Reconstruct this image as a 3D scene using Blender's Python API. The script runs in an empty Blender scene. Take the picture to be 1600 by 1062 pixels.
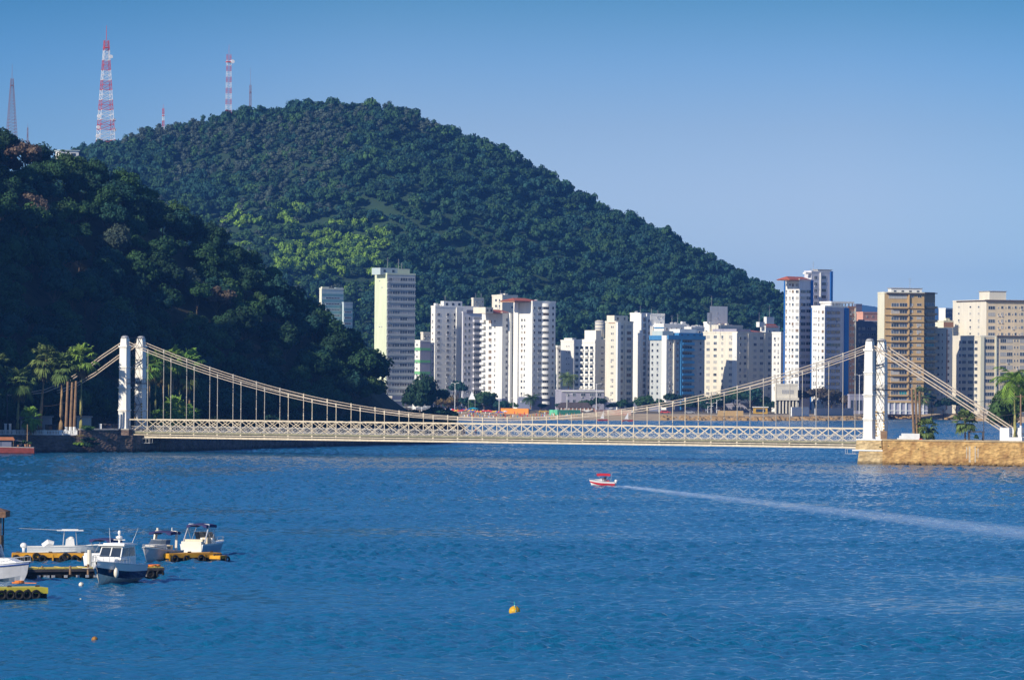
import bpy, math, random
import numpy as np
from mathutils import Vector, Matrix, noise
random.seed(7)
RNG = np.random.default_rng(7)
SC = bpy.context.scene
COL = SC.collection
R_ = math.radians

# ------------------------------------------------------------ camera
F = 7100.0            # focal length in pixels of a 1600 px wide picture
CAMZ = 17.9
ROLL = 0.0078
PITCH = 0.00789
cam_data = bpy.data.cameras.new('camera')
cam = bpy.data.objects.new('camera', cam_data); COL.objects.link(cam)
cam_data.sensor_width = 36.0
cam_data.lens = 36.0 * F / 1600.0
cam_data.clip_start = 1.0
cam_data.clip_end = 60000.0
cam.matrix_world = (Matrix.Translation((0, 0, CAMZ)) @ Matrix.Rotation(math.pi / 2 + PITCH, 4, 'X')
                    @ Matrix.Rotation(ROLL, 4, 'Z'))
SC.camera = cam

# ------------------------------------------------------------ sky and sun
SUN_B = R_(46)        # sun stands to the left and behind the camera
SUN_E = R_(27)
SUN = Vector((-math.sin(SUN_B) * math.cos(SUN_E), -math.cos(SUN_B) * math.cos(SUN_E), math.sin(SUN_E)))
world = bpy.data.worlds.new('World'); SC.world = world
world.use_nodes = True
wn, wl = world.node_tree.nodes, world.node_tree.links
wn.clear()
sky = wn.new('ShaderNodeTexSky'); sky.sky_type = 'NISHITA'; sky.sun_disc = False
sky.sun_elevation = SUN_E
sky.sun_rotation = math.atan2(SUN.x, SUN.y)
sky.altitude = 0; sky.air_density = 1.0; sky.dust_density = 0.3; sky.ozone_density = 3.0
tc = wn.new('ShaderNodeTexCoord'); sep = wn.new('ShaderNodeSeparateXYZ')
ramp = wn.new('ShaderNodeValToRGB')
e = ramp.color_ramp.elements
e[0].position = 0.0;  e[0].color = (0.76, 0.99, 1.48, 1)
e[1].position = 0.30; e[1].color = (0.50, 0.68, 0.98, 1)
for pos_, c_ in ((0.0122, (0.72, 0.92, 1.38, 1)), (0.0263, (0.66, 0.78, 1.13, 1)), (0.0404, (0.59, 0.67, 0.98, 1)), (0.0545, (0.47, 0.56, 0.83, 1)),
                 (0.0686, (0.33, 0.48, 0.76, 1)), (0.083, (0.19, 0.375, 0.585, 1)), (0.12, (0.15, 0.34, 0.60, 1))):
    k_ = e.new(pos_); k_.color = c_
mul = wn.new('ShaderNodeMixRGB'); mul.blend_type = 'MULTIPLY'; mul.inputs[0].default_value = 1.0
bg = wn.new('ShaderNodeBackground'); bg.inputs['Strength'].default_value = 0.12
wo = wn.new('ShaderNodeOutputWorld')
wl.new(tc.outputs['Generated'], sep.inputs[0]); wl.new(sep.outputs['Z'], ramp.inputs[0])
wl.new(sky.outputs[0], mul.inputs[1]); wl.new(ramp.outputs[0], mul.inputs[2])
rx = wn.new('ShaderNodeValToRGB'); ex = rx.color_ramp.elements      # vignette-like darkening put into the sky tint, left and right
mr = wn.new('ShaderNodeMapRange'); mr.inputs[1].default_value = -0.30; mr.inputs[2].default_value = 0.30
wl.new(sep.outputs['X'], mr.inputs[0]); wl.new(mr.outputs[0], rx.inputs[0])
ex[0].position = 0.0; ex[0].color = (1, 1, 1, 1); ex[1].position = 1.0; ex[1].color = (1, 1, 1, 1)
for pos_, c_ in ((0.30, (0.62, 0.84, 0.94, 1)), (0.36, (0.74, 0.89, 0.96, 1)), (0.45, (1, 1, 1, 1)), (0.62, (1, 1, 1, 1)), (0.69, (0.86, 0.95, 0.98, 1))):
    k_ = ex.new(pos_); k_.color = c_
mul2 = wn.new('ShaderNodeMixRGB'); mul2.blend_type = 'MULTIPLY'; mul2.inputs[0].default_value = 1.0
wl.new(mul.outputs[0], mul2.inputs[1]); wl.new(rx.outputs[0], mul2.inputs[2]); wl.new(mul2.outputs[0], bg.inputs['Color']); wl.new(bg.outputs[0], wo.inputs[0])

sun_d = bpy.data.lights.new('sun', 'SUN'); sun_d.energy = 5.0; sun_d.angle = R_(0.5); sun_d.color = (1.0, 0.90, 0.74)
sun_o = bpy.data.objects.new('sun', sun_d); COL.objects.link(sun_o)
sun_o.rotation_euler = SUN.to_track_quat('Z', 'Y').to_euler()
sun_o.location = (-300, -100, 300)

SC.view_settings.view_transform = 'Standard'
SC.view_settings.look = 'None'
SC.view_settings.exposure = 0.2
SC.view_settings.gamma = 1.0
SC.cycles.max_bounces = 6
SC.cycles.volume_bounces = 0
SC.cycles.use_denoising = True
def add_haze():
    m = bpy.data.materials.new('thin blue air'); m.use_nodes = True; n = m.node_tree.nodes; n.remove(n['Principled BSDF'])
    v = n.new('ShaderNodeVolumePrincipled'); v.inputs['Density'].default_value = 0.00006; v.inputs['Color'].default_value = (0.12, 0.38, 1.0, 1)
    m.node_tree.links.new(v.outputs[0], n['Material Output'].inputs['Volume'])
    o = MB().box(-3600, 3600, -100, 13600, -4, 330).build('haze', m); o['kind'] = 'stuff'; o['label'] = 'thin blue haze over the bay'

# ------------------------------------------------------------ pixel <-> world helpers (1600 x 1062 pixels of the photo)
cR, sR_, cP, sP = math.cos(ROLL), math.sin(ROLL), math.cos(PITCH), math.sin(PITCH)
def ray(px, py):
    u, v = px - 800.0, 531.0 - py
    a, b = u * cR - v * sR_, u * sR_ + v * cR
    return a, F * cP - b * sP, b * cP + F * sP
def at(px, py, Y):
    a, b, c = ray(px, py); k = Y / b
    return Vector((a * k, Y, CAMZ + c * k))
def gnd(px, py, z=0.0):
    a, b, c = ray(px, py); k = (z - CAMZ) / c
    return Vector((a * k, b * k, z))
def proj(p):
    x, y, z = p[0], p[1], p[2] - CAMZ
    fy = y * cP + z * sP; b = (-y * sP + z * cP) * F / fy; a = x * F / fy
    u, v = a * cR + b * sR_, -a * sR_ + b * cR
    return 800 + u, 531 - v

# ------------------------------------------------------------ materials
MATS = {}
def mat(name, col, rough=0.7, var=0.12, scale=0.6, metal=0.0, bump=0.0, spec=0.3, col2=None, streak=False,
        island=False, objrand=0.0, trans=0.0, coat=0.0):
    if name in MATS: return MATS[name]
    m = bpy.data.materials.new(name); m.use_nodes = True
    n, l = m.node_tree.nodes, m.node_tree.links
    b = n['Principled BSDF']
    b.inputs['Roughness'].default_value = rough; b.inputs['Metallic'].default_value = metal
    b.inputs['Specular IOR Level'].default_value = spec
    if coat: b.inputs['Coat Weight'].default_value = coat
    c2 = col2 if col2 else tuple(max(0, c * (1 - 2.2 * var)) for c in col)
    geo = n.new('ShaderNodeNewGeometry')
    tcn = n.new('ShaderNodeTexCoord')
    mp = n.new('ShaderNodeMapping'); mp.inputs['Scale'].default_value = (1, 1, 0.18) if streak else (1, 1, 1)
    l.new(tcn.outputs['Object'] if streak else geo.outputs['Position'], mp.inputs[0])
    nz = n.new('ShaderNodeTexNoise'); nz.inputs['Scale'].default_value = scale
    nz.inputs['Detail'].default_value = 6; nz.inputs['Roughness'].default_value = 0.65
    l.new(mp.outputs[0], nz.inputs['Vector'])
    rp = n.new('ShaderNodeValToRGB')
    rp.color_ramp.elements[0].position = 0.32; rp.color_ramp.elements[0].color = (*c2, 1)
    rp.color_ramp.elements[1].position = 0.66; rp.color_ramp.elements[1].color = (*col, 1)
    l.new(nz.outputs['Fac'], rp.inputs[0])
    out = rp.outputs[0]
    if island or objrand:
        mx = n.new('ShaderNodeHueSaturation')
        mth = n.new('ShaderNodeMapRange')
        if island:
            l.new(geo.outputs['Random Per Island'], mth.inputs[0]); amp = 0.38
        else:
            oi = n.new('ShaderNodeObjectInfo'); l.new(oi.outputs['Random'], mth.inputs[0]); amp = objrand
        mth.inputs[3].default_value = 1 - amp; mth.inputs[4].default_value = 1 + amp
        l.new(mth.outputs[0], mx.inputs['Value']); l.new(out, mx.inputs['Color']); out = mx.outputs[0]
        if island:
            oi = n.new('ShaderNodeObjectInfo'); m2 = n.new('ShaderNodeMapRange')
            l.new(oi.outputs['Random'], m2.inputs[0]); m2.inputs[3].default_value = 0.485; m2.inputs[4].default_value = 0.515
            l.new(m2.outputs[0], mx.inputs['Hue'])
    l.new(out, b.inputs['Base Color'])
    if trans:
        tr = n.new('ShaderNodeBsdfTranslucent'); ms = n.new('ShaderNodeMixShader'); ms.inputs[0].default_value = trans
        l.new(out, tr.inputs[0]); l.new(b.outputs[0], ms.inputs[1]); l.new(tr.outputs[0], ms.inputs[2])
        l.new(ms.outputs[0], n['Material Output'].inputs[0])
    if bump:
        bp = n.new('ShaderNodeBump'); bp.inputs['Strength'].default_value = 1; bp.inputs['Distance'].default_value = bump
        l.new(nz.outputs['Fac'], bp.inputs['Height']); l.new(bp.outputs[0], b.inputs['Normal'])
    MATS[name] = m
    return m

def W(name, c, var=0.07): return mat(name, c, 0.85, var, 0.35, streak=True, spec=0.15)
M_WHITE = W('white stucco', (0.80, 0.79, 0.74))
M_CREAM = W('cream stucco', (0.74, 0.69, 0.57))
M_BEIGE = W('beige stucco', (0.71, 0.59, 0.41))
M_LIME = W('pale green stucco', (0.66, 0.71, 0.50))
M_PALEY = W('pale yellow stucco', (0.74, 0.72, 0.56))
M_MINT = W('mint stucco', (0.46, 0.55, 0.55))
M_GREY = W('grey stucco', (0.42, 0.42, 0.43))
M_LILAC = W('lilac grey stucco', (0.36, 0.35, 0.42))
M_OCHRE = W('ochre stucco', (0.55, 0.38, 0.18))
M_BROWN = W('brown tile cladding', (0.40, 0.22, 0.14))
M_PINK = W('salmon stucco', (0.66, 0.34, 0.24))
M_BLUE = W('blue tile cladding', (0.02, 0.13, 0.42))
M_BLUE2 = W('bright blue tile', (0.06, 0.22, 0.44))
M_DKBLUE = W('slate blue stucco', (0.16, 0.18, 0.26))
M_GSTRIPE = W('green stripe paint', (0.18, 0.48, 0.22))
M_TEAL = W('teal stripe paint', (0.18, 0.33, 0.36))
M_ROOFT = mat('red roof tile', (0.50, 0.13, 0.07), 0.8, 0.2, 1.2)
M_DKROOF = mat('dark roof shingle', (0.10, 0.08, 0.08), 0.8, 0.2, 1.0)
M_CONC = mat('weathered concrete', (0.40, 0.38, 0.35), 0.9, 0.15, 0.5)
M_FRAME = mat('aluminium window frame', (0.55, 0.55, 0.55), 0.5, 0.05, 2)
G_DARK = mat('dark window glass', (0.035, 0.05, 0.075), 0.12, 0.2, 0.3, spec=0.6)
G_MID = mat('grey window glass', (0.12, 0.15, 0.19), 0.15, 0.2, 0.3, spec=0.6)
G_BLIND = mat('drawn window blind', (0.46, 0.45, 0.42), 0.7, 0.1, 0.8)
G_WARM = mat('brown window shutter', (0.22, 0.14, 0.08), 0.6, 0.15, 0.8)
G_TEAL = mat('teal window glass', (0.03, 0.28, 0.30), 0.2, 0.2, 0.3, spec=0.6)
M_WPAINT = mat('white painted metal', (0.86, 0.85, 0.81), 0.45, 0.10, 0.9, spec=0.4, col2=(0.70, 0.66, 0.58), streak=True)
M_BPAINT = mat('cream painted steel', (0.70, 0.60, 0.44), 0.55, 0.14, 1.2, spec=0.35)
M_CABLE = mat('pale steel cable', (0.58, 0.49, 0.39), 0.6, 0.12, 1.5)
M_YSTEEL = mat('yellow painted steel', (0.60, 0.36, 0.05), 0.55, 0.18, 1.0)
M_DSTEEL = mat('dark steel', (0.09, 0.08, 0.08), 0.6, 0.2, 1.0)
M_GSTEEL = mat('galvanised steel', (0.42, 0.42, 0.42), 0.5, 0.1, 2.0, metal=0.3)
M_ASPH = mat('asphalt', (0.06, 0.06, 0.06), 0.9, 0.15, 0.4)
M_SAND = mat('beach sand', (0.50, 0.38, 0.24), 0.95, 0.15, 0.15)
M_EARTH = mat('dark earth', (0.06, 0.055, 0.03), 0.95, 0.2, 0.3)
M_GRASS = mat('grass ground', (0.07, 0.09, 0.03), 0.95, 0.25, 0.2)
M_ROCKB = mat('rubble stone', (0.42, 0.27, 0.12), 0.9, 0.2, 0.5, bump=0.3)

def stone_wall(name, c1, c2, c3):
    m = bpy.data.materials.new(name); m.use_nodes = True
    n, l = m.node_tree.nodes, m.node_tree.links; b = n['Principled BSDF']
    b.inputs['Roughness'].default_value = 0.9; b.inputs['Specular IOR Level'].default_value = 0.15
    g = n.new('ShaderNodeNewGeometry')
    vor = n.new('ShaderNodeTexVoronoi'); vor.inputs['Scale'].default_value = 1.7
    mp = n.new('ShaderNodeMapping'); mp.inputs['Scale'].default_value = (0.7, 0.7, 1.3)
    nz = n.new('ShaderNodeTexNoise'); nz.inputs['Scale'].default_value = 0.55; nz.inputs['Detail'].default_value = 8
    st = n.new('ShaderNodeMapping'); st.inputs['Scale'].default_value = (1, 1, 0.16)
    nz2 = n.new('ShaderNodeTexNoise'); nz2.inputs['Scale'].default_value = 0.9; nz2.inputs['Detail'].default_value = 5
    l.new(g.outputs['Position'], mp.inputs[0]); l.new(mp.outputs[0], vor.inputs['Vector']); l.new(g.outputs['Position'], nz.inputs['Vector'])
    l.new(g.outputs['Position'], st.inputs[0]); l.new(st.outputs[0], nz2.inputs['Vector'])
    r1 = n.new('ShaderNodeValToRGB'); r1.color_ramp.elements[0].color = (*c2, 1); r1.color_ramp.elements[1].color = (*c1, 1)
    r1.color_ramp.elements[0].position = 0.35; r1.color_ramp.elements[1].position = 0.62
    l.new(nz.outputs['Fac'], r1.inputs[0])
    hs = n.new('ShaderNodeMixRGB'); hs.blend_type = 'MULTIPLY'; hs.inputs[0].default_value = 0.6
    l.new(r1.outputs[0], hs.inputs[1])
    bw = n.new('ShaderNodeRGBToBW'); l.new(vor.outputs['Color'], bw.inputs[0])
    r3 = n.new('ShaderNodeMapRange'); r3.inputs[3].default_value = 0.45; r3.inputs[4].default_value = 1.25
    l.new(bw.outputs[0], r3.inputs[0]); l.new(r3.outputs[0], hs.inputs[2])
    r2 = n.new('ShaderNodeValToRGB'); r2.color_ramp.elements[0].position = 0.52; r2.color_ramp.elements[1].position = 0.72
    l.new(nz2.outputs['Fac'], r2.inputs[0])
    mx = n.new('ShaderNodeMixRGB'); mx.inputs[2].default_value = (*c3, 1)
    mf = n.new('ShaderNodeMath'); mf.operation = 'MULTIPLY'; mf.inputs[1].default_value = 0.6
    l.new(r2.outputs[0], mf.inputs[0]); l.new(mf.outputs[0], mx.inputs[0]); l.new(hs.outputs[0], mx.inputs[1])
    sz = n.new('ShaderNodeSeparateXYZ'); l.new(g.outputs['Position'], sz.inputs[0])      # dark tide mark
    ad = n.new('ShaderNodeMath'); ad.operation = 'ADD'; l.new(sz.outputs['Z'], ad.inputs[0]); l.new(nz.outputs['Fac'], ad.inputs[1])
    td = n.new('ShaderNodeMapRange'); td.inputs[1].default_value = 0.75; td.inputs[2].default_value = 1.45; td.inputs[3].default_value = 0.38; td.inputs[4].default_value = 1.0
    l.new(ad.outputs[0], td.inputs[0]); tm_ = n.new('ShaderNodeMixRGB'); tm_.blend_type = 'MULTIPLY'; tm_.inputs[0].default_value = 1
    l.new(mx.outputs[0], tm_.inputs[1]); l.new(td.outputs[0], tm_.inputs[2]); l.new(tm_.outputs[0], b.inputs['Base Color'])
    bp = n.new('ShaderNodeBump'); bp.inputs['Distance'].default_value = 0.25; bp.inputs['Strength'].default_value = 1
    l.new(vor.outputs['Distance'], bp.inputs['Height']); l.new(bp.outputs[0], b.inputs['Normal'])
    return m
M_STONE = stone_wall('golden masonry', (0.56, 0.36, 0.14), (0.34, 0.19, 0.07), (0.20, 0.12, 0.05))
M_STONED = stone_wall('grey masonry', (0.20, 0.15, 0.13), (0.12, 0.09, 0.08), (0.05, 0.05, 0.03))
M_PIER = stone_wall('pier masonry', (0.58, 0.44, 0.24), (0.42, 0.30, 0.15), (0.24, 0.17, 0.09))

def leafmat(name, c, c2, tr=0.12): return mat(name, c, 0.75, 0.2, 0.09, island=True, col2=c2, spec=0.2, trans=tr)
L_GREEN = leafmat('rainforest leaves', (0.034, 0.088, 0.032), (0.018, 0.056, 0.028))
L_DARK = leafmat('dark leaves', (0.020, 0.056, 0.028), (0.011, 0.036, 0.022))
L_TEAL = leafmat('blue green leaves', (0.024, 0.080, 0.055), (0.014, 0.054, 0.042))
L_DRY = leafmat('dry grey leaves', (0.076, 0.102, 0.072), (0.036, 0.061, 0.048))
L_PINK = leafmat('bare reddish twigs', (0.17, 0.125, 0.09), (0.11, 0.085, 0.06))
L_LIME = leafmat('yellow green leaves', (0.22, 0.34, 0.04), (0.10, 0.19, 0.03))
L_MID = leafmat('mid green leaves', (0.055, 0.115, 0.034), (0.032, 0.078, 0.028))
L_PALM = leafmat('palm fronds', (0.17, 0.22, 0.06), (0.09, 0.14, 0.04))
L_PALMB = leafmat('bright palm fronds', (0.20, 0.33, 0.05), (0.11, 0.21, 0.04))
L_PALMD = leafmat('dead palm fronds', (0.22, 0.17, 0.07), (0.13, 0.10, 0.05))
M_TRUNK = mat('tree bark', (0.12, 0.09, 0.06), 0.9, 0.2, 1.5)
M_PTRUNK = mat('palm trunk bark', (0.36, 0.24, 0.12), 0.9, 0.25, 1.6, col2=(0.20, 0.14, 0.08))
M_PGREEN = mat('mossy palm trunk', (0.34, 0.32, 0.12), 0.9, 0.25, 1.6, col2=(0.20, 0.20, 0.08))
M_SHAFT = mat('green palm crownshaft', (0.22, 0.36, 0.05), 0.6, 0.15, 1.0)
M_POLE = mat('wooden pole', (0.30, 0.19, 0.11), 0.9, 0.2, 1.0)
M_WHITEP = mat('white paint', (0.80, 0.80, 0.78), 0.6, 0.06, 1.0)
M_REDP = mat('red paint', (0.55, 0.06, 0.05), 0.5, 0.1, 1.0)

# ------------------------------------------------------------ mesh builder
class MB:
    def __init__(s): s.v = []; s.f = []; s.m = []
    def add(s, vs, fs, m=0):
        o = len(s.v); s.v.extend(tuple(p) for p in vs)
        for f in fs: s.f.append(tuple(i + o for i in f)); s.m.append(m)
        return s
    def box(s, x0, x1, y0, y1, z0, z1, m=0):
        return s.add([(x0, y0, z0), (x1, y0, z0), (x1, y1, z0), (x0, y1, z0), (x0, y0, z1), (x1, y0, z1), (x1, y1, z1), (x0, y1, z1)],
              [(0, 3, 2, 1), (4, 5, 6, 7), (0, 1, 5, 4), (1, 2, 6, 5), (2, 3, 7, 6), (3, 0, 4, 7)], m)
    def frus(s, x, y, z0, z1, a0, b0, a1, b1, m=0):
        return s.add([(x - a0, y - b0, z0), (x + a0, y - b0, z0), (x + a0, y + b0, z0), (x - a0, y + b0, z0),
                      (x - a1, y - b1, z1), (x + a1, y - b1, z1), (x + a1, y + b1, z1), (x - a1, y + b1, z1)],
              [(0, 3, 2, 1), (4, 5, 6, 7), (0, 1, 5, 4), (1, 2, 6, 5), (2, 3, 7, 6), (3, 0, 4, 7)], m)
    def tube(s, p0, p1, r0, r1=None, n=8, m=0):
        r1 = r0 if r1 is None else r1
        p0, p1 = Vector(p0), Vector(p1); d = p1 - p0
        if d.length < 1e-6: return s
        q = d.to_track_quat('Z', 'Y'); vs = []
        for p, r in ((p0, r0), (p1, r1)):
            for k in range(n):
                a = 2 * math.pi * k / n; vs.append(p + q @ Vector((r * math.cos(a), r * math.sin(a), 0)))
        fs = [(k, (k + 1) % n, n + (k + 1) % n, n + k) for k in range(n)] + [tuple(range(n))[::-1], tuple(range(n, 2 * n))]
        return s.add(vs, fs, m)
    def bar(s, p0, p1, w, h, m=0):      # rectangular bar, w across, h up
        p0, p1 = Vector(p0), Vector(p1); d = (p1 - p0).normalized()
        up = Vector((0, 0, 1)) if abs(d.z) < 0.98 else Vector((0, 1, 0))
        sd = d.cross(up).normalized(); up = sd.cross(d)
        vs = []
        for p in (p0, p1):
            for a, b in ((-1, -1), (1, -1), (1, 1), (-1, 1)): vs.append(p + sd * a * w / 2 + up * b * h / 2)
        return s.add(vs, [(0, 3, 2, 1), (4, 5, 6, 7), (0, 1, 5, 4), (1, 2, 6, 5), (2, 3, 7, 6), (3, 0, 4, 7)], m)
    def path(s, pts, r, n=6, m=0):
        pts = [Vector(p) for p in pts]; rs = r if isinstance(r, (list, tuple)) else [r] * len(pts); vs = []
        for i, p in enumerate(pts):
            d = (pts[min(i + 1, len(pts) - 1)] - pts[max(i - 1, 0)]).normalized(); q = d.to_track_quat('Z', 'Y')
            for k in range(n):
                a = 2 * math.pi * k / n; vs.append(p + q @ Vector((rs[i] * math.cos(a), rs[i] * math.sin(a), 0)))
        fs = []
        for i in range(len(pts) - 1):
            for k in range(n): fs.append((i * n + k, i * n + (k + 1) % n, (i + 1) * n + (k + 1) % n, (i + 1) * n + k))
        fs += [tuple(range(n))[::-1], tuple(range((len(pts) - 1) * n, len(pts) * n))]
        return s.add(vs, fs, m)
    def prism(s, poly, z0, z1, m=0):
        n = len(poly)
        vs = [(p[0], p[1], z0) for p in poly] + [(p[0], p[1], z1) for p in poly]
        return s.add(vs, [(i, (i + 1) % n, n + (i + 1) % n, n + i) for i in range(n)] + [tuple(range(n))[::-1], tuple(range(n, 2 * n))], m)
    def lathe(s, prof, x=0, y=0, n=14, m=0):
        vs = []; k = len(prof)
        for r, z in prof:
            for i in range(n):
                a = 2 * math.pi * i / n; vs.append((x + r * math.cos(a), y + r * math.sin(a), z))
        fs = [(j * n + i, j * n + (i + 1) % n, (j + 1) * n + (i + 1) % n, (j + 1) * n + i) for j in range(k - 1) for i in range(n)]
        fs += [tuple(range(n))[::-1], tuple(range((k - 1) * n, k * n))]
        return s.add(vs, fs, m)
    def torus(s, c, axis, R, r, n=14, k=7, m=0):
        c = Vector(c); q = Vector(axis).to_track_quat('Z', 'Y'); vs = []
        for i in range(n):
            a = 2 * math.pi * i / n
            for j in range(k):
                b = 2 * math.pi * j / k
                vs.append(c + q @ Vector(((R + r * math.cos(b)) * math.cos(a), (R + r * math.cos(b)) * math.sin(a), r * math.sin(b))))
        return s.add(vs, [(i * k + j, ((i + 1) % n) * k + j, ((i + 1) % n) * k + (j + 1) % k, i * k + (j + 1) % k) for i in range(n) for j in range(k)], m)
    def ell(s, c, rx, ry, rz, n=12, k=7, m=0):
        c = Vector(c); vs = []
        for j in range(k + 1):
            t = math.pi * j / k
            for i in range(n):
                a = 2 * math.pi * i / n
                vs.append(c + Vector((rx * math.sin(t) * math.cos(a), ry * math.sin(t) * math.sin(a), -rz * math.cos(t))))
        return s.add(vs, [(j * n + i, j * n + (i + 1) % n, (j + 1) * n + (i + 1) % n, (j + 1) * n + i) for j in range(k) for i in range(n)], m)
    def build(s, name, mats, parent=None, smooth=False):
        me = bpy.data.meshes.new(name); me.from_pydata(s.v, [], s.f)
        if not isinstance(mats, (list, tuple)): mats = [mats]
        for m in mats: me.materials.append(m)
        if len(mats) > 1: me.polygons.foreach_set('material_index', s.m)
        if smooth: me.polygons.foreach_set('use_smooth', [True] * len(me.polygons))
        me.update()
        return link(name, me, parent)
def link(name, me, parent=None):
    o = bpy.data.objects.new(name, me); COL.objects.link(o)
    if parent is not None: o.parent = parent
    return o
def np_mesh(name, V, Q, mats, mi=None, parent=None, smooth=False, mesh_only=False):
    me = bpy.data.meshes.new(name); nf, k = Q.shape
    me.vertices.add(len(V)); me.vertices.foreach_set('co', V.astype(np.float32).ravel())
    me.loops.add(nf * k); me.loops.foreach_set('vertex_index', Q.astype(np.int32).ravel())
    me.polygons.add(nf); me.polygons.foreach_set('loop_start', np.arange(0, nf * k, k, dtype=np.int32))
    me.polygons.foreach_set('loop_total', np.full(nf, k, dtype=np.int32))
    for m in mats: me.materials.append(m)
    if mi is not None: me.polygons.foreach_set('material_index', mi.astype(np.int32))
    if smooth: me.polygons.foreach_set('use_smooth', np.ones(nf, dtype=bool))
    me.update(calc_edges=True)
    return me if mesh_only else link(name, me, parent)
def tag(o, label=None, cat=None, group=None, kind=None):
    if label: o['label'] = label
    if cat: o['category'] = cat
    if group: o['group'] = group
    if kind: o['kind'] = kind
    return o
def thing(name, label, cat, loc=(0, 0, 0), rz=0.0, group=None):
    o = bpy.data.objects.new(name, None); COL.objects.link(o); o.empty_display_size = 0.5
    o.location = loc; o.rotation_euler = (0, 0, rz)
    return tag(o, label, cat, group)
def dup(root, loc, rz=0.0, label=None, group=None, scale=1.0):
    r = root.copy(); COL.objects.link(r); r.location = loc; r.rotation_euler = (0, 0, rz)
    r.scale = (scale,) * 3 if not isinstance(scale, tuple) else scale
    if label: r['label'] = label
    if group: r['group'] = group
    for ch in list(root.children):
        c = ch.copy(); COL.objects.link(c); c.parent = r
        for g in list(ch.children):
            d = g.copy(); COL.objects.link(d); d.parent = c
    return r

# ------------------------------------------------------------ water
def water_material():
    m = bpy.data.materials.new('bay water'); m.use_nodes = True
    n, l = m.node_tree.nodes, m.node_tree.links; b = n['Principled BSDF']
    b.inputs['IOR'].default_value = 1.33
    g = n.new('ShaderNodeNewGeometry')
    def noise_(scale, detail, mscale=(1, 1, 1), rough=0.55, rot=0.0):
        mp = n.new('ShaderNodeMapping'); mp.inputs['Scale'].default_value = mscale; mp.inputs['Rotation'].default_value = (0, 0, rot)
        l.new(g.outputs['Position'], mp.inputs[0])
        z = n.new('ShaderNodeTexNoise'); z.inputs['Scale'].default_value = scale; z.inputs['Detail'].default_value = detail
        z.inputs['Roughness'].default_value = rough; l.new(mp.outputs[0], z.inputs['Vector']); return z
    def math_(op, a, bb=None, c=None):
        k = n.new('ShaderNodeMath'); k.operation = op
        for i, x in enumerate((a, bb, c)):
            if x is None: continue
            if isinstance(x, (int, float)): k.inputs[i].default_value = x
            else: l.new(x, k.inputs[i])
        return k.outputs[0]
    w1 = noise_(1.1, 6, (0.8, 1.0, 1), 0.68, 0.5); w2 = noise_(0.22, 4, (0.8, 1.0, 1), 0.6, -0.35)
    patch = noise_(0.018, 4, (0.45, 1.0, 1), 0.6)          # wind patches, tens of metres
    h = math_('ADD', math_('MULTIPLY', w1.outputs['Fac'], 0.8), math_('MULTIPLY', w2.outputs['Fac'], 0.8))
    sepn = n.new('ShaderNodeSeparateXYZ'); l.new(g.outputs['Position'], sepn.inputs[0])
    # wake of the motor boat: a band along a line on the water
    a, bq = WAKE; d = (bq - a).normalized(); nx, ny = -d.y, d.x
    dist = math_('ABSOLUTE', math_('ADD', math_('ADD', math_('MULTIPLY', sepn.outputs['X'], nx), math_('MULTIPLY', sepn.outputs['Y'], ny)), -(a.x * nx + a.y * ny)))
    along = math_('ADD', math_('ADD', math_('MULTIPLY', sepn.outputs['X'], d.x), math_('MULTIPLY', sepn.outputs['Y'], d.y)), -(a.x * d.x + a.y * d.y))
    wid = math_('ADD', 2.0, math_('MULTIPLY', math_('MAXIMUM', along, 0), 0.026))
    wmask = math_('MULTIPLY', math_('SUBTRACT', 1, math_('MINIMUM', math_('DIVIDE', dist, wid), 1)), math_('GREATER_THAN', along, 0))
    fine = noise_(0.35, 6, (1, 0.5, 1), 0.75)
    wk = math_('MULTIPLY', math_('POWER', wmask, 0.6), math_('MULTIPLY', fine.outputs['Fac'], 1.6))
    pr = n.new('ShaderNodeMapRange'); pr.inputs[1].default_value = 0.35; pr.inputs[2].default_value = 0.68
    pr.inputs[3].default_value = 1.0; pr.inputs[4].default_value = 0.35
    l.new(patch.outputs['Fac'], pr.inputs[0])
    amp = math_('MULTIPLY', pr.outputs[0], math_('SUBTRACT', 1, math_('MULTIPLY', wk, 0.5)))
    bp = n.new('ShaderNodeBump'); bp.inputs['Strength'].default_value = 1.0
    bp.inputs['Distance'].default_value = 0.5
    l.new(math_('MULTIPLY', h, amp), bp.inputs['Height']); l.new(bp.outputs[0], b.inputs['Normal'])
    rp = n.new('ShaderNodeMapRange'); rp.inputs[3].default_value = 0.22; rp.inputs[4].default_value = 0.10
    l.new(pr.outputs[0], rp.inputs[0]); rp.inputs[1].default_value = 0.35; rp.inputs[2].default_value = 1
    fr_ = n.new('ShaderNodeMapRange'); fr_.inputs[1].default_value = 700; fr_.inputs[2].default_value = 1900; fr_.inputs[3].default_value = 0.05; fr_.inputs[4].default_value = 0.25; l.new(sepn.outputs['Y'], fr_.inputs[0]); l.new(fr_.outputs[0], b.inputs['Roughness']); b.inputs['Specular IOR Level'].default_value = 0.5
    mx = n.new('ShaderNodeMixRGB'); mx.inputs[1].default_value = (0.004, 0.110, 0.228, 1); mx.inputs[2].default_value = (0.62, 0.70, 0.76, 1)
    nb = n.new('ShaderNodeMapRange'); nb.inputs[1].default_value = 0; nb.inputs[2].default_value = 90; nb.inputs[3].default_value = 2.4; nb.inputs[4].default_value = 1.0
    l.new(along, nb.inputs[0])
    l.new(math_('MINIMUM', math_('MULTIPLY', math_('MULTIPLY', wk, nb.outputs[0]), 0.52), 1.0), mx.inputs[0])
    l.new(mx.outputs[0], b.inputs['Base Color'])
    return m
WAKE = (Vector((gnd(958, 758).x, gnd(958, 758).y)), Vector((gnd(1600, 832).x, gnd(1600, 832).y)))
M_WATER = water_material()
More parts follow.
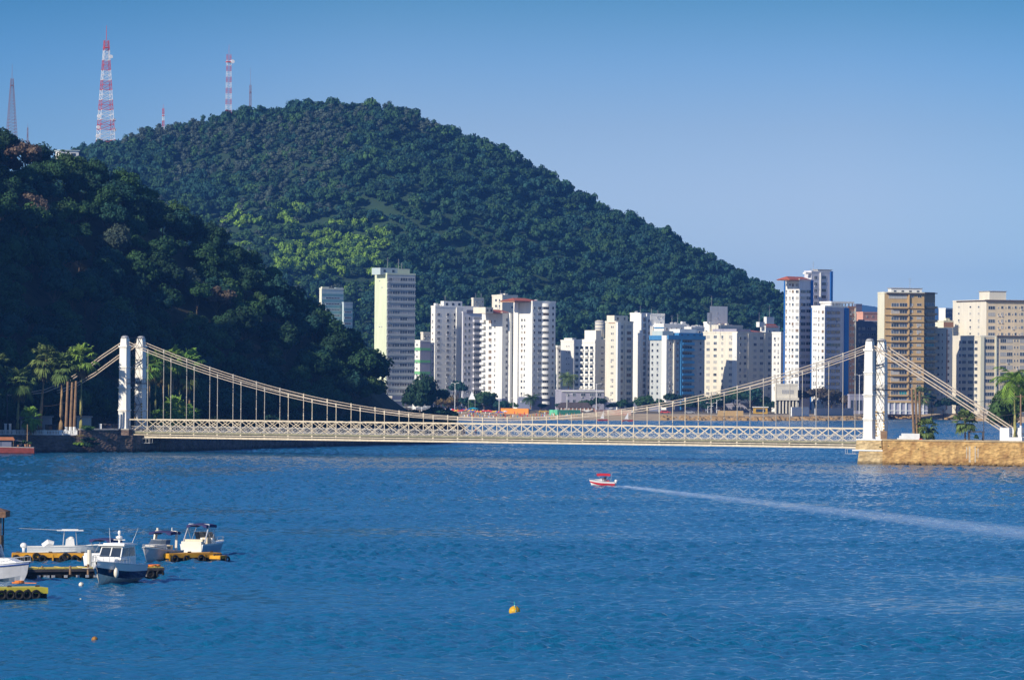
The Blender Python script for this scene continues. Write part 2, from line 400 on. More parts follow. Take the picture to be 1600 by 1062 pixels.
def water_mesh():
    """one sheet: real wind waves where the bay is seen from near, flat beyond"""
    rg = np.random.default_rng(3)
    Y0, Y1, dx = 225.0, 1935.0, 0.46
    ys = [Y0]
    while ys[-1] < Y1: ys.append(ys[-1] + 0.34 * (max(ys[-1], 300) / 300) ** 1.35)
    ys = np.array(ys); Y1 = ys[-1]; X1 = 135.0;  xs = np.arange(-X1, X1 + .01, dx)
    X, Y = np.meshgrid(xs, ys); Z = np.zeros_like(X); U = X.copy(); X = X * np.clip(Y / 950.0, 1, 3)
    for i in range(46):
        lam = 0.85 * (3.0 / 0.85) ** rg.random(); th = rg.normal(0.5, 0.75); k = 2 * math.pi / lam
        a = 0.0145 * lam ** 0.8; ph = rg.uniform(0, 6.28)
        # slow modulation keeps the pattern from repeating
        mod = 0.65 + 0.35 * np.sin(X * rg.uniform(-.08, .08) + Y * rg.uniform(-.05, .05) + rg.uniform(0, 6.28))
        Z += a * mod * np.sin(k * (X * math.sin(th) + Y * math.cos(th)) + ph + 0.6 * np.sin(X * .05 + i))
    gust = np.ones_like(X)
    for kx, ky, w in ((.055, .020, .20), (-.031, .047, .20), (.018, .083, .16), (.090, -.052, .14), (-.075, .11, .12), (.012, -.024, .18), (.14, .065, .10)):
        gust += w * np.sin(X * kx + Y * ky + rg.uniform(0, 6.28) + 1.3 * np.sin(X * kx * .37 - Y * ky * .6 + rg.uniform(0, 6.28)))
    gust = np.clip(gust, .3, 1.7)
    Z *= gust
    Z *= 1 + np.clip((Y - 900) / 900, 0, 1) * .8
    edge = np.minimum.reduce([(U + X1) / 8, (X1 - U) / 8, (Y - Y0) / 8, (Y1 - Y) / 20, np.ones_like(X)]); Z *= np.clip(edge, 0, 1)
    V = np.stack([X.ravel(), Y.ravel(), Z.ravel()], 1); nx = len(xs); ny = len(ys)
    idx = np.arange(nx * ny).reshape(ny, nx)
    Q = np.stack([idx[:-1, :-1], idx[:-1, 1:], idx[1:, 1:], idx[1:, :-1]], -1).reshape(-1, 4)
    B = 3500.0; N = len(V); k = Y1 / 950.0
    ring = np.array([(-B, -60, 0), (B, -60, 0), (B, 13500, 0), (-B, 13500, 0), (-X1, Y0, 0), (X1, Y0, 0), (X1 * k, Y1, 0), (-X1 * k, Y1, 0),
                     (-X1, 950, 0), (X1, 950, 0), (-B, 950, 0), (B, 950, 0)])
    RQ = np.array([(0, 1, 5, 4), (1, 11, 9, 5), (11, 2, 6, 9), (2, 3, 7, 6), (3, 10, 8, 7), (10, 0, 4, 8)]) + N
    return np_mesh('water', np.concatenate([V, ring]), np.concatenate([Q, RQ]), [M_WATER])
o = water_mesh()
tag(o, 'blue rippled bay water', kind='structure')

# ------------------------------------------------------------ hills
def fbm(x, y, s, seed=0.0):
    return noise.fractal(Vector((x / s, y / s, seed)), 1.0, 2.0, 4)
class Hill:
    def __init__(s, ridge, slope, rnd, amp, seed, base=3.0, extra=(), ysc=1.0):
        s.ys = ysc
        s.r = [(at(px, py, Y).x, Y, at(px, py, Y).z - drop) for px, py, Y, drop in ridge] + list(extra)
        s.slope, s.rnd, s.amp, s.seed, s.base = slope, rnd, amp, seed, base
    def h(s, x, y):
        best = -1e9; bd = 1e9
        for (x0, y0, z0), (x1, y1, z1) in zip(s.r, s.r[1:]):
            k = s.ys; dx, dy = x1 - x0, (y1 - y0) * k; L2 = dx * dx + dy * dy
            t = max(0.0, min(1.0, ((x - x0) * dx + (y - y0) * k * dy) / L2))
            d = math.hypot(x - x0 - t * dx, (y - y0) * k - t * dy)
            z = z0 + t * (z1 - z0) - s.slope * (math.sqrt(d * d + s.rnd ** 2) - s.rnd)
            if z > best: best = z; bd = d
        if s.amp: best += s.amp * fbm(x, y, 90.0, s.seed) * min(1.0, bd / 60.0)
        return max(best, s.base)
LEFT = Hill([(-420, 130, 1150, 7), (-200, 165, 1200, 7), (-60, 208, 1235, 8), (30, 222, 1250, 9), (92, 240, 1260, 9), (150, 262, 1270, 9),
             (222, 298, 1285, 10), (300, 352, 1305, 10), (362, 412, 1320, 10), (430, 460, 1335, 10), (488, 502, 1350, 8), (545, 545, 1362, 7), (582, 584, 1370, 5)],
            0.86, 9.0, 7.0, 3.1, base=3.8)
MAIN = Hill([(-300, 262, 2900, 9), (0, 258, 2900, 9), (90, 250, 2900, 9), (150, 226, 2900, 9), (250, 198, 2900, 9), (330, 186, 2900, 9), (400, 172, 2890, 9),
             (480, 160, 2880, 9), (530, 158, 2880, 9), (600, 162, 2880, 9), (660, 188, 2870, 9), (735, 216, 2860, 9), (800, 252, 2850, 9), (870, 286, 2840, 9),
             (940, 318, 2820, 9), (1010, 352, 2800, 9), (1090, 396, 2780, 8), (1150, 430, 2760, 8), (1195, 458, 2750, 8), (1220, 486, 2745, 7), (1290, 540, 2740, 6)],
            0.85, 22.0, 16.0, 9.4, base=2.3, ysc=0.47)
SPURS = []
for px, py, Y0, Y1, zf in ((250, 230, 2880, 2560, 0.55), (450, 200, 2870, 2480, 0.30), (640, 230, 2850, 2420, 0.16), (820, 300, 2830, 2440, 0.12), (980, 370, 2790, 2470, 0.1)):
    a = at(px, py, Y0); b = at(px - 30, py, Y1)
    SPURS.append(((a.x, Y0, a.z - 14), (b.x, Y1, a.z * zf)))
def main_h(x, y):
    h = MAIN.h(x, y)
    for (x0, y0, z0), (x1, y1, z1) in SPURS:
        dx, dy = x1 - x0, y1 - y0; t = max(0, min(1, ((x - x0) * dx + (y - y0) * dy) / (dx * dx + dy * dy)))
        d = math.hypot(x - x0 - t * dx, y - y0 - t * dy)
        h = max(h, z0 + t * (z1 - z0) - 0.55 * (math.sqrt(d * d + 400) - 20))
    return h
# left shore outline (water edge), then inland
COAST = [(-420, 1004), (-115, 1013), (-97, 1019), (-96, 1019), (-85.5, 1026), (-80, 1034), (-74, 1046), (-61, 1088), (-34, 1165), (-17, 1205), (-13, 1260), (-14, 1330), (-20, 1410),
         (-60, 1560), (-140, 1680), (-300, 1760), (-420, 1780)]
def inside(x, y, poly):
    c = False; j = len(poly) - 1
    for i in range(len(poly)):
        xi, yi = poly[i]; xj, yj = poly[j]
        if (yi > y) != (yj > y) and x < (xj - xi) * (y - yi) / (yj - yi) + xi: c = not c
        j = i
    return c
def coast_d(x, y):
    b = 1e9
    for (x0, y0), (x1, y1) in zip(COAST, COAST[1:]):
        dx, dy = x1 - x0, y1 - y0; t = max(0, min(1, ((x - x0) * dx + (y - y0) * dy) / (dx * dx + dy * dy)))
        b = min(b, math.hypot(x - x0 - t * dx, y - y0 - t * dy))
    return b
def left_h(x, y):
    if not inside(x, y, COAST): return -3.0
    d = coast_d(x, y); z = LEFT.h(x, y)
    return 3.8 + max(0.0, min(z - 3.8, max(0.0, d - 14.0) * 1.3))
def terrain(name, hf, x0, x1, y0, y1, st, m, lab):
    xs = np.arange(x0, x1 + .1, st); ys = np.arange(y0, y1 + .1, st)
    V = np.array([(x, y, hf(x, y)) for y in ys for x in xs]); nx = len(xs)
    Q = []
    for j in range(len(ys) - 1):
        for i in range(nx - 1):
            a = j * nx + i
            if max(V[a][2], V[a + 1][2], V[a + nx][2], V[a + nx + 1][2]) < DROP[name]: continue
            Q.append((a, a + 1, a + nx + 1, a + nx))
    return tag(np_mesh(name, V, np.array(Q), [m], smooth=True), lab, kind='structure')
SHADE_HILL = Hill([], 2.0, 10.0, 4.0, 5.7, base=-3.0, extra=((-312, 943, 246), (-334, 1000, 182), (-384, 1150, 155)))  # unseen hill, added and shaped to cast shade on the near hill
DROP = {'near_hill': 4.2, 'far_hill': 2.6, 'shade_hill': -2.9}
terrain('shade_hill', lambda x, y: SHADE_HILL.h(x, y) if x < -150 else -3.0, -560, -150, 700, 1330, 10, M_EARTH, 'unseen hill added beyond the left edge to shade the near hill')
terrain('near_hill', left_h, -420, 0, 1010, 1780, 9, M_EARTH, 'near wooded hill on the left shore')
terrain('far_hill', main_h, -600, 330, 2250, 3150, 18, M_EARTH, 'large wooded hill behind the city')
# flat quay land of the left shore
tag(MB().prism(COAST, -1.5, 3.78).build('quay_ground', [M_STONED]), 'low shore land under the near hill', kind='structure')
# far blue mountains
mv = []; mf = []
prof = [(-600, 520), (300, 500), (900, 500), (1150, 498), (1250, 492), (1310, 482), (1345, 476), (1368, 479), (1395, 487), (1450, 480), (1475, 482), (1500, 486), (1560, 492), (1700, 484), (1900, 495), (2300, 520)]
for i, (px, py) in enumerate(prof):
    p = at(px, py, 12000); mv += [(p.x, 12000, p.z), (p.x, 11000, -1), (p.x, 13000, -1)]
for i in range(len(prof) - 1): mf += [(3 * i + 1, 3 * i + 4, 3 * i + 3, 3 * i), (3 * i, 3 * i + 3, 3 * i + 5, 3 * i + 2)]
tag(MB().add(mv, mf).build('mountains', mat('distant forest', (0.04, 0.07, 0.05), 0.9, 0.2, 0.004)), 'distant mountains', kind='structure')

# ------------------------------------------------------------ tree crowns
def crown_arrays(rng, nl, cards, cs, flat=0.62, spread=1.0):
    """a crown about 10 m wide, its base at z=0: lobes over a dome, each covered with leaf sprays"""
    V = []; Q = []; n0 = 0
    lobes = []
    for i in range(nl):
        a = rng.uniform(0, 2 * math.pi); r = 3.3 * math.sqrt(rng.uniform(0.0, 1)) * spread
        z = 5.2 * flat * math.sqrt(max(0.0, 1 - (r / (4.4 * spread)) ** 2)) + rng.uniform(-1.0, 1.1) + 1.2
        lobes.append((r * math.cos(a), r * math.sin(a), z, rng.uniform(0.85, 2.4)))
    # inner cores
    ico = []
    for j in range(4):
        t = math.pi * (j + 0.5) / 4
        for k in range(6):
            b = 2 * math.pi * k / 6 + j; ico.append((math.sin(t) * math.cos(b), math.sin(t) * math.sin(b), math.cos(t)))
    ico = np.array(ico); iq = [(j * 6 + k, j * 6 + (k + 1) % 6, (j + 1) * 6 + (k + 1) % 6, (j + 1) * 6 + k) for j in range(3) for k in range(6)]
    for x, y, z, r in lobes:
        V.append(ico * np.array([r * .72, r * .72, r * .55]) + np.array([x, y, z])); Q.append(np.array(iq) + n0); n0 += 24
    per = cards // nl
    for x, y, z, r in lobes:
        n = rng.normal(size=(per, 3)); n[:, 2] = np.abs(n[:, 2]) * 1.1 - 0.35; n /= np.linalg.norm(n, axis=1)[:, None]
        c = n * np.array([r, r, r * .78]) * rng.uniform(0.82, 1.1, (per, 1)) + np.array([x, y, z])
        nn = n + rng.normal(size=(per, 3)) * 0.45; nn /= np.linalg.norm(nn, axis=1)[:, None]
        t = np.cross(nn, rng.normal(size=(per, 3))); t /= np.linalg.norm(t, axis=1)[:, None]; b = np.cross(nn, t)
        s1 = cs * rng.uniform(0.6, 1.3, (per, 1)); s2 = cs * rng.uniform(0.45, 1.0, (per, 1))
        P = np.stack([c - t * s1, c - b * s2 + nn * 0.12 * cs, c + t * s1, c + b * s2 - nn * 0.12 * cs], 1).reshape(-1, 3)
        V.append(P); Q.append(np.arange(per * 4).reshape(-1, 4) + n0); n0 += per * 4
    return np.concatenate(V), np.concatenate(Q)
prng = np.random.default_rng(21)
BIG = [crown_arrays(prng, 18, 2800, 0.32, prng.uniform(.5, .8)) for _ in range(6)]
MIDC = [crown_arrays(prng, 13, 700, 0.5, prng.uniform(.5, .8)) for _ in range(6)]
LOW = [crown_arrays(prng, 9, 250, 0.66, prng.uniform(.5, .9)) for _ in range(8)]
TALL = [crown_arrays(prng, 8, 110, 0.6, 1.5, 0.45) for _ in range(4)]      # bare upright crowns
CR_MESH = {}
def crown_mesh(k, m, kind='big'):
    key = (k, m.name, kind)
    if key not in CR_MESH:
        V, Q = {'big': BIG, 'mid': MIDC, 'flat': FLAT}[kind][k]
        CR_MESH[key] = np_mesh('crown', V, Q, [m], mesh_only=True)
    return CR_MESH[key]
FLAT = [crown_arrays(prng, 16, 1300, 0.40, 0.22, 1.25) for _ in range(3)]
tm = MB().path([(0, 0, -3), (0.1, 0, 1), (0, 0.1, 3.2)], [0.42, 0.3, 0.16], 7)
for a in range(5):
    tm.path([(0, 0, 0.8 + .3 * a), (1.2 * math.cos(a * 1.3), 1.2 * math.sin(a * 1.3), 2.1 + .2 * a), (2.4 * math.cos(a * 1.3), 2.4 * math.sin(a * 1.3), 3.4)], [0.16, 0.1, 0.05], 5)
tobj = tm.build('trunk', M_TRUNK); TRUNK_ME = tobj.data; bpy.data.objects.remove(tobj)
def tree(name, label, loc, scale, m, k=0, kind='big', group=None, trunk=3.0, cat='tree', rz=None):
    """root at the foot of the trunk; crown starts `trunk` metres up"""
    sc = scale if isinstance(scale, tuple) else (scale,) * 3
    t = thing(name, label, cat, loc, random.uniform(0, 6.28) if rz is None else rz, group)
    c = link('crown', crown_mesh(k, m, kind), t); c.scale = sc; c.location = (0, 0, trunk - 0.6 * sc[2])
    s = link('trunk', TRUNK_ME, t); s.scale = (sc[0] * .8, sc[1] * .8, (trunk + 1.4 * sc[2]) / 3.2); s.location = (0, 0, 0)
    return t
def merge(insts, protos):
    """insts: (proto, x, y, z, sx, sz, rot, material)"""
    Vs, Qs, Ms = [], [], []; n0 = 0
    for k, x, y, z, sx, sz, rot, mi in insts:
        V, Q = protos[k]; c, s = math.cos(rot) * sx, math.sin(rot) * sx
        P = np.empty_like(V); P[:, 0] = V[:, 0] * c - V[:, 1] * s + x; P[:, 1] = V[:, 0] * s + V[:, 1] * c + y; P[:, 2] = V[:, 2] * sz + z
        Vs.append(P); Qs.append(Q + n0); Ms.append(np.full(len(Q), mi)); n0 += len(V)
    return np.concatenate(Vs), np.concatenate(Qs), np.concatenate(Ms)

# near hill: the 300 nearest crowns are trees of their own, the rest one mass
cand = []
y = 1024.0
while y < 1400:
    x = -300.0
    while x < -6:
        xx, yy = x + random.uniform(-2.6, 2.6), y + random.uniform(-2.6, 2.6)
        if inside(xx, yy, COAST) and coast_d(xx, yy) > 9:
            z = left_h(xx, yy); px, py = proj((xx, yy, z + 4))
            if -130 < px < 590 and (z > 4.3 or (coast_d(xx, yy) > 30)): cand.append((yy, xx, z, px, py))
        x += 7.6
    y += 7.6
LH = [L_GREEN, L_DARK, L_TEAL, L_MID, L_PINK, L_DRY]
def left_mat(px, py):
    r = random.random()
    for cx, cy, w, m in ((345, 490, 26, 4), (172, 400, 20, 5), (280, 455, 30, 5), (28, 270, 22, 4), (30, 345, 20, 4), (395, 505, 14, 3), (215, 290, 50, 3), (390, 475, 30, 3)):
        if abs(px - cx) < w and abs(py - cy) < w * .8 and r < 0.62: return m
    return 0 if r < .40 else 1 if r < .68 else 2 if r < .88 else 3
cand.sort()
seen = [c for c in cand if 0 < c[3] < 640 and c[4] > 190]
pick = set(id(c) for c in seen[:296])
rest = []
LBL = ['dense green broadleaf tree', 'very dark broadleaf tree', 'blue green broadleaf tree', 'brighter mid green broadleaf tree', 'leafless reddish tree among green crowns', 'dry greyish tree among green crowns']
def where(px, py):
    v = 'high on' if py < 330 else 'halfway up' if py < 430 else 'low on' if py < 530 else 'at the foot of'
    h = 'the left edge' if px < 110 else 'the left part' if px < 230 else 'the middle' if px < 380 else 'the right part' if px < 500 else 'the right tip'
    return ' %s %s of the near hill' % (v, h)
for c in cand:
    yy, xx, z, px, py = c; mi = left_mat(px, py); s = random.uniform(0.72, 1.25); k = random.randrange(6)
    if id(c) in pick:
        tree('broadleaf_tree', LBL[mi] + where(px, py), (xx, yy, z), (s, s, s * random.uniform(.95, 1.35)), LH[mi], k, 'big', 'trees on the near wooded hill', trunk=random.uniform(1.5, 4))
    else:
        rest.append((k, xx, yy, z + random.uniform(0.5, 3), s * 1.05, s * random.uniform(.95, 1.35), random.uniform(0, 6.28), mi))
V, Q, MI = merge(rest, MIDC)
tag(np_mesh('hillside_forest', V, Q, LH, MI), 'forest canopy covering the rest of the near hill', 'forest', kind='stuff')
# shrub skirt where the near hill meets the shore
ins = []
for (x0, y0), (x1, y1) in zip(COAST[5:12], COAST[6:13]):
    L = math.hypot(x1 - x0, y1 - y0); nx, ny = -(y1 - y0) / L, (x1 - x0) / L
    k = 0.0
    while k < L:
        for dd in (5.5, 9):
            t = k / L; X, Y_ = x0 + t * (x1 - x0) + nx * dd + random.uniform(-1, 1), y0 + t * (y1 - y0) + ny * dd + random.uniform(-1, 1)
            if y0 > 1080 and proj((X, Y_, 5))[0] < 720: ins.append((random.randrange(6), X, Y_, 3.4, random.uniform(.4, .75), random.uniform(.4, .8), random.uniform(0, 6), random.choice((1, 1, 2))))
        k += 4.5
V, Q, MI = merge(ins, MIDC)
tag(np_mesh('shore_undergrowth', V, Q, LH, MI), 'dark undergrowth along the shaded shore', 'undergrowth', kind='stuff')

# canopy of the unseen hill added for its shade
ins = []
for i in range(2300):
    x, y = random.uniform(-500, -160), random.uniform(740, 1320); z = SHADE_HILL.h(x, y)
    if z > 2: ins.append((random.randrange(8), x, y, z - 1, random.uniform(1.0, 1.6), random.uniform(.9, 1.4), random.uniform(0, 6.3), random.choice((0, 1, 1, 2))))
V, Q, MI = merge(ins, LOW)
tag(np_mesh('shade_hill_forest', V, Q, LH, MI), 'forest on the unseen hill added beyond the left edge for shade', 'forest', kind='stuff')
# far hill canopy
FH = [L_GREEN, L_TEAL, L_DRY, L_LIME, L_DARK, L_MID]
ins = []; insb = []
y = 2300.0
while y < 2960:
    x = -450.0
    while x < 230:
        xx, yy = x + random.uniform(-3.4, 3.4), y + random.uniform(-3.4, 3.4); x += 6.6
        z = main_h(xx, yy)
        if z < 6: continue
        px, py = proj((xx, yy, z + 5))
        if not (60 < px < 1300): continue
        f = fbm(xx, yy, 45, 5.5); r = random.random()
        dry = (px < 540 and py < 215 + (px - 150) * 0.30 + 45 * f and py > 205 - (px - 150) * 0.06) or (450 < px < 720 and py < 205 and f > -0.1) or (px < 560 and 220 < py < 330 and f > 0.12)
        if dry and r < 0.85:
            insb.append((random.randrange(4), xx, yy, z - 1, random.uniform(.7, 1.0), random.uniform(.7, 1.1), random.uniform(0, 6.3), 2 if r < .66 else 0))
            insb.append((random.randrange(4), xx + random.uniform(-4, 4), yy + random.uniform(-4, 4), z - 3, random.uniform(.9, 1.3), random.uniform(.6, .9), random.uniform(0, 6.3), 2 if r < .5 else 1)); continue
        bright = (485 < px < 600 and 345 < py < 425) or (370 < px < 470 and 318 < py < 352) or (430 < px < 500 and 380 < py < 420)
        if bright and r < 0.8:
            for q_ in range(2): ins.append((random.randrange(8), xx + random.uniform(-3, 3), yy + random.uniform(-3, 3), z - 1.5, random.uniform(.6, 1.0), random.uniform(.9, 1.4), random.uniform(0, 6.3), 3 if random.random() < .75 else 5))
            continue
        lime = (px < 610 and py > 325 and f > -0.12 and py > 0.9 * (430 - px) * 0 + 320)
        if lime and r < 0.75:
            if r < 0.45: ins.append((random.randrange(8), xx, yy, z - 2, random.uniform(.6, 1.0), random.uniform(.4, .8), random.uniform(0, 6.3), 3 if r < .36 else 2))
            elif r < .68: ins.append((random.randrange(8), xx, yy, z - 2, random.uniform(.6, 1.0), random.uniform(.4, .7), random.uniform(0, 6.3), 5))
            else: ins.append((random.randrange(8), xx, yy, z - 2, random.uniform(.5, .8), random.uniform(.3, .5), random.uniform(0, 6.3), 0))
            for q_ in range(2): ins.append((random.randrange(8), xx + random.uniform(-4, 4), yy + random.uniform(-4, 4), z - 2, random.uniform(.5, .8), random.uniform(.6, .9), random.uniform(0, 6.3), random.choice((3, 5, 5, 0, 2))))
            continue
        mi = 0 if r < .42 else 1 if r < .78 else 4 if r < .93 else 5
        s = random.uniform(.75, 1.3)
        ins.append((random.randrange(8), xx, yy, z - .5, s, s * random.uniform(.8, 1.5), random.uniform(0, 6.3), mi))
    y += 6.6
V, Q, MI = merge(ins, LOW)
tag(np_mesh('far_forest', V, Q, FH, MI), 'rainforest canopy covering the far hill', 'forest', kind='stuff')
V, Q, MI = merge(insb, TALL)
tag(np_mesh('dry_woodland', V, Q, FH, MI), 'grey brown dry woodland on the left shoulder of the far hill', 'woodland', kind='stuff')
bpy.data.objects['far_hill'].data.materials[0] = mat('bushy slope', (0.030, 0.066, 0.030), 0.95, 0.2, 0.035, col2=(0.020, 0.044, 0.026))
print('forest', len(cand), len(pick), len(rest), len(ins), len(insb))

# ------------------------------------------------------------ lattice masts on the far hill
M_RED = mat('red mast paint', (0.60, 0.07, 0.05), 0.6, 0.08, 0.3); M_MWHITE = mat('white mast paint', (0.80, 0.80, 0.80), 0.6, 0.05, 0.3)
def mast(label, px, ytop, ybot, Y, w0, w1, bands, grey=False, spike=0.12, dishes=()):
    a, b = at(px, ybot, Y), at(px, ytop, Y); H_ = b.z - a.z + 8; z0 = a.z - 8
    t = thing('lattice_mast', label, 'radio mast', (a.x, Y, z0), R_(20))
    hl = H_ * (1 - spike); m0, m1 = (mat('dull reddish grey mast', (0.26, 0.17, 0.19), .7, .1, 1),) * 2 if grey else (M_RED, M_MWHITE)
    th = max(.12, w0 * (.024 if grey else .026))
    for i in range(bands):
        q0, q1 = i / bands, (i + 1) / bands; mb = MB(); sub = 2
        for j in range(sub):
            f0, f1 = q0 + (q1 - q0) * j / sub, q0 + (q1 - q0) * (j + 1) / sub
            r0, r1 = (w0 + (w1 - w0) * f0) / 2, (w0 + (w1 - w0) * f1) / 2
            cs0 = [(-r0, -r0), (r0, -r0), (r0, r0), (-r0, r0)]; cs1 = [(-r1, -r1), (r1, -r1), (r1, r1), (-r1, r1)]
            for k in range(4):
                A, B_ = cs0[k], cs1[k]; A2, B2 = cs0[(k + 1) % 4], cs1[(k + 1) % 4]
                mb.bar((*A, hl * f0), (*B_, hl * f1), th, th)
                mb.bar((*A, hl * f0), (*B2, hl * f1), th * .6, th * .6); mb.bar((*A2, hl * f0), (*B_, hl * f1), th * .6, th * .6)
                mb.bar((*A, hl * f0), (*A2, hl * f0), th * .7, th * .7)
        mb.build('mast_section', m0 if i % 2 == 0 else m1, t)
    MB().tube((0, 0, hl), (0, 0, H_), th * .8, th * .4, 6).build('antenna', m0, t)
    MB().box(-w1 * .7, w1 * .7, -w1 * .7, w1 * .7, hl - 5, hl - 4.4).build('platform', m0, t)
    for f, sx in dishes:
        r = (w0 + (w1 - w0) * f) / 2
        MB().tube((sx * (r + .8), -1, hl * f), (sx * (r + .8), -2, hl * f), 1.2, 1.2, 10).build('dish_antenna', M_MWHITE, t)
mast('tall red and white lattice mast, widest of the hilltop masts', 165, 40, 214, 2900, 10.5, 2.6, 11, dishes=((.05, -1), (.12, -1), (.2, -1), (.3, -1), (.27, 1), (.18, 1), (.85, 1)))
mast('slim red and white mast standing on the ridge crest', 357, 70, 178, 2890, 3.4, 2.4, 13, dishes=((.9, 1),))
mast('thin grey mast right beside the slim red and white mast', 391, 106, 176, 2885, 1.3, .9, 6, grey=True, spike=.3)
mast('shortest mast, barely rising over the ridge trees', 255, 163, 197, 2900, 1.3, .9, 5)
mast('grey lattice mast rising behind the near hill top', 18, 100, 222, 2900, 7.5, 1.4, 12, grey=True, spike=.16)
mast('faint tiny grey mast low in the gap beside the near hill top', 43, 193, 226, 2900, 1.0, .6, 4, grey=True)
p = at(105, 231, 2850); t = thing('hilltop_house', 'small white house in the saddle between the hills', 'house', (p.x, p.y, p.z - 14), .4)
MB().box(-6, 6, -5, 5, 0, 11.8).build('wall', M_WHITE, t); MB().box(-6.6, 6.6, -5.6, 5.6, 11.8, 12.4).build('roof', M_MINT, t)
MB().box(-5, -3, -5.1, -5.0, 8.6, 10.4).box(1, 4, -5.1, -5.0, 8.6, 10.4).build('window', G_DARK, t)
p = at(111, 232, 2850)
for i, (px, w) in enumerate(((88, .9), (118, 1.0), (60, .8), (126, .8))):
    q = at(px, 232 if px > 60 else 234, 2855); tree('ridge_tree', 'tree in the hill saddle %s' % ['left of the small white house', 'just right of the small white house', 'far left of the white house', 'where the far ridge begins'][i], (q.x, 2855, q.z - 9), (w, w, w), L_DARK, i, 'mid', trunk=3)

# ------------------------------------------------------------ suspension bridge
TH = R_(25.0); SPAN = 180.0; HW = 3.68; ZB, ZT = 5.25, 26.0
BR = thing('suspension_bridge', 'long white suspension bridge with two steel towers over the water', 'bridge', (-86.3, 1035.0, 0), -TH)
def bw(x, y, z=0.0):
    return Vector((-86.3 + x * math.cos(TH) + y * math.sin(TH), 1035.0 - x * math.sin(TH) + y * math.cos(TH), z))
def hb(x):     # half section of a leg at height share x
    return 0.98 - 0.16 * x
for tx in (0.0, SPAN):
    T = MB()
    for i in range(4):   # dark lattice between the two legs
        z0, z1 = ZB + .4 + i * 5.05, ZB + .4 + (i + 1) * 5.05
        y0, y1 = -HW + .9, HW - .9
        for sx in (-.55, .55):
            T.bar((tx + sx, y0, z0), (tx + sx, y1, z1), .06, .07); T.bar((tx + sx, y0, z1), (tx + sx, y1, z0), .06, .07)
            T.bar((tx + sx, y0, z1), (tx + sx, y1, z1), .14, .16)
    tw = T.build('tower_bracing', M_DSTEEL, BR)
    if tx == 0.0: tw['label'] = 'dark lattice bracing between the legs of the tower by the palms'
    for sy in (-1, 1):
        y = sy * HW; L = MB()
        L.frus(tx, y, ZB, ZT - 2.3, hb(0), hb(0), hb(.9), hb(.9))
        L.frus(tx, y, ZT - 2.3, ZT - 1.9, hb(.9) + .24, hb(.9) + .24, hb(.9) + .28, hb(.9) + .28)
        L.frus(tx, y, ZT - 1.9, ZT - .3, hb(1) - .02, hb(1) - .02, hb(1) - .12, hb(1) - .12)
        leg = L.build('tower_leg', M_WPAINT, BR)
        for f, w in ((.22, .20), (.49, .26), (.74, .20)):
            b2 = MB(); z = ZB + f * (ZT - ZB - 2); q = hb(f * .9)
            b2.frus(tx, y, z - .22, z + .05, q + .03, q + .03, q + w, q + w); b2.frus(tx, y, z + .05, z + .22, q + w, q + w, q + w, q + w)
            for a in range(-3, 4):     # bolt studs under the collar
                b2.box(tx + a * .26 - .05, tx + a * .26 + .05, y - q - w + .02, y - q - .02, z - .42, z - .30)
            b2.build('collar', M_WPAINT, leg)
        MB().box(tx - 1.06, tx + 1.06, y - 1.06, y + 1.06, ZB - .05, ZB + .35).build('plinth', M_WPAINT, leg)
        c = MB(); prof = [(0.86, ZT - .3), (.92, ZT - .15), (.80, ZT + .12), (.5, ZT + .3), (.05, ZT + .38)]
        c.lathe(prof, tx, y, 12); c.build('cap', M_GSTEEL, leg)
        r = MB()
        for sx in (-1, 1):       # corner angles with rivets and light ladder
            r.bar((tx + sx * hb(0), y - hb(0) - .02, ZB + .4), (tx + sx * hb(.9), y - hb(.9) - .02, ZT - 2.4), .10, .10)
            r.bar((tx + sx * hb(0), y + hb(0) + .02, ZB + .4), (tx + sx * hb(.9), y + hb(.9) + .02, ZT - 2.4), .10, .10)
        r.build('corner_angle', M_WPAINT, leg)
        if sy == 1:
            ys = MB()
            for i in range(9):
                ys.box(tx - hb(0) - .06, tx - hb(0) + .26, y - hb(0) - .14, y - hb(0) - .02, ZB + .5 + i * .62, ZB + .8 + i * .62)
                ys.box(tx + hb(0) - .26, tx + hb(0) + .06, y - hb(0) - .14, y - hb(0) - .02, ZB + .5 + i * .62, ZB + .8 + i * .62)
            ys.build('hazard_marking', M_YSTEEL, leg)
    # head room beam and walkway platform round the legs
    g = MB()
    for k in range(-5, 6):
        g.tube((tx + 1.25, k * .95, 15.6), (tx + 1.25, k * .95, 16.5), .035, n=4); g.tube((tx - 1.25, k * .95, 15.6), (tx - 1.25, k * .95, 16.5), .035, n=4)
    for sx in (-1.25, 1.25):
        g.bar((tx + sx, -4.75, 16.5), (tx + sx, 4.75, 16.5), .06, .06); g.bar((tx + sx, -4.75, 15.5), (tx + sx, 4.75, 15.5), .12, .16)
    g.build('platform_railing', M_DSTEEL, BR)
def zc(x, off=0.0):
    k = 2 * x / SPAN - 1
    return 8.35 + (ZT - 1.05 - 8.35) * k * k + off
NP = 30; PL = SPAN / NP
XS = [i * SPAN / 60 for i in range(61)]
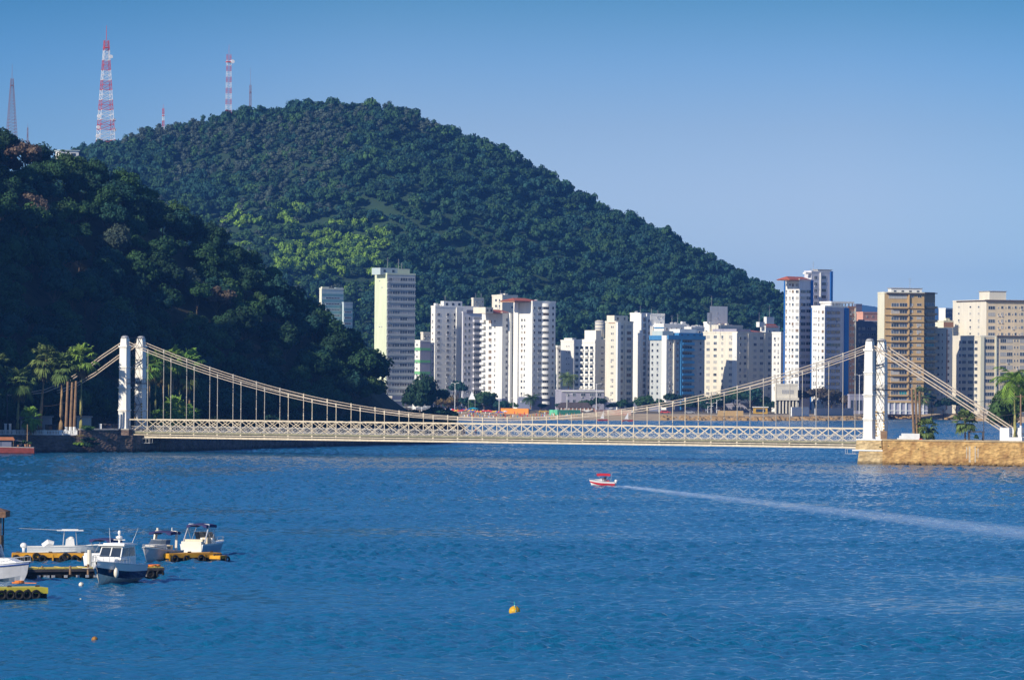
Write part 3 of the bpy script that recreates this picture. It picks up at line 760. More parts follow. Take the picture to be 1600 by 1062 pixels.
for sy in (-1, 1):
    y = sy * (HW - .02)
    for off in (0.28, -0.28):
        MB().path([(x, y, zc(x, off)) for x in XS], .08, 6).path([(x, y + .2, zc(x, off)) for x in XS], .06, 5).build('main_cable', M_CABLE, BR)
    clamp = MB()
    for i in range(1, NP):
        x = i * PL
        h = MB().tube((x, y, 4.0), (x, y, zc(x, -.28)), .09, n=6).box(x - .13, x + .13, y - .13, y + .13, zc(x, -.42), zc(x, .5)).box(x - .1, x + .1, y - .1, y + .1, 4.0 + (zc(x) - 4) * .5, 4.25 + (zc(x) - 4) * .5)
        h.build('hanger', M_BPAINT if zc(x) < 14 else mat('grey cream steel', (0.46, 0.42, 0.36), .6, .12, 1.2), BR)
    # stiffening truss
    t = MB(); zt, zd, zb = 7.35, 4.62, 3.42
    x0, x1 = 1.1, SPAN - 1.1
    yo = y - sy * -0.0
    t.bar((x0, y, zt), (x1, y, zt), .24, .25)
    t.bar((x0, y, zb), (x1, y, zb), .34, .42)
    for i in range(NP + 1):
        x = min(max(i * PL, x0), x1)
        t.bar((x, y, zd), (x, y, zt), .17, .14); t.bar((x, y, zb), (x, y, zd), .34, .22)
    for i in range(NP):
        xa = i * PL
        for f0 in (0.0, .52):
            for flip in (0, 1):
                a, b = xa + f0 * PL + .15, xa + (f0 + .66) * PL
                if flip: a, b = xa + PL - f0 * PL - .15, xa + PL - (f0 + .66) * PL
                if max(a, b) > x1 or min(a, b) < x0 - .3: continue
                t.bar((a, y, zt - .12), (b, y, zd + .02), .08, .115)
    t.build('truss', M_BPAINT, BR)
    MB().bar((x0, y, zd - .16), (x1, y, zd - .16), .30, .36).build('deck_edge_beam', mat('olive grey steel', (.30, .29, .19), .7, .2, 1.0), BR)
    # footway parapet of fine lattice
    r = MB(); yy = sy * (HW - .55)
    r.bar((x0, yy, 5.85), (x1, yy, 5.85), .08, .08); r.bar((x0, yy, 4.85), (x1, yy, 4.85), .06, .06)
    n = 120
    for i in range(n):
        a, b = x0 + (x1 - x0) * i / n, x0 + (x1 - x0) * (i + 1) / n
        r.bar((a, yy, 4.85), (b, yy, 5.85), .045, .045); r.bar((a, yy, 5.85), (b, yy, 4.85), .045, .045); r.bar((a, yy, 4.7), (a, yy, 5.85), .06, .06)
    r.build('railing', M_GSTEEL, BR)
d = MB().box(-1, SPAN + 1, -HW + .16, HW - .16, 4.2, 4.72)
for i in range(NP * 2 + 1): d.box(i * PL / 2 - .1, i * PL / 2 + .1, -HW + .2, HW - .2, 3.55, 4.2)
d.build('deck', mat('grey deck planks', (.36, .33, .30), .85, .15, .8), BR)
MB().tube((1, -HW - .35, 3.95), (SPAN - 1, -HW - .35, 3.95), .13, n=6).build('pipe', M_BPAINT, BR)
# back stays
for sy in (-1, 1):
    y = sy * (HW - .02)
    for off in (.32, -.32):
        MB().path([(-.2, y, ZT - 1.1 + off), (-6, y, 21.5 + off), (-12, y, 17.6 + off), (-17, y, 15.0 + off), (-21, y, 13.6 + off), (-26, y, 12.9 + off * .6), (-31, y, 12.6 + off * .3)], .13, 6).build('backstay_cable', M_CABLE, BR)
        MB().path([(SPAN + .2, y, ZT - 1.1 + off), (SPAN + 15, y, 16.2 + off), (SPAN + 31.5, y, 6.2 + off)], .13, 6).path([(SPAN + .2, y + .25, ZT - 1.1 + off), (SPAN + 15, y + .25, 16.2 + off), (SPAN + 31.5, y + .25, 6.2 + off)], .11, 5).build('backstay_cable', M_CABLE, BR)
    q = MB()
    q.box(SPAN + 29.2, SPAN + 31.2, y - 1.1, y + 1.1, 5.0, 7.9); q.prism([(SPAN + 31.2, y - 1.1), (SPAN + 34, y - 1.1), (SPAN + 34, y + 1.1), (SPAN + 31.2, y + 1.1)], 5.0, 6.0)
    q.build('anchor_block', M_WHITEP, BR)
    q = MB().tube((-31, y, 3.8), (-31, y, 12.6), .16, .14, 8).build('anchor_post', M_DSTEEL, BR)
# maintenance cradles under the deck
def cradle(x0, x1):
    c = MB()
    for yy in (-4.6, -3.4):
        for z in (2.1, 3.1): c.bar((x0, yy, z), (x1, yy, z), .07, .07)
        for x in (x0, (x0 + x1) / 2, x1): c.bar((x, yy, 2.1), (x, yy, 3.3), .07, .07)
    for x in (x0, x1):
        for z in (2.1, 3.1): c.bar((x, -4.6, z), (x, -3.4, z), .07, .07)
    c.build('maintenance_cradle', M_GSTEEL, BR)
cradle(2, 4.6); cradle(5.2, 7.2); cradle(SPAN - 5.0, SPAN - 1.6)

# ------------------------------------------------------------ right quay
zq = 5.05
rw = [bw(SPAN - 1.9, -5.0), bw(SPAN - 1.9, 6.5), bw(SPAN + 3, 30), (190, 1000, 0), (190, 958, 0)]
a0 = Vector((77.6, 949.6, 0))
front = [(a0.x, a0.y), (91, 942.9), (105, 936.2), (135, 924), (190, 905)]
poly = front + [(190, 975), (120, 973), (bw(SPAN + 3, 9).x, bw(SPAN + 3, 9).y)]
w = MB(); n = len(front)
for (x0, y0), (x1, y1) in zip(front, front[1:]):      # battered masonry face
    w.add([(x0 - .0, y0 - .7, -1), (x1, y1 - .7, -1), (x1, y1, zq), (x0, y0, zq)], [(0, 1, 2, 3)])
w.prism(poly, -1, zq - .004)
t = thing('masonry_quay_wall', 'rough golden masonry quay wall carrying the right end of the bridge', 'quay wall', (0, 0, 0))
w.build('wall', M_STONE, t)
c = MB()
for (x0, y0), (x1, y1) in zip(front, front[1:]):
    c.bar((x0, y0 + .25, zq + .12), (x1, y1 + .25, zq + .12), .8, .28)
c.build('coping', mat('worn coping stone', (.50, .38, .22), .9, .2, .8), t)
tag(MB().prism([(p[0], p[1] + .8) for p in front] + poly[len(front):], zq, zq + .05).build('quay_top', [mat('pale paving', (.46, .40, .32), .9, .15, .5)]), 'paved top of the right quay', kind='structure')
rb = MB(); rr = random.Random(4)
for i in range(150):
    x = rr.uniform(a0.x, 130); f = [y0 + (y1 - y0) * (x - x0) / (x1 - x0) for (x0, y0), (x1, y1) in zip(front, front[1:]) if x0 <= x <= x1]
    if not f: f = [front[0][1]]
    s = rr.uniform(.2, .55); rb.ell((x, f[0] - .9 + rr.uniform(-.3, .2), .05 + rr.uniform(-.1, .3)), s * 1.3, s, s * .7, 6, 4)
tag(rb.build('foot_rocks', M_STONE, None), 'loose boulders along the foot of the golden quay wall', 'boulders', kind='stuff')
# piers under the towers (stepped masonry)
def pier(name, x, mats_, lab, left):
    t = thing(name, lab, 'bridge pier', bw(x, 0), -TH)
    m = MB(); s = -1 if left else 1
    m.frus(0 if left else 1.2, -HW, -1.2, 2.75, 3.1, 2.5, 2.7, 2.05); m.frus(0 if left else 1.2, HW, -1.2, 2.75, 3.1, 2.5, 2.7, 2.05)
    m.box(-2.0, 2.9, -HW + 1.9, HW - 1.9, -1, 2.7)
    m.build('base', mats_[0], t)
    MB().box(-2.95, 4.0, -HW - 2.25, HW + 2.25, 2.75, 3.0).build('ledge', mats_[1], t)
    MB().frus(.6, 0, 3.0, 5.0, 2.95, HW + 1.95, 2.75, HW + 1.8).build('shaft', mats_[0], t)
    MB().box(-2.3, 3.5, -HW - 1.95, -HW + 1.75, 5.0, 5.24).box(-2.3, 3.5, HW - 1.75, HW + 1.95, 5.0, 5.24).build('capstone', mats_[2], t)
    return t
pier('bridge_pier', SPAN, (M_PIER, M_WHITEP, M_WHITEP), 'stepped pale stone pier under the right bridge tower', False)
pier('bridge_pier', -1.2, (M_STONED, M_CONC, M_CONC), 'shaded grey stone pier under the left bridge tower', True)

# ------------------------------------------------------------ left quay wall with balustrade
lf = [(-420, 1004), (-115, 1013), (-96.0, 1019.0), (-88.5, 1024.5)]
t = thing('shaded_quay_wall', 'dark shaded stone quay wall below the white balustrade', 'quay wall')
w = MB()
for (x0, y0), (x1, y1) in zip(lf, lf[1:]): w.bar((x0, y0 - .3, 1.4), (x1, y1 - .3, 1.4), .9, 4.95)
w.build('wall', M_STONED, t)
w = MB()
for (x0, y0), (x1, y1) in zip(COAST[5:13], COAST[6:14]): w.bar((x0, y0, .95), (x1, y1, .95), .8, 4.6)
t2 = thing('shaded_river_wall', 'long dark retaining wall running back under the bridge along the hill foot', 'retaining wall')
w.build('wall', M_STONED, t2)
t = thing('balustrade', 'low white balustrade on the shaded quay wall', 'balustrade')
r = MB(); bl = MB()
(x0, y0), (x1, y1) = (-135, 1012.2), (-97.5, 1018.2); n = 110
for i in range(n + 1):
    f = i / n; x, y = x0 + (x1 - x0) * f, y0 + (y1 - y0) * f
    w_ = .28 if i % 10 == 0 else .09
    bl.box(x - w_, x + w_, y - .15, y + .15, 3.9, 5.0 if i % 10 == 0 else 4.8)
bl.build('baluster', M_WHITEP, t)
r.bar((x0, y0, 4.85), (x1, y1, 4.85), .4, .16).bar((x0, y0, 3.98), (x1, y1, 3.98), .5, .2); r.build('rail', M_WHITEP, t)
t = thing('pier_block', 'dark raised masonry block left of the bridge pier', 'masonry block')
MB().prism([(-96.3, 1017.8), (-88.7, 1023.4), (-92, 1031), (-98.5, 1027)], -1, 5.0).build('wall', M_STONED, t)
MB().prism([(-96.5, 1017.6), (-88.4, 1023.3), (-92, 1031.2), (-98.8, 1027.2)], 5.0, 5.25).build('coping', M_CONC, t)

# ------------------------------------------------------------ palms
def frond(rng_, mb, base, az, el, L, leaf, droop):
    """feather frond: an arching rib with two rows of leaflets"""
    p = Vector(base); a = el; pts = [p.copy()]; n = 8
    for i in range(n):
        a -= droop / n * (0.6 + i * .12)
        p = p + Vector((math.cos(az) * math.cos(a), math.sin(az) * math.cos(a), math.sin(a))) * (L / n); pts.append(p.copy())
    sd = Vector((-math.sin(az), math.cos(az), 0))
    for i in range(1, n + 1):
        q = pts[i]; d = (pts[i] - pts[i - 1]).normalized(); ll = leaf * (0.5 + 1.2 * math.sin(math.pi * min(.95, (i + .5) / (n + 1))))
        for s in (-1, 1):
            for j in (0, .5):
                b = q - d * (L / n) * j; tip = b + sd * s * ll * .8 + d * ll * .5 - Vector((0, 0, ll * rng_.uniform(.15, .6)))
                w_ = d * (L / n) * .2
                mb.add([b - w_, tip, b + w_ + Vector((0, 0, .04))], [(0, 1, 2)])
    for i in range(n):
        mb.add([pts[i] - sd * .05, pts[i] + sd * .05, pts[i + 1] + sd * .03, pts[i + 1] - sd * .03], [(0, 1, 2, 3)])
def fan(rng_, mb, base, az, el, L, R):
    """fan leaf on a stalk"""
    d = Vector((math.cos(az) * math.cos(el), math.sin(az) * math.cos(el), math.sin(el))); c = Vector(base) + d * L
    sd = Vector((-math.sin(az), math.cos(az), 0)); nn = sd.cross(d)
    mb.add([Vector(base) - sd * .04, Vector(base) + sd * .04, c + sd * .03, c - sd * .03], [(0, 1, 2, 3)])
    for k in range(-5, 6):
        a = k * .27; e = (d * math.cos(a) + sd * math.sin(a)).normalized(); r = R * (1 - .04 * abs(k)) * rng_.uniform(.85, 1.1)
        tip = c + e * r - Vector((0, 0, r * rng_.uniform(.2, .55))); m_ = c + e * r * .55 ; s2 = e.cross(nn) * r * .12
        mb.add([c, m_ - s2, tip, m_ + s2], [(0, 1, 2, 3)])
def palm(label, px, pbase, ptop, Y, R, kind='fan', lean=0.0, r0=.34, bark=None, group=None, leaf=None, zbase=None, seed=0, dead=True, name='palm_tree'):
    rg = random.Random(seed * 77 + int(px)); R = R * 1.18
    b = at(px, pbase, Y); T = at(px + lean, ptop, Y); z0 = b.z if zbase is None else zbase
    H_ = T.z - z0; dx = T.x - b.x
    t = thing(name, label, 'palm tree', (b.x, Y, z0), 0, group)
    n = 9; pts = [(dx * (i / n) ** 1.3, .15 * math.sin(i), H_ * i / n) for i in range(n + 1)]
    MB().path(pts, [r0 * (1.25 - .55 * min(1, i / 3 * .5) - .25 * (i / n)) for i in range(n + 1)], 8).build('trunk', bark or M_PTRUNK, t, True)
    top = Vector(pts[-1]); lf = leaf or L_PALM
    c = MB()
    if kind == 'fan':
        for i in range(52):
            el = rg.uniform(-1.0, 1.35); fan(rg, c, top + Vector((0, 0, rg.uniform(-.4, .3))), rg.uniform(0, 6.28), el, R * rg.uniform(.38, .62), R * rg.uniform(.42, .6))
        c.build('crown', lf, t)
        if dead:
            s_ = MB()
            for i in range(20): fan(rg, s_, top + Vector((0, 0, -.6)), rg.uniform(0, 6.28), rg.uniform(-1.45, -.85), R * rg.uniform(.3, .5), R * rg.uniform(.35, .5))
            s_.build('dead_fronds', L_PALMD, t)
    else:
        MB().tube(top - Vector((0, 0, 1.0)), top + Vector((0, 0, 1.1)), r0 * .62, r0 * .4, 8).build('crownshaft', M_SHAFT, t)
        for i in range(26):
            frond(rg, c, top + Vector((0, 0, .9)), i * 2.4, rg.uniform(-.35, 1.3), R * rg.uniform(.85, 1.1), R * .26, rg.uniform(1.2, 2.1))
        c.build('crown', lf, t)
    return t
GL = 'palms along the left quay'
palm('palm with drooping shaded crown, nearest the left picture edge', 27, 670, 596, 1022, 3.6, lean=4, group=GL, bark=M_PGREEN)
palm('tall leaning palm behind the cable end, third trunk from the quay corner', 62, 672, 562, 1024, 3.7, lean=10, r0=.38, group=GL)
palm('tall palm with yellowish trunk just left of the three white based poles', 95, 672, 572, 1024, 3.5, lean=3, r0=.42, group=GL)
palm('straight tall palm right of the three white based poles', 126, 671, 560, 1026, 3.6, lean=2, r0=.32, group=GL, bark=M_PGREEN, leaf=L_PALMB)
palm('palm crown cut by the left picture edge above the quay', -8, 670, 568, 1022, 3.2, group=GL)
palm('short stubby palm on the quay corner over the red boat', 48, 680, 652, 1014, 2.5, zbase=3.8, group=GL, leaf=L_PALMB)
for i, (px, pt, dy) in enumerate(((-26, 596, 0), (-50, 606, 6), (-75, 616, -4), (-34, 616, -14), (-58, 622, -18), (-95, 606, 0))):
    palm('palm standing on the quay outside the left edge, number %s from it' % ['one', 'two', 'three', 'four', 'five', 'six'][i], px, 670, pt, 1016 + dy, 3.8, group='palms beyond the left edge', seed=i, dead=False, zbase=3.8)
for i, (px, hh) in enumerate(((-28, 1.25), (-48, 1.3), (-75, 1.4))):  # unseen trees put here to shade the left quay wall
    q = at(px, 660, 1006 - i * 3)
    tree('shade_tree', 'broad unseen tree shading the quay from beyond the left edge, ' + ['nearest the palms', 'in the middle', 'farthest out'][i], (q.x, q.y, 3.6), (1.15, 1.15, hh), L_DARK, i, 'big', trunk=3)
GR = 'palms behind the left bridge tower'
for i, (px, pt, Y, R) in enumerate(((234, 572, 1062, 3.3), (243, 566, 1066, 3.4), (255, 574, 1072, 3.3), (264, 568, 1078, 3.3), (270, 560, 1072, 3.2), (281, 580, 1080, 3.1), (296, 563, 1084, 3.4), (291, 590, 1090, 3.0))):
    palm(['slim palm right against the left tower', 'second palm from the left tower, yellow trunk', 'third palm from the left tower', 'fourth palm from the left tower', 'fifth palm from the left tower, high crown',
          'sixth palm from the left tower, lower crown', 'palm standing furthest from the left tower with bright crown', 'thin palm in shade behind the hangers'][i],
         px, 664, pt, Y, R, r0=.30, group=GR, bark=(M_PTRUNK, M_PGREEN)[i % 2], zbase=3.8, leaf=(L_PALM, L_PALMB)[i in (0, 4, 6)], seed=i)
for i, (px, py, Y, R) in enumerate(((262, 642, 1046, 2.6), (273, 634, 1050, 2.8), (284, 640, 1054, 2.8), (296, 646, 1058, 2.6), (246, 650, 1046, 2.0))):
    palm(['bushy low palm behind the railing', 'bushy low palm, tallest of the clump by the left tower', 'bushy low palm with yellow fronds', 'bushy low palm at the right end of the clump', 'small low palm next to the left tower'][i],
         px, 668, py + 4, Y, R, r0=.22, group='low palms by the left tower', zbase=3.8, leaf=L_PALMB, dead=False, seed=i + 5, name='bushy_palm')
palm('round leafy palm close to the wooden poles on the right quay', 1447, 690, 668, 951, 2.6, r0=.2, zbase=zq, leaf=L_PALM, dead=False)
palm('round leafy palm in the middle of the right quay', 1508, 690, 659, 947, 2.6, r0=.2, zbase=zq, leaf=L_PALM, dead=False, seed=2)
palm('tall feather palm rising over the anchor block', 1586, 692, 601, 948, 4.6, kind='feather', r0=.34, lean=-1, zbase=zq, leaf=L_PALMB, bark=M_PGREEN)
palm('feather palm cut by the right picture edge', 1622, 692, 606, 956, 4.6, kind='feather', r0=.34, zbase=zq, leaf=L_PALM, bark=M_PGREEN, seed=3)
q = at(1590, 640, 962)
tree('leafy_tree', 'large leafy tree behind the tall feather palm', (q.x - 1, 963, zq), (1.0, 1.0, 1.45), L_MID, 1, trunk=3)
q = at(1568, 640, 968)
tree('leafy_tree', 'leafy tree partly hidden left of the tall feather palm', (q.x, 968, zq), (.75, .75, 1.2), L_GREEN, 2, trunk=1.8)

# ------------------------------------------------------------ poles, blocks and small things on the quays
def pole(label, px, pb, ptp, Y, r, zb, lean=0, white=False, m=None, cat='wooden pole', group=None):
    a, b = at(px, pb, Y), at(px + lean, ptp, Y)
    t = thing('wooden_pole', label, cat, (a.x, Y, zb), 0, group)
    MB().tube((0, 0, 1.6 if white else 0), (b.x - a.x, 0, b.z - zb), r, r * .8, 8).build('shaft', m or M_POLE, t)
    if white: MB().tube((0, 0, 0), ((b.x - a.x) * .1, 0, 1.9), r * 1.12, r * 1.1, 8).build('painted_base', M_WHITEP, t)
    return t
G3 = 'white based poles on the left quay'
for i, (px, ptp) in enumerate(((103, 596), (110, 597), (116, 595))):
    pole(['brown pole with white painted base, leftmost of three', 'brown pole with white painted base, middle of three', 'brown pole with white painted base, rightmost of three'][i], px, 672, ptp, 1021, .33, 3.8, 3, True, group=G3)
for i, (px, ptp, ln) in enumerate(((1428.5, 608, -4), (1433, 608, -2.5), (1437, 611, 0))):
    pole(['bare wooden pole, leftmost of three on the right quay', 'bare wooden pole, middle of three on the right quay', 'bare wooden pole, rightmost of three on the right quay'][i], px, 690, ptp, 950 + i * .3, .30, zq, ln, group='wooden poles on the right quay')
t = pole('utility pole with cross arm beside the tall feather palm', 1595, 690, 616, 941, .2, zq, 0, False, cat='utility pole')
MB().bar((-1.2, 0, 9.4), (1.2, 0, 9.4), .12, .12).build('cross_arm', M_POLE, t); MB().tube((0, 0, 0), (0, 0, 3.4), .25, .25, 8).build('painted_base', M_WHITEP, t)
pole('thin dark post in front of the far beach', 1537, 690, 643, 943, .08, zq, 0, m=M_DSTEEL, cat='post')
def wblock(name, label, cat, px0, px1, py0, Y, dep, m, steps=None):
    a, b = at(px0, py0, Y), at(px1, py0, Y)
    t = thing(name, label, cat, (a.x, Y, zq)); w_ = b.x - a.x; h = a.z - zq
    mb = MB().box(0, w_, 0, dep, 0, h)
    if steps:
        for k in range(steps): mb.box(-.45 * (k + 1), -.45 * k, .1, dep, 0, h * (1 - (k + 1) / (steps + 1)))
    mb.build('wall', m, t); return t
wblock('white_kiosk', 'low white masonry block with steps by the three wooden poles', 'masonry block', 1411, 1437, 677, 948.6, 4, M_WHITEP, 2)
wblock('white_bench', 'white stone bench near the round palms', 'bench', 1475, 1490, 687.5, 945.4, .6, M_WHITEP)
wblock('white_kerb_block', 'low white block left of the dark cage', 'masonry block', 1505, 1514, 688.5, 943.4, 1.2, M_WHITEP)
wblock('white_kerb', 'long low white kerb towards the anchor blocks', 'kerb', 1519, 1563, 689.5, 942.0, .5, M_WHITEP)
wblock('small_sentry_box', 'small dark wooden hut beside the right bridge tower', 'hut', 1377, 1386, 673, 952.5, 2.0, M_POLE)
wblock('red_box', 'small red box beside the low white block', 'box', 1436.5, 1441, 685, 947.6, .8, M_REDP)
a = at(1515, 675, 944); t = thing('plant_cage', 'dark open frame cage with a shrub inside on the right quay', 'cage', (a.x, 944, zq))
W_ = at(1537, 675, 944).x - a.x; Hh = a.z - zq; mb = MB()
for x in (0, W_):
    for y in (0, 2): mb.box(x - .12, x + .12, y - .12, y + .12, 0, Hh)
mb.box(-.2, W_ + .2, -.2, .12, Hh, Hh + .2).box(-.2, W_ + .2, 1.88, 2.2, Hh, Hh + .2).box(-.2, .12, -.2, 2.2, Hh, Hh + .2); mb.build('frame', M_DSTEEL, t)
c = link('shrub', crown_mesh(2, L_MID, 'mid'), t); c.location = (W_ / 2, 1, .0); c.scale = (.13, .13, .22)
for i, (px, py, s) in enumerate(((1380, 696, .35), (1392, 694, .3), (1437, 698, .32), (1523, 694, .22), (1446, 697, .2))):
    q = at(px, py, 944.0)
    f = [y0 + (y1 - y0) * (q.x - x0) / (x1 - x0) for (x0, y0), (x1, y1) in zip(front, front[1:]) if x0 <= q.x <= x1]
    t = thing('wall_plant', 'tuft of weeds growing on the golden quay wall, ' + ['nearest the stone pier', 'second from the stone pier', 'below the three wooden poles', 'above the pale stains', 'below the first round palm'][i], 'plant', (q.x, (f[0] if f else 950) - .1, q.z - .6))
    c = link('foliage', crown_mesh(i, L_MID, 'mid'), t); c.scale = (s * .22, s * .12, s * .16)
# pale runs of lime on the quay wall
st = MB()
for px, w_, y0, y1 in ((1511, .35, 698, 716), (1516, .7, 697, 722), (1524, .5, 697, 722), (1528, .4, 700, 715)):
    a, b = at(px, y0, 941), at(px, y1, 941)
    f = [q0 + (q1 - q0) * (a.x - x0) / (x1 - x0) for (x0, q0), (x1, q1) in zip(front, front[1:]) if x0 <= a.x <= x1][0]
    bt = lambda z: f - .7 * (zq - z) / (zq + 1) - .012
    st.add([(a.x - w_ / 2, bt(b.z), b.z), (a.x + w_ / 2 - .1, bt(b.z), b.z), (a.x + w_ / 2, bt(a.z), a.z), (a.x - w_ / 2, bt(a.z), a.z)], [(0, 1, 2, 3)])
wl_ = bpy.data.objects['masonry_quay_wall']; st.build('lime_stain', mat('lime stain', (.62, .52, .38), .9, .2, 1.5), wl_)
# left quay: small houses behind the balustrade, hedge bush, hut roofs
def hut(label, px0, px1, pt, Y, dep, wm, rm, zb=3.8, roof='flat'):
    a, b = at(px0, pt, Y), at(px1, pt, Y); t = thing('waterfront_house', label, 'house', (a.x, Y, zb)); w_ = b.x - a.x; h = a.z - zb
    MB().box(0, w_, 0, dep, 0, h).build('wall', wm, t)
    if roof == 'flat': MB().box(-.3, w_ + .3, -.3, dep + .3, h, h + .3).build('roof', rm, t)
    else:
        MB().add([(-.4, -.4, h), (w_ + .4, -.4, h), (w_ + .4, dep + .4, h), (-.4, dep + .4, h), (-.4, dep / 2, h + 1.5), (w_ + .4, dep / 2, h + 1.5)], [(0, 1, 5, 4), (2, 3, 4, 5), (1, 2, 5), (3, 0, 4), (0, 3, 2, 1)]).build('roof', rm, t)
    for k in range(max(1, int(w_ // 2.2))):
        x = .7 + k * 2.2
        if x + 1 < w_: MB().box(x, x + 1, -.06, .0, 1.0, 2.1).build('window', G_DARK, t)
    MB().box(w_ - .95, w_ - .15, -.07, 0, 0, 2.0).build('door', M_POLE, t)
    return t
hut('shaded small house with tiled roof behind the stubby palm', 32, 58, 655, 1040, 6, M_GREY, M_DKROOF, roof='gable')
hut('little pale house behind the leaning palm', 66, 78, 652, 1042, 5, M_GREY, M_CONC)
hut('plain grey blue house behind the straight palm', 120, 139, 652, 1036, 6, M_MINT, M_CONC)
hut('low brown shed between the palms', 77, 95, 665, 1038, 4, M_BROWN, M_DKROOF)
hut('low dark shed next to the left tower', 155, 186, 664, 1040, 4, M_DKBLUE, M_DKROOF, zb=4.2)
for i, px in enumerate((8, 15, 152)):
    a = at(px, 664, 1018); t = thing('gate_pillar', ['pale sign board post at the far left of the balustrade', 'pale stone pillar on the balustrade, second from the left edge', 'pale stone pillar left of the left bridge tower'][i], 'pillar', (a.x, 1019 if px < 100 else 1026, 3.8))
    MB().box(-.25, .25, -.25, .25, 0, 2.4).box(-.33, .33, -.33, .33, 2.4, 2.55).build('shaft', M_WHITEP, t)
for i, (px, py, s, m) in enumerate(((141, 668, .42, L_MID), (122, 690, .3, L_LIME), (132, 694, .45, L_DARK), (138, 684, .4, L_DARK), (146, 690, .36, L_DARK), (127, 676, .22, L_PALMD))):
    q = at(px, py, 1015 + (px - 120) * .15)
    t = thing('hanging_bush', 'bush spilling over the shaded quay wall, ' + ['topmost and brightest', 'yellowish and leftmost', 'dark, above the water', 'dark, in the middle', 'dark, nearest the tower', 'withered yellow tuft'][i], 'bush', (q.x, q.y, q.z - 1.2))
    c = link('foliage', crown_mesh(i % 6, m, 'mid'), t); c.scale = (s, s * .6, s * .6)
def wire(label, pts, r=.035):
    t = thing('overhead_wire', label, 'wire'); MB().path(pts, r, 4).build('strand', M_DSTEEL, t)
def sag(a, b, s, n=10): return [a.lerp(b, i / n) - Vector((0, 0, s * 4 * (i / n) * (1 - i / n))) for i in range(n + 1)]
wire('overhead wire crossing behind the poles on the right quay', sag(at(1434, 618, 945), at(1595, 619, 941), 1.2))
wire('lower overhead wire crossing the right quay', sag(at(1434, 634, 945), at(1595, 645, 941), 1.4))
wire('overhead wire running to the right edge', sag(at(1595, 619, 941), at(1660, 612, 941), .6))
wire('pale wire from the leaning palm to the poles', sag(at(66, 634, 1022), at(103, 628, 1021), .3))

# ------------------------------------------------------------ city shore: beach, ground, promenade
GZ = 2.5
shore_px = [(560, 651), (640, 652), (700, 652.5), (780, 655), (870, 656.5), (950, 656.5), (1050, 657), (1120, 657.5), (1200, 658), (1280, 657.5), (1340, 656.8), (1410, 654.5), (1480, 655.5), (1540, 658), (1600, 661), (1700, 665)]
shore = [gnd(*p) for p in shore_px]
shore = [Vector((-700, 1990, 0)), Vector((-300, 1985, 0))] + shore + [Vector((500, 1850, 0)), Vector((900, 1900, 0))]
def inl(p, d): return (p.x, p.y + d)
v = []; f = []
for p in shore: v += [(p.x, p.y - 14, -1.2), (p.x, p.y, -.02), (p.x, p.y + 14, .9), (p.x, p.y + 34, GZ)]
for i in range(len(shore) - 1):
    for k in range(3): f.append((4 * i + k, 4 * i + 4 + k, 4 * i + 5 + k, 4 * i + 1 + k))
tag(MB().add(v, f).build('beach', M_SAND), 'sandy beach along the city shore', kind='structure')
v = []; f = []
for p in shore: v += [(p.x, p.y + 34, GZ), (p.x, 4200, GZ)]
for i in range(len(shore) - 1): f.append((2 * i, 2 * i + 2, 2 * i + 3, 2 * i + 1))
tag(MB().add(v, f).build('city_ground', mat('dusty city ground', (.20, .17, .13), .95, .2, .05)), 'ground of the city behind the beach', kind='structure')
v = []; f = []
for p in shore: v += [(p.x, p.y + 42, GZ + .01), (p.x, p.y + 54, GZ + .01)]
for i in range(len(shore) - 1): f.append((2 * i, 2 * i + 2, 2 * i + 3, 2 * i + 1))
tag(MB().add(v, f).build('road', M_ASPH), 'shore avenue', kind='structure')
def shore_y(x):
    for a, b in zip(shore, shore[1:]):
        if a.x <= x <= b.x: return a.y + (b.y - a.y) * (x - a.x) / (b.x - a.x)
    return 1990
rk = MB(); rr = random.Random(11)
def pxx(px, Y): return at(px, 600, Y).x
for a, b, hgt in ((1030, 1215, 1.0), (1215, 1345, .8), (1345, 1470, .7), (1510, 1570, .6)):
    xa, xb = pxx(a, 1900), pxx(b, 1900)
    for i in range(int((xb - xa) * 3.2)):
        x = rr.uniform(xa, xb); s = rr.uniform(.5, 1.3); d = rr.uniform(3, 22)
        rk.ell((x, shore_y(x) + d, .1 + d * .06 * hgt), s * 1.3, s, s * .7, 6, 4)
tag(rk.build('shore_rocks', M_ROCKB), 'brown boulders heaped along the far shore', 'boulders', kind='stuff')

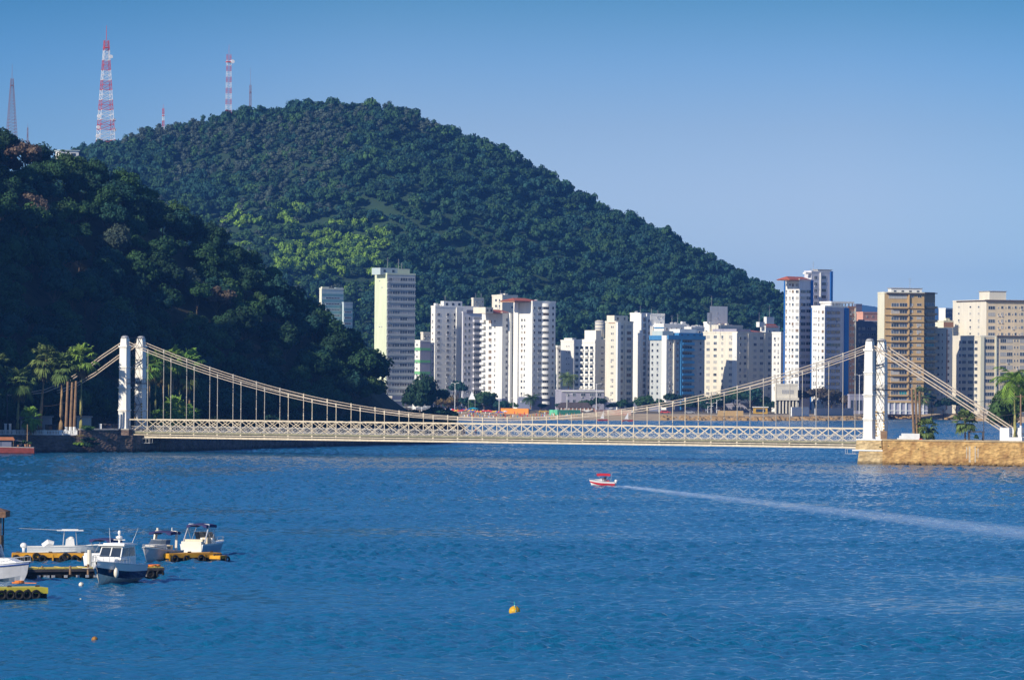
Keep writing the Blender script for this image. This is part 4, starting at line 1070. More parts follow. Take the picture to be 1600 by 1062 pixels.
# ------------------------------------------------------------ building kit
def ratio(px):
    a, b, c = ray(px, 560); return a / b
GL_SETS = {'std': [G_DARK, G_DARK, G_MID, G_MID, G_BLIND], 'dark': [G_DARK, G_DARK, G_MID], 'warm': [G_DARK, G_WARM, G_BLIND, G_MID], 'pale': [G_MID, G_BLIND, G_BLIND, G_DARK], 'blue': [G_DARK, G_MID]}
class Bld:
    def __init__(s, label, pl, pc, pr, yt, Y, c, wall, name='apartment_building', cat='building', L=None, base=GZ, left=None, ground=None, roof=True, group=None):
        s.c = R_(c); s.Y = Y; s.cx = ratio(pc) * Y; s.pc = pc; s.wall = wall
        s.t = thing(name, label, cat, (s.cx, Y, base), s.c, group); s.base = base
        s.R = s.s('R', pr); s.L = max(.8, s.s('L', pl)); s.D = max(s.L, L or 0)
        q_ = s.cx / Y; s.k = (math.cos(s.c) * q_ + math.sin(s.c)) / (math.cos(s.c) - math.sin(s.c) * q_) * 1.02
        s.H = s.z('R', pc, yt); s.nwin = 0; s.extra = MB(); s.xm = []; s.pl, s.pr = pl, pr
        if s.D > s.L + .1: MB().prism([(0, 0), (s.R, 0), (s.R + s.k * s.D, s.D), (s.k * (s.D - s.L), s.D), (0, s.L)], 0, s.H).build('wall', wall, s.t)
        else: MB().box(0, s.R, 0, s.L, 0, s.H).build('wall', wall, s.t)
        if left: MB().box(-.12, 0, -.0, s.L, 0, s.H - .05).build('side_wall', left, s.t)
        if roof:
            r = MB(); o = .12
            for x0, x1, y0, y1 in ((-o, s.R + o, -o, .3), (-o, s.R + o, s.L - .3, s.L + o), (-o, .3, .3, s.L - .3), (s.R - .3, s.R + o, .3, s.L - .3)):
                r.box(x0, x1, y0, y1, s.H, s.H + .75)
            r.build('parapet', left or wall, s.t)
        if ground: MB().box(-.25, s.R + .2, -.25, s.L + .1, 0, ground).build('ground_floor', M_DKBLUE, s.t)
    def s(s, side, px):
        q = ratio(px); c = math.cos(s.c); n = math.sin(s.c)
        return (q * s.Y - s.cx) / (c - q * n) if side == 'R' else (q * s.Y - s.cx) / (-n - q * c)
    def dep(s, side, d): return s.Y + d * (math.sin(s.c) if side == 'R' else math.cos(s.c))
    def z(s, side, px, py):
        return at(px, py, s.dep(side, s.s(side, px))).z - s.base
    def rect(s, side, pa, pb, ya, yb):
        a, b = s.s(side, pa), s.s(side, pb); m = (pa + pb) / 2
        return min(a, b), max(a, b), s.z(side, m, yb), s.z(side, m, ya)
    def bx(s, mb, side, a, b, z0, z1, out, back=0.0, m=0):
        if side == 'R': mb.box(a, b, -out, -back, z0, z1, m)
        else: mb.box(-out, -back, a, b, z0, z1, m)
    def win(s, side, pa, pb, ya, yb, gl='std', mull=1, frame=M_FRAME, base_out=0.0, sill=False):
        a, b, z0, z1 = s.rect(side, pa, pb, ya, yb); g = random.choice(GL_SETS[gl]) if isinstance(gl, str) else gl
        if s.nwin < 98: mb = MB()
        else:
            mb = s.extra
        k = 0 if s.nwin < 98 else None
        if k is None:
            if g not in s.xm: s.xm.append(g)
            if frame not in s.xm: s.xm.append(frame)
            mg, mf = s.xm.index(g), s.xm.index(frame)
        else: mg, mf = 0, 1
        o = base_out
        s.bx(mb, side, a + .06, b - .06, z0 + .06, z1 - .06, o + .05, o - .0, mg)
        for (p, q, r, t_) in ((a, b, z0, z0 + .09), (a, b, z1 - .09, z1), (a, a + .09, z0 + .09, z1 - .09), (b - .09, b, z0 + .09, z1 - .09)):
            s.bx(mb, side, p, q, r, t_, o + .11, o, mf)
        for i in range(1, mull + 1):
            x = a + (b - a) * i / (mull + 1); s.bx(mb, side, x - .05, x + .05, z0 + .09, z1 - .09, o + .09, o, mf)
        if random.random() < .22 and b - a < 3: s.bx(mb, side, a + .1, a + .75, z0 - .55, z0 - .1, o + .42, o, mf)
        if sill: s.bx(mb, side, a - .12, b + .12, z0 - .14, z0 - .01, o + .3, o, mf)
        if k == 0:
            mb.build('window', [g, frame], s.t)
        s.nwin += 1
    def grid(s, side, cols, y0, pitch, n, h=4.6, gl='std', skip=(), **kw):
        for r in range(n):
            if r in skip: continue
            for c in cols:
                pa, pb = c[0], c[1]; hh = c[2] if len(c) > 2 else h
                s.win(side, pa, pb, y0 + r * pitch, y0 + r * pitch + hh, gl=gl, mull=max(0, int((pb - pa) / 4.0)), **kw)
    def blk(s, side, pa, pb, ya, yb, out, m, name='bay', back=0.0):
        a, b, z0, z1 = s.rect(side, pa, pb, ya, yb); z0 = max(z0, 0)
        mb = MB(); s.bx(mb, side, a, b, z0, z1, out, back); return mb.build(name, m, s.t)
    def bal(s, side, pa, pb, y0, pitch, n, h=4.0, out=1.2, m=None, round_=False):
        for r in range(n):
            a, b, z0, z1 = s.rect(side, pa, pb, y0 + r * pitch, y0 + r * pitch + h); mb = MB()
            if round_:
                k = 8; pts = [(a + (b - a) * i / k, -out * math.sin(math.pi * i / k) ** .7) for i in range(k + 1)]
                mb.prism(pts + [(b, .02), (a, .02)], z0, z1)
            else:
                s.bx(mb, side, a, b, z0, z0 + .15, out); s.bx(mb, side, a, b, z0 + .15, z1, out, out - .1)
                s.bx(mb, side, a, a + .08, z0 + .15, z1, out - .1); s.bx(mb, side, b - .08, b, z0 + .15, z1, out - .1)
            mb.build('balcony', m or s.wall, s.t)
    def top(s, pa, pb, yt, m, d0=.15, d1=.75, name='penthouse', win=0, over=0.0, zb=None):
        """a block on the roof, between two pixel columns of the front face"""
        a, b = s.s('R', pa), s.s('R', pb); z1 = s.z('R', (pa + pb) / 2, yt); zb = s.H if zb is None else zb
        y0, y1 = s.D * d0, s.D * d1; sh = 0 if s.D <= s.L + .1 else s.k * y0
        k_ = s.k if s.D > s.L + .1 else 0; a, b = a + sh, b + sh; mb = MB().prism([(a, y0), (b, y0), (b + k_ * (y1 - y0), y1), (a + k_ * (y1 - y0), y1)], zb, z1)
        o = mb.build(name, m, s.t)
        if over: MB().box(a - over, b + over, y0 - over, y1 + over, z1, z1 + .3).build('roof', M_CONC, s.t)
        for i in range(win):
            x = a + (b - a) * (i + .5) / win; MB().box(x - .6, x + .6, y0 - .06, y0, z1 - 2.0, z1 - .8).build('window', G_DARK, o)
        return o
    def hip(s, pa, pb, ye, yt, m=M_ROOFT, d0=0, d1=1, zb=None):
        a, b = s.s('R', pa), s.s('R', pb); z0 = s.z('R', (pa + pb) / 2, ye); z1 = s.z('R', (pa + pb) / 2, yt); y0, y1 = s.L * d0, s.L * d1
        i = min(b - a, y1 - y0) * .35; h = s.H - .02 if zb is None else zb
        if z0 > s.H: MB().box(a, b, y0, y1, s.H, z0).build('attic', M_BROWN, s.t)
        e = .4
        MB().add([(a - e, y0 - e, z0), (b + e, y0 - e, z0), (b + e, y1 + e, z0), (a - e, y1 + e, z0), (a + i, (y0 + y1) / 2, z1), (b - i, (y0 + y1) / 2, z1)],
                 [(0, 1, 5, 4), (1, 2, 5), (2, 3, 4, 5), (3, 0, 4), (0, 3, 2, 1)]).build('roof', m, s.t)
    def ant(s, px, yt, d=.5):
        x = s.s('R', px); z1 = s.z('R', px, yt)
        mb = MB().tube((x, s.L * d, s.H - .5), (x, s.L * d, z1), .09, .05, 5)
        for i in range(3): mb.bar((x - 1 + .2 * i, s.L * d, z1 - .5 - i * .6), (x + 1 - .2 * i, s.L * d, z1 - .5 - i * .6), .05, .05)
        mb.build('antenna', M_GSTEEL, s.t)
    def clutter(s, n, seed=0):
        rg = random.Random(seed)
        for i in range(n):
            x, y = rg.uniform(.1, .85) * s.R, rg.uniform(.15, .8) * s.L; w, d, h = rg.uniform(1, 2.6), rg.uniform(1, 2.4), rg.uniform(.8, 1.9)
            if rg.random() < .5: MB().box(x, x + w, y, y + d, s.H - .1, s.H + h).build('roof_housing', s.wall, s.t)
            else: MB().lathe([(.9, s.H), (.95, s.H + 1.2), (.5, s.H + 1.5)], x, y, 10).build('water_tank', M_GREY, s.t)
    def done(s):
        if s.extra.f:
            o = s.extra.build('windows', s.xm, s.t); o['kind'] = 'stuff'
def Lvl(m0, n, p): return [m0 + i * p for i in range(n)]

# --- green tower beside the near hill
b = Bld('tall slab tower, narrow side pale lime green and wide front of window bands', 585, 604, 648, 429, 2040, 38, W('pale blue grey stucco', (.50, .53, .52)), left=M_LIME, ground=6)
b.grid('L', [(591, 593.5), (595, 597.3)], 434, 10.25, 19, h=3.4, gl='dark')
for r in range(20):
    y = 434 + r * 10.25
    for pa, pb in ((605.2, 612), (612.4, 624), (624.4, 636), (636.4, 647)): b.win('R', pa, pb, y, y + 5.2, gl='blue' if random.random() < .75 else 'pale', mull=2)
    if y < 630: b.blk('R', 604, 648, y + 6.0, y + 8.2, .35, W('pale ledge', (.55, .57, .54)), 'ledge')
b.top(595, 622, 418.5, M_MINT, .1, .8, win=2); b.top(622, 641, 420, M_LIME, .1, .5); b.ant(614, 402); b.ant(631, 404); b.ant(636, 410); b.clutter(2, 1); b.done()
# --- blue green block far behind the near hill
b = Bld('blue green striped block half hidden behind the near hill', 498.5, 502, 536, 452, 2300, 40, M_MINT, left=M_PALEY, base=2.5)
for r in range(8): b.blk('R', 502, 536, 459 + r * 9, 463 + r * 9, .12, M_TEAL, 'stripe'); b.win('R', 508, 530, 464.5 + r * 9, 467 + r * 9, gl='blue', mull=4)
b.ant(519, 446); b.top(503, 514, 448, M_PALEY); b.top(524, 536, 449.5, M_MINT); b.done()
b = Bld('lower striped wing right of the half hidden blue green block', 534, 536.5, 550, 474, 2290, 40, M_MINT, base=2.5, L=14)
for r in range(7): b.blk('R', 536.5, 550, 481 + r * 9, 485 + r * 9, .12, M_TEAL, 'stripe'); b.win('R', 538, 548, 486 + r * 9, 489 + r * 9, gl='blue', mull=2)
b.done()
b = Bld('low block with grey roof deck at the foot of the near hill end', 536, 545, 585, 596, 2120, 38, M_LILAC, L=10)
b.grid('R', [(548, 551), (555, 558), (562, 565), (570, 573)], 601, 9, 3, h=4, gl='dark'); b.done()
# --- small striped block
b = Bld('small block with green stripes between the lime tower and the white towers', 648, 656.5, 672.5, 533.5, 2070, 40, M_LILAC, left=M_WHITE)
for y in (543, 562, 580): b.blk('L', 648, 656.5, y, y + 5, .2, M_GSTRIPE, 'stripe', .12); b.blk('R', 656.5, 672.5, y + .5, y + 4.5, .1, M_GSTRIPE, 'stripe')
b.grid('L', [(651, 653)], 537, 9.3, 7, h=3, gl='dark', base_out=.2); b.done()
b = Bld('cream rooftop house above the small striped block', 657, 661, 672, 521, 2110, 38, M_CREAM, L=14); b.grid('R', [(662, 665), (667, 670)], 524, 6, 2, h=3, gl='dark'); b.top(661, 670, 519, M_BROWN); b.done()
b = Bld('low pale building with curved roof at the foot of the white towers', 645, 650, 673, 600, 2040, 38, M_WHITE, L=10, roof=False); b.hip(650, 673, 600, 594, M_CONC); b.grid('R', [(653, 656), (660, 663), (667, 670)], 604, 9, 2, gl='dark'); b.done()
# --- shaded white tower, first of the white group
b = Bld('white tower with shaded blue looking front, leftmost of the white group', 673, 679.5, 723, 480, 2075, 38, M_WHITE, ground=5)
b.grid('L', [(675, 676.5)], 490, 9.6, 14, h=3.5, gl='warm')
b.grid('R', [(682.5, 687), (697, 701.5), (708, 711)], 489, 9.45, 15, h=4.6, gl='std')
b.blk('R', 712, 722, 480, 640, .5, M_WHITE, 'bay'); b.top(693, 722, 470.5, M_WHITE, .05, .8, win=3); b.ant(698, 461); b.clutter(2, 3); b.done()
b = Bld('pale tower wing in shade between the first and middle white towers', 722, 723, 753, 489, 2062, 36, W('shade-tinted white stucco', (.66, .65, .68)), L=14, ground=5)  # lilac in the white stucco stands for the shade on this wing
b.grid('R', [(725, 728), (731, 734.5), (740, 750)], 495, 9.6, 14, h=4.8, gl='std'); b.bal('R', 739, 751, 499.5, 9.6, 14, h=3.6, out=.9)
b.top(723, 747, 478, M_WHITE, .2, .9); b.hip(729, 746, 489, 484, d0=0, d1=.4, m=mat('slate roof', (.12, .12, .16), .8, .1, 1)); b.done()
# --- middle white tower
b = Bld('bright white tower with red tiled roof, middle of the white group', 752.5, 784.5, 809, 490, 2050, 48, M_WHITE, ground=5)
b.grid('L', [(763.5, 768, 5.0), (772, 774, 3)], 500, 9.4, 14, gl='warm'); b.bal('L', 752.6, 758.5, 500, 9.4, 14, h=4, out=1.4)
b.grid('R', [(790, 793, 5), (797.5, 799.5, 3), (802, 808, 5.5)], 497, 9.4, 15, gl='std')
b.blk('R', 793.6, 796.6, 489, 641, 1.3, M_WHITE, 'fin'); b.hip(771, 800, 489, 483.5, d0=0, d1=.8)
b.top(758, 770, 480, M_CREAM, .0, .6, win=2); b.clutter(2, 5); b.done()
b = Bld('cream upper block rising behind the white towers on the left', 736, 739, 755, 467.5, 2120, 40, M_CREAM, L=20); b.grid('R', [(743, 745), (748, 750), (752, 754)], 470, 6, 2, h=3, gl='warm'); b.top(737, 743, 466, M_CREAM); b.ant(744, 458); b.done()
b = Bld('white upper block rising behind the white towers on the right', 768, 784, 808, 463, 2110, 45, M_CREAM, L=None); b.grid('L', [(773, 776), (779, 781)], 467, 9, 3, h=4, gl='dark'); b.grid('R', [(798, 801)], 469, 9, 2, h=4, gl='warm'); b.clutter(3, 7); b.ant(789, 453); b.ant(796, 455); b.ant(759, 458); b.done()
# --- right white tower with round balconies
b = Bld('bright white tower with a column of rounded balconies, rightmost of the white group', 804, 831.5, 867.5, 472.5, 2045, 42, M_WHITE, ground=6)
b.blk('L', 804, 811, 472, 640, .9, M_WHITE, 'bay'); b.grid('L', [(814, 816.5), (818.5, 820.5)], 498, 9.55, 14, h=4, gl='warm')
b.grid('R', [(833, 836, 4.5), (840, 845.5, 4.5), (862, 865, 4.5)], 479, 9.55, 16, gl='std')
b.bal('R', 846.5, 858.5, 474, 9.55, 17, h=5.2, out=1.9, round_=True); b.grid('R', [(848, 857, 4.0)], 479.4, 9.55, 16, gl='warm')
b.hip(806, 842, 470, 465.5, d0=.1, d1=.9); b.clutter(2, 9); b.done()
# --- small whites left of centre
b = Bld('small white hotel front, first building right of the rounded balcony tower', 868.5, 871, 881, 542, 2100, 30, M_WHITE, L=12); b.grid('R', [(872.5, 875), (876.5, 879)], 547, 8.2, 10, h=3.6, gl='dark'); b.blk('R', 868.5, 881, 543, 545, .8, M_CREAM, 'cornice'); b.done()
b = Bld('plain bright white block with tiny paired windows', 876, 897, 903, 533.5, 2080, 55, M_WHITE); b.grid('L', [(884.5, 886.3), (888, 889.8)], 540, 9.3, 7, h=1.7, gl='dark'); b.top(897, 903, 528, M_WHITE); b.done()
b = Bld('white block with a grid of deep arched balconies', 897.5, 930, 946, 532.5, 2060, 55, M_WHITE, left=M_WHITE)
for r in range(8):
    for c in range(4):
        pa = 899.3 + c * 7.6; y = 541 + r * 9.6
        b.blk('L', pa, pa + 4.8, y, y + 6.6, .18, G_DARK if c else G_MID, 'balcony_opening', .12); b.blk('L', pa - .3, pa + 5.1, y + 4.4, y + 7.3, .9, M_WHITE, 'balcony', .18)
b.grid('R', [(939, 943)], 541, 9.6, 8, h=2.8, gl='dark')
for r in range(9): b.blk('R', 930, 946, 537.6 + r * 9.6, 538.6 + r * 9.6, .15, M_WHITE, 'string_course')
b.top(931, 939, 516, M_WHITE, .0, .55, win=0); b.top(939, 946, 526, M_MINT, .1, .6); b.blk('L', 897.5, 930, 532.5, 535.5, .25, M_WHITE, 'cornice', .12); b.done()
p = at(937, 527, 2100); t = thing('water_tower', 'round cream water tank with dark bands on a roof', 'water tank', (p.x, 2100, GZ))
z0 = at(937, 529, 2100).z - GZ; z1 = at(937, 502, 2100).z - GZ; pr_ = at(944.5, 510, 2100).x - p.x
MB().box(-6, 6, -6, 6, 0, z0).build('base', M_CREAM, t); MB().lathe([(pr_, z0), (pr_, z1), (pr_ * .6, z1 + .5)], n=20).build('tank', M_CREAM, t, True)
for f_ in (.55, .75, .92): MB().lathe([(pr_ + .06, z0 + (z1 - z0) * f_), (pr_ + .06, z0 + (z1 - z0) * f_ + .8)], n=20).build('band', M_GREY, t)
# --- tall cream block
b = Bld('tall cream block with a bright corner strip, right of the balcony grid block', 945.5, 962.5, 989, 504, 2050, 52, M_CREAM, ground=4)
b.grid('L', [(954.5, 956), (957, 958.5)], 509, 10.3, 13, h=3.5, gl='dark'); b.blk('R', 962.5, 967.5, 503, 640, .9, M_WHITE, 'bay')
b.grid('R', [(968.5, 973, 5.4), (979, 986, 5.4)], 508, 9.4, 14, gl='warm'); b.blk('R', 975, 977, 506, 640, .5, M_CREAM, 'fin'); b.top(963, 984, 493, M_CREAM, .2, .9, win=2); b.blk('L', 951, 960, 504, 505, .2, M_BROWN); b.done()
b = Bld('narrow cream tower with dark glazed bay, tallest of the centre', 984, 1000, 1015.5, 491, 2070, 46, M_WHITE, ground=4)
b.blk('R', 1000, 1003, 490, 640, .6, M_WHITE, 'fin'); b.grid('R', [(996.5 + 4.2, 1002.8, 5)], 498, 9.4, 1, gl='dark')
b.grid('R', [(1004, 1008.2, 6.6)], 496, 9.4, 15, gl='blue'); b.blk('R', 1008.6, 1010.4, 490, 640, .7, M_WHITE, 'fin'); b.grid('R', [(1011, 1015, 4.6)], 499, 9.4, 14, gl='std'); b.clutter(2, 12); b.ant(1008, 478); b.done()
b = Bld('white roof block with five small dark holes behind the centre towers', 1015, 1016, 1038, 492, 2130, 30, M_WHITE, L=14); b.grid('R', [(1025 + i * 2.5, 1026.6 + i * 2.5) for i in range(5)], 494, 5, 1, h=1.2, gl='dark')
b.grid('R', [(1031, 1033)], 503, 6, 2, h=2, gl='dark'); b.ant(1018, 482); b.ant(1028, 484); b.done()
p = at(1021, 505, 2075); t = thing('satellite_dish', 'large white dish antenna on the roof beside the blue banded building', 'dish antenna', (p.x, 2075, p.z - 6))
MB().tube((0, 0, 0), (0, 0, 4.5), .2, .15, 6).build('mount', M_GSTEEL, t)
MB().add([(0, 0, 5)] + [(1.9 * math.cos(a) * .8 - .5, -1.0 + .6 * math.cos(a), 6 + 1.7 * math.sin(a)) for a in [i * .5236 for i in range(12)]], [(0, i + 1, (i + 1) % 12 + 1) for i in range(12)]).build('dish', M_WHITEP, t)
# --- blue building
b = Bld('white building with bright blue top band and blue balconies', 1015.5, 1042.5, 1101, 530, 2040, 38, W('pale blue grey stucco', (.50, .53, .52)), ground=4, L=None)
b.blk('L', 1035, 1042.5, 524, 640, .5, M_WHITE, 'bay'); b.blk('L', 1015.5, 1035, 524, 531, .6, M_BLUE2, 'blue_band'); b.blk('R', 1042.5, 1101, 524, 530.5, .8, M_BLUE2, 'blue_band')
b.grid('L', [(1018, 1021), (1026, 1029)], 536, 9.5, 10, h=4.5, gl='dark'); b.grid('R', [(1045.5, 1048.5, 5), (1057, 1060.5, 5)], 534, 9.5, 10, gl='std')
b.blk('R', 1051.5, 1053.5, 530, 640, .7, M_CREAM, 'fin'); b.grid('R', [(1066, 1081, 4.2)], 531, 9.6, 10, gl='warm', base_out=.0); b.bal('R', 1064.5, 1082.5, 534.8, 9.6, 10, h=4.2, out=1.3, m=M_BLUE2)
b.grid('R', [(1093, 1096, 4.6)], 534, 9.5, 10, gl='std'); b.blk('R', 1062.2, 1064.4, 530, 640, .9, M_BLUE2, 'fin')
b.top(1043, 1060, 517, M_MINT, .3, .9); b.top(1062, 1100, 520, M_BLUE2, .05, .5, win=4); b.top(1070, 1096, 514, M_WHITE, .3, .9); b.clutter(4, 14); b.done()
b = Bld('white roofs with blue trim behind the blue banded building', 1020, 1037, 1075, 508, 2120, 40, M_WHITE, L=14); b.blk('L', 1022, 1037, 511, 513, .2, M_BLUE2); b.top(1060, 1072, 505, M_WHITE); b.clutter(5, 15); b.ant(1058, 492); b.ant(1067, 490); b.grid('R', [(1040, 1043), (1047, 1050), (1055, 1058), (1063, 1066)], 512, 8, 3, h=4, gl='dark'); b.done()
# --- white stepped tower block and wide cream building
b = Bld('white windowless stair tower stepping up behind the wide cream building', 1099, 1108.5, 1136, 505, 2130, 40, M_WHITE, L=16)
b.top(1108.5, 1136, 478.5, M_WHITE, 0, .95, name='tower_block'); b.top(1104.5, 1112, 488.5, M_WHITE, .0, .5); b.ant(1116, 462); b.ant(1144, 495)
for y in (488, 496, 503): b.win('R', 1120, 1121.4, y, y + 2, gl='dark', mull=0)
b.done()
b = Bld('wide cream building, upper left face sunlit and lower part shadowed', 1098.5, 1152, 1208.5, 520.5, 2075, 46, M_CREAM, ground=4)
b.grid('L', [(1104, 1109), (1115, 1120), (1127, 1130), (1139, 1144), (1149, 1150.8, 3)], 524, 9.8, 10, h=4.6, gl='pale'); b.blk('L', 1152 - 7.2, 1152, 519.5, 640, .35, M_WHITE, 'bay')
b.grid('R', [(1155, 1158), (1162, 1166), (1177, 1182), (1187, 1192), (1200, 1204)], 526, 9.8, 10, h=4.8, gl='pale'); b.blk('R', 1168, 1173, 521, 640, .4, M_CREAM); b.blk('R', 1194, 1197, 521, 640, .4, M_CREAM)
b.top(1156, 1178, 514, M_LILAC, .1, .8); b.top(1120, 1152, 512, M_CREAM, .55, .95) if False else None
b.hip(1172, 1200, 519, 515, d0=.1, d1=.7); b.clutter(6, 16); b.ant(1145, 497); b.ant(1152, 500); b.done()
b = Bld('low white roof terrace left of the stair tower', 1069, 1080, 1100, 513, 2110, 40, M_WHITE, L=12); b.clutter(5, 17); b.grid('R', [(1083, 1086), (1091, 1094)], 517, 8, 2, h=4, gl='dark'); b.done()
b = Bld('brown roofed block behind the wide cream building', 1112, 1122, 1160, 510, 2120, 42, M_CREAM, L=16); b.top(1126, 1150, 507.5, M_BROWN); b.clutter(3, 18); b.done()
# --- white block with red roof and its neighbour
b = Bld('white house block with small red roof under the hill end', 1187.5, 1196, 1218, 511, 2110, 45, M_WHITE); b.top(1188, 1196, 503, M_WHITE, .2, .8); b.top(1199, 1211, 495, M_WHITE, .2, .7); b.hip(1198, 1214, 511, 506, d0=0, d1=.4); b.ant(1190, 488); b.ant(1206, 476); b.grid('R', [(1200, 1203), (1208, 1211)], 516, 9, 8, h=4, gl='warm'); b.done()
b = Bld('narrow white block squeezed against the blue edged tower', 1206, 1220, 1224.5, 521, 2065, 60, M_WHITE, ground=None); b.grid('L', [(1209, 1212), (1215, 1217)], 527, 9.6, 9, h=4, gl='pale'); b.done()
# --- blue edged tower
b = Bld('tallest tower on the right with blue edges and a small red roof', 1225, 1248.5, 1268.5, 438.5, 2010, 50, W('shade-tinted white stucco', (.66, .65, .68)), left=M_WHITE, ground=None)  # front wall coloured lilac as shade, next to the white sunlit side
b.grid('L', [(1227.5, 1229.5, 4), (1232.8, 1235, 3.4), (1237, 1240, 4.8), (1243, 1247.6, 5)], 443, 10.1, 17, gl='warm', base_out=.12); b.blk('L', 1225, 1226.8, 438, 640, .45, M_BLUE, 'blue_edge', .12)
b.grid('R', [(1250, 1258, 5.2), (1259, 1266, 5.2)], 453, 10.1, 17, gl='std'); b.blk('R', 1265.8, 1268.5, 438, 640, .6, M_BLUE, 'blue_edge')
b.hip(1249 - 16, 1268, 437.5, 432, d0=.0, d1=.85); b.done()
b = Bld('taller rear half of the blue edged tower, with white stair head', 1256, 1267, 1299.5, 425.5, 2030, 36, W('shade-tinted white stucco', (.66, .65, .68)), ground=None)  # shade put into the wall colour, as on the front half
b.grid('R', [(1271, 1276, 5), (1283, 1290, 5)], 431, 10.1, 18, gl='std'); b.blk('R', 1280, 1281.4, 426, 640, .5, M_WHITE, 'fin'); b.blk('R', 1296, 1299.5, 424, 640, .5, M_BLUE, 'blue_edge')
b.top(1278, 1299, 422, M_WHITE, .1, .8, over=.4); b.top(1258, 1266, 428, M_WHITE, 0, .4); b.ant(1273, 408, .3); b.ant(1269, 418, .3); b.done()
# --- second blue tower
b = Bld('blue edged tower of middle height with white windowed side, in front of the tallest', 1267.5, 1288.5, 1325, 480, 2000, 48, W('shade-tinted slate stucco', (.44, .45, .54)), left=M_WHITE, ground=None)  # slate lilac front carries the shade of the unlit side in its colour
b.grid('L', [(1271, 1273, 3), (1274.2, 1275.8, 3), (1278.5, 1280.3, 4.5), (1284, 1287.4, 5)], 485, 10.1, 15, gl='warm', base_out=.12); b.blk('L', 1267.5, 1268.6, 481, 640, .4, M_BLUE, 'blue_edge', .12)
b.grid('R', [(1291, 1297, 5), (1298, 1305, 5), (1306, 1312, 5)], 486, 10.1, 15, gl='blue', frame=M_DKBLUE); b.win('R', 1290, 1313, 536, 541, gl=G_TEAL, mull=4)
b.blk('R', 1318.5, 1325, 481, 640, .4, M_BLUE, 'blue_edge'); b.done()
b = Bld('brown tiled narrow tower with roof pergola right of the blue towers', 1318, 1325, 1336.5, 481, 2012, 35, M_BROWN, L=18, ground=None)
b.grid('R', [(1327.5, 1330, 4), (1332, 1334.5, 4)], 486, 10.1, 15, gl='warm')
b.blk('R', 1335, 1336.5, 481, 640, .3, M_CREAM, 'fin'); o = b.top(1301, 1334, 471.5, M_CREAM, .1, .12, name='pergola', over=0); bpy.data.objects.remove(o)
a_, c_ = b.s('R', 1301), b.s('R', 1334); z1 = b.z('R', 1320, 471); pg = MB()
for i in range(7): x = a_ + (c_ - a_) * i / 6; pg.box(x - .25, x + .25, 1, 1.4, b.H - .5, z1 - .8); pg.box(x - .25, x + .25, 8, 8.4, b.H - .5, z1 - .8)
pg.box(a_ - .5, c_ + .5, .6, 9, z1 - .8, z1); pg.box(a_, a_ + 6, 2, 8, b.H - .5, z1 - .9); pg.build('pergola', M_WHITE, b.t); b.done()
# --- blocks between the towers and the ochre tower
b = Bld('salmon pink block seen between the brown and the ochre tower', 1338, 1348, 1372, 489.5, 2150, 35, M_PINK, L=16); b.blk('R', 1348, 1372, 501, 507, .5, M_WHITE, 'string_course'); b.grid('R', [(1353, 1355), (1362, 1364)], 493, 9, 1, h=3, gl='dark'); b.top(1352, 1366, 487.5, M_PINK); b.done()
b = Bld('small dark blue block with flat roof right of the pergola', 1334, 1337, 1346, 477, 2160, 30, M_DKBLUE, L=12); b.top(1338, 1346, 476, M_GREY); b.done()
b = Bld('slate blue block with a grid of windows left of the right bridge tower', 1335.5, 1337.5, 1372, 504, 2030, 32, M_DKBLUE, L=14)
b.grid('R', [(1341, 1344), (1346, 1351), (1355, 1358), (1361, 1368)], 511, 9.3, 13, h=4.4, gl='pale'); b.top(1340, 1350, 499, M_GREY); b.done()
b = Bld('brown grey arcade building at the foot of the slate blue block', 1325, 1328, 1366, 618, 1985, 20, M_LILAC, L=14)
for i in range(8): b.blk('R', 1330 + i * 4.6, 1333 + i * 4.6, 625, 641, .1, G_DARK, 'arch_opening')
b.done()
# --- ochre tower
b = Bld('ochre tower of stacked balconies with pale yellow narrow side', 1371, 1381.5, 1443.5, 458.5, 2005, 15, M_OCHRE, left=M_PALEY, L=None, ground=None)
rowsy = Lvl(473, 16, 10.55)
for r, y in enumerate(rowsy):
    b.win('R', 1392, 1404, y + .3, y + 6.2, gl='blue' if random.random() < .6 else 'std', mull=2); b.win('R', 1405, 1417, y + .3, y + 6.2, gl='dark' if r != 13 else G_TEAL, mull=2)
    b.win('R', 1421, 1426, y + 1, y + 5, gl='pale', mull=1); b.win('R', 1432, 1439, y + 1, y + 5, gl='pale', mull=1)
    b.blk('R', 1381.5, 1443.5, y + 7.6, y + 8.8, .55, M_OCHRE, 'ledge'); b.blk('R', 1391, 1418, y + 6.4, y + 8.8, 1.1, M_OCHRE, 'balcony')
b.win('R', 1388, 1416, 461, 466.5, gl='pale', mull=6); b.blk('R', 1384, 1443.5, 457.5, 459.3, 1.0, M_DKROOF, 'cornice'); b.blk('R', 1418, 1420, 459, 640, .7, M_OCHRE, 'fin')
b.win('R', 1421, 1427, 461, 465, gl='dark'); b.win('R', 1433, 1439, 461, 465, gl='dark')
b.top(1392, 1440, 451, M_WHITE, .02, .5, over=.3, win=4); b.top(1396, 1412, 449.5, M_CREAM, .1, .4); b.ant(1422, 434, .1); b.done()
c0 = b
b = Bld('dark shaded rear wing of the ochre tower with balconies', 1440, 1443.5, 1460, 459, 2012, 42, W('shade-dark ochre stucco', (.34, .27, .16)), L=12, ground=None)  # ochre darkened in the wall colour to make this wing look shaded
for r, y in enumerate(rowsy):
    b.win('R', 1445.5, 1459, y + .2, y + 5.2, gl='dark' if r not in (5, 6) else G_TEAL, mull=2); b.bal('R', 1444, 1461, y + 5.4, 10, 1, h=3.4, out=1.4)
b.blk('R', 1443.5, 1461, 457.5, 459, 1.2, M_DKROOF, 'cornice'); b.done()
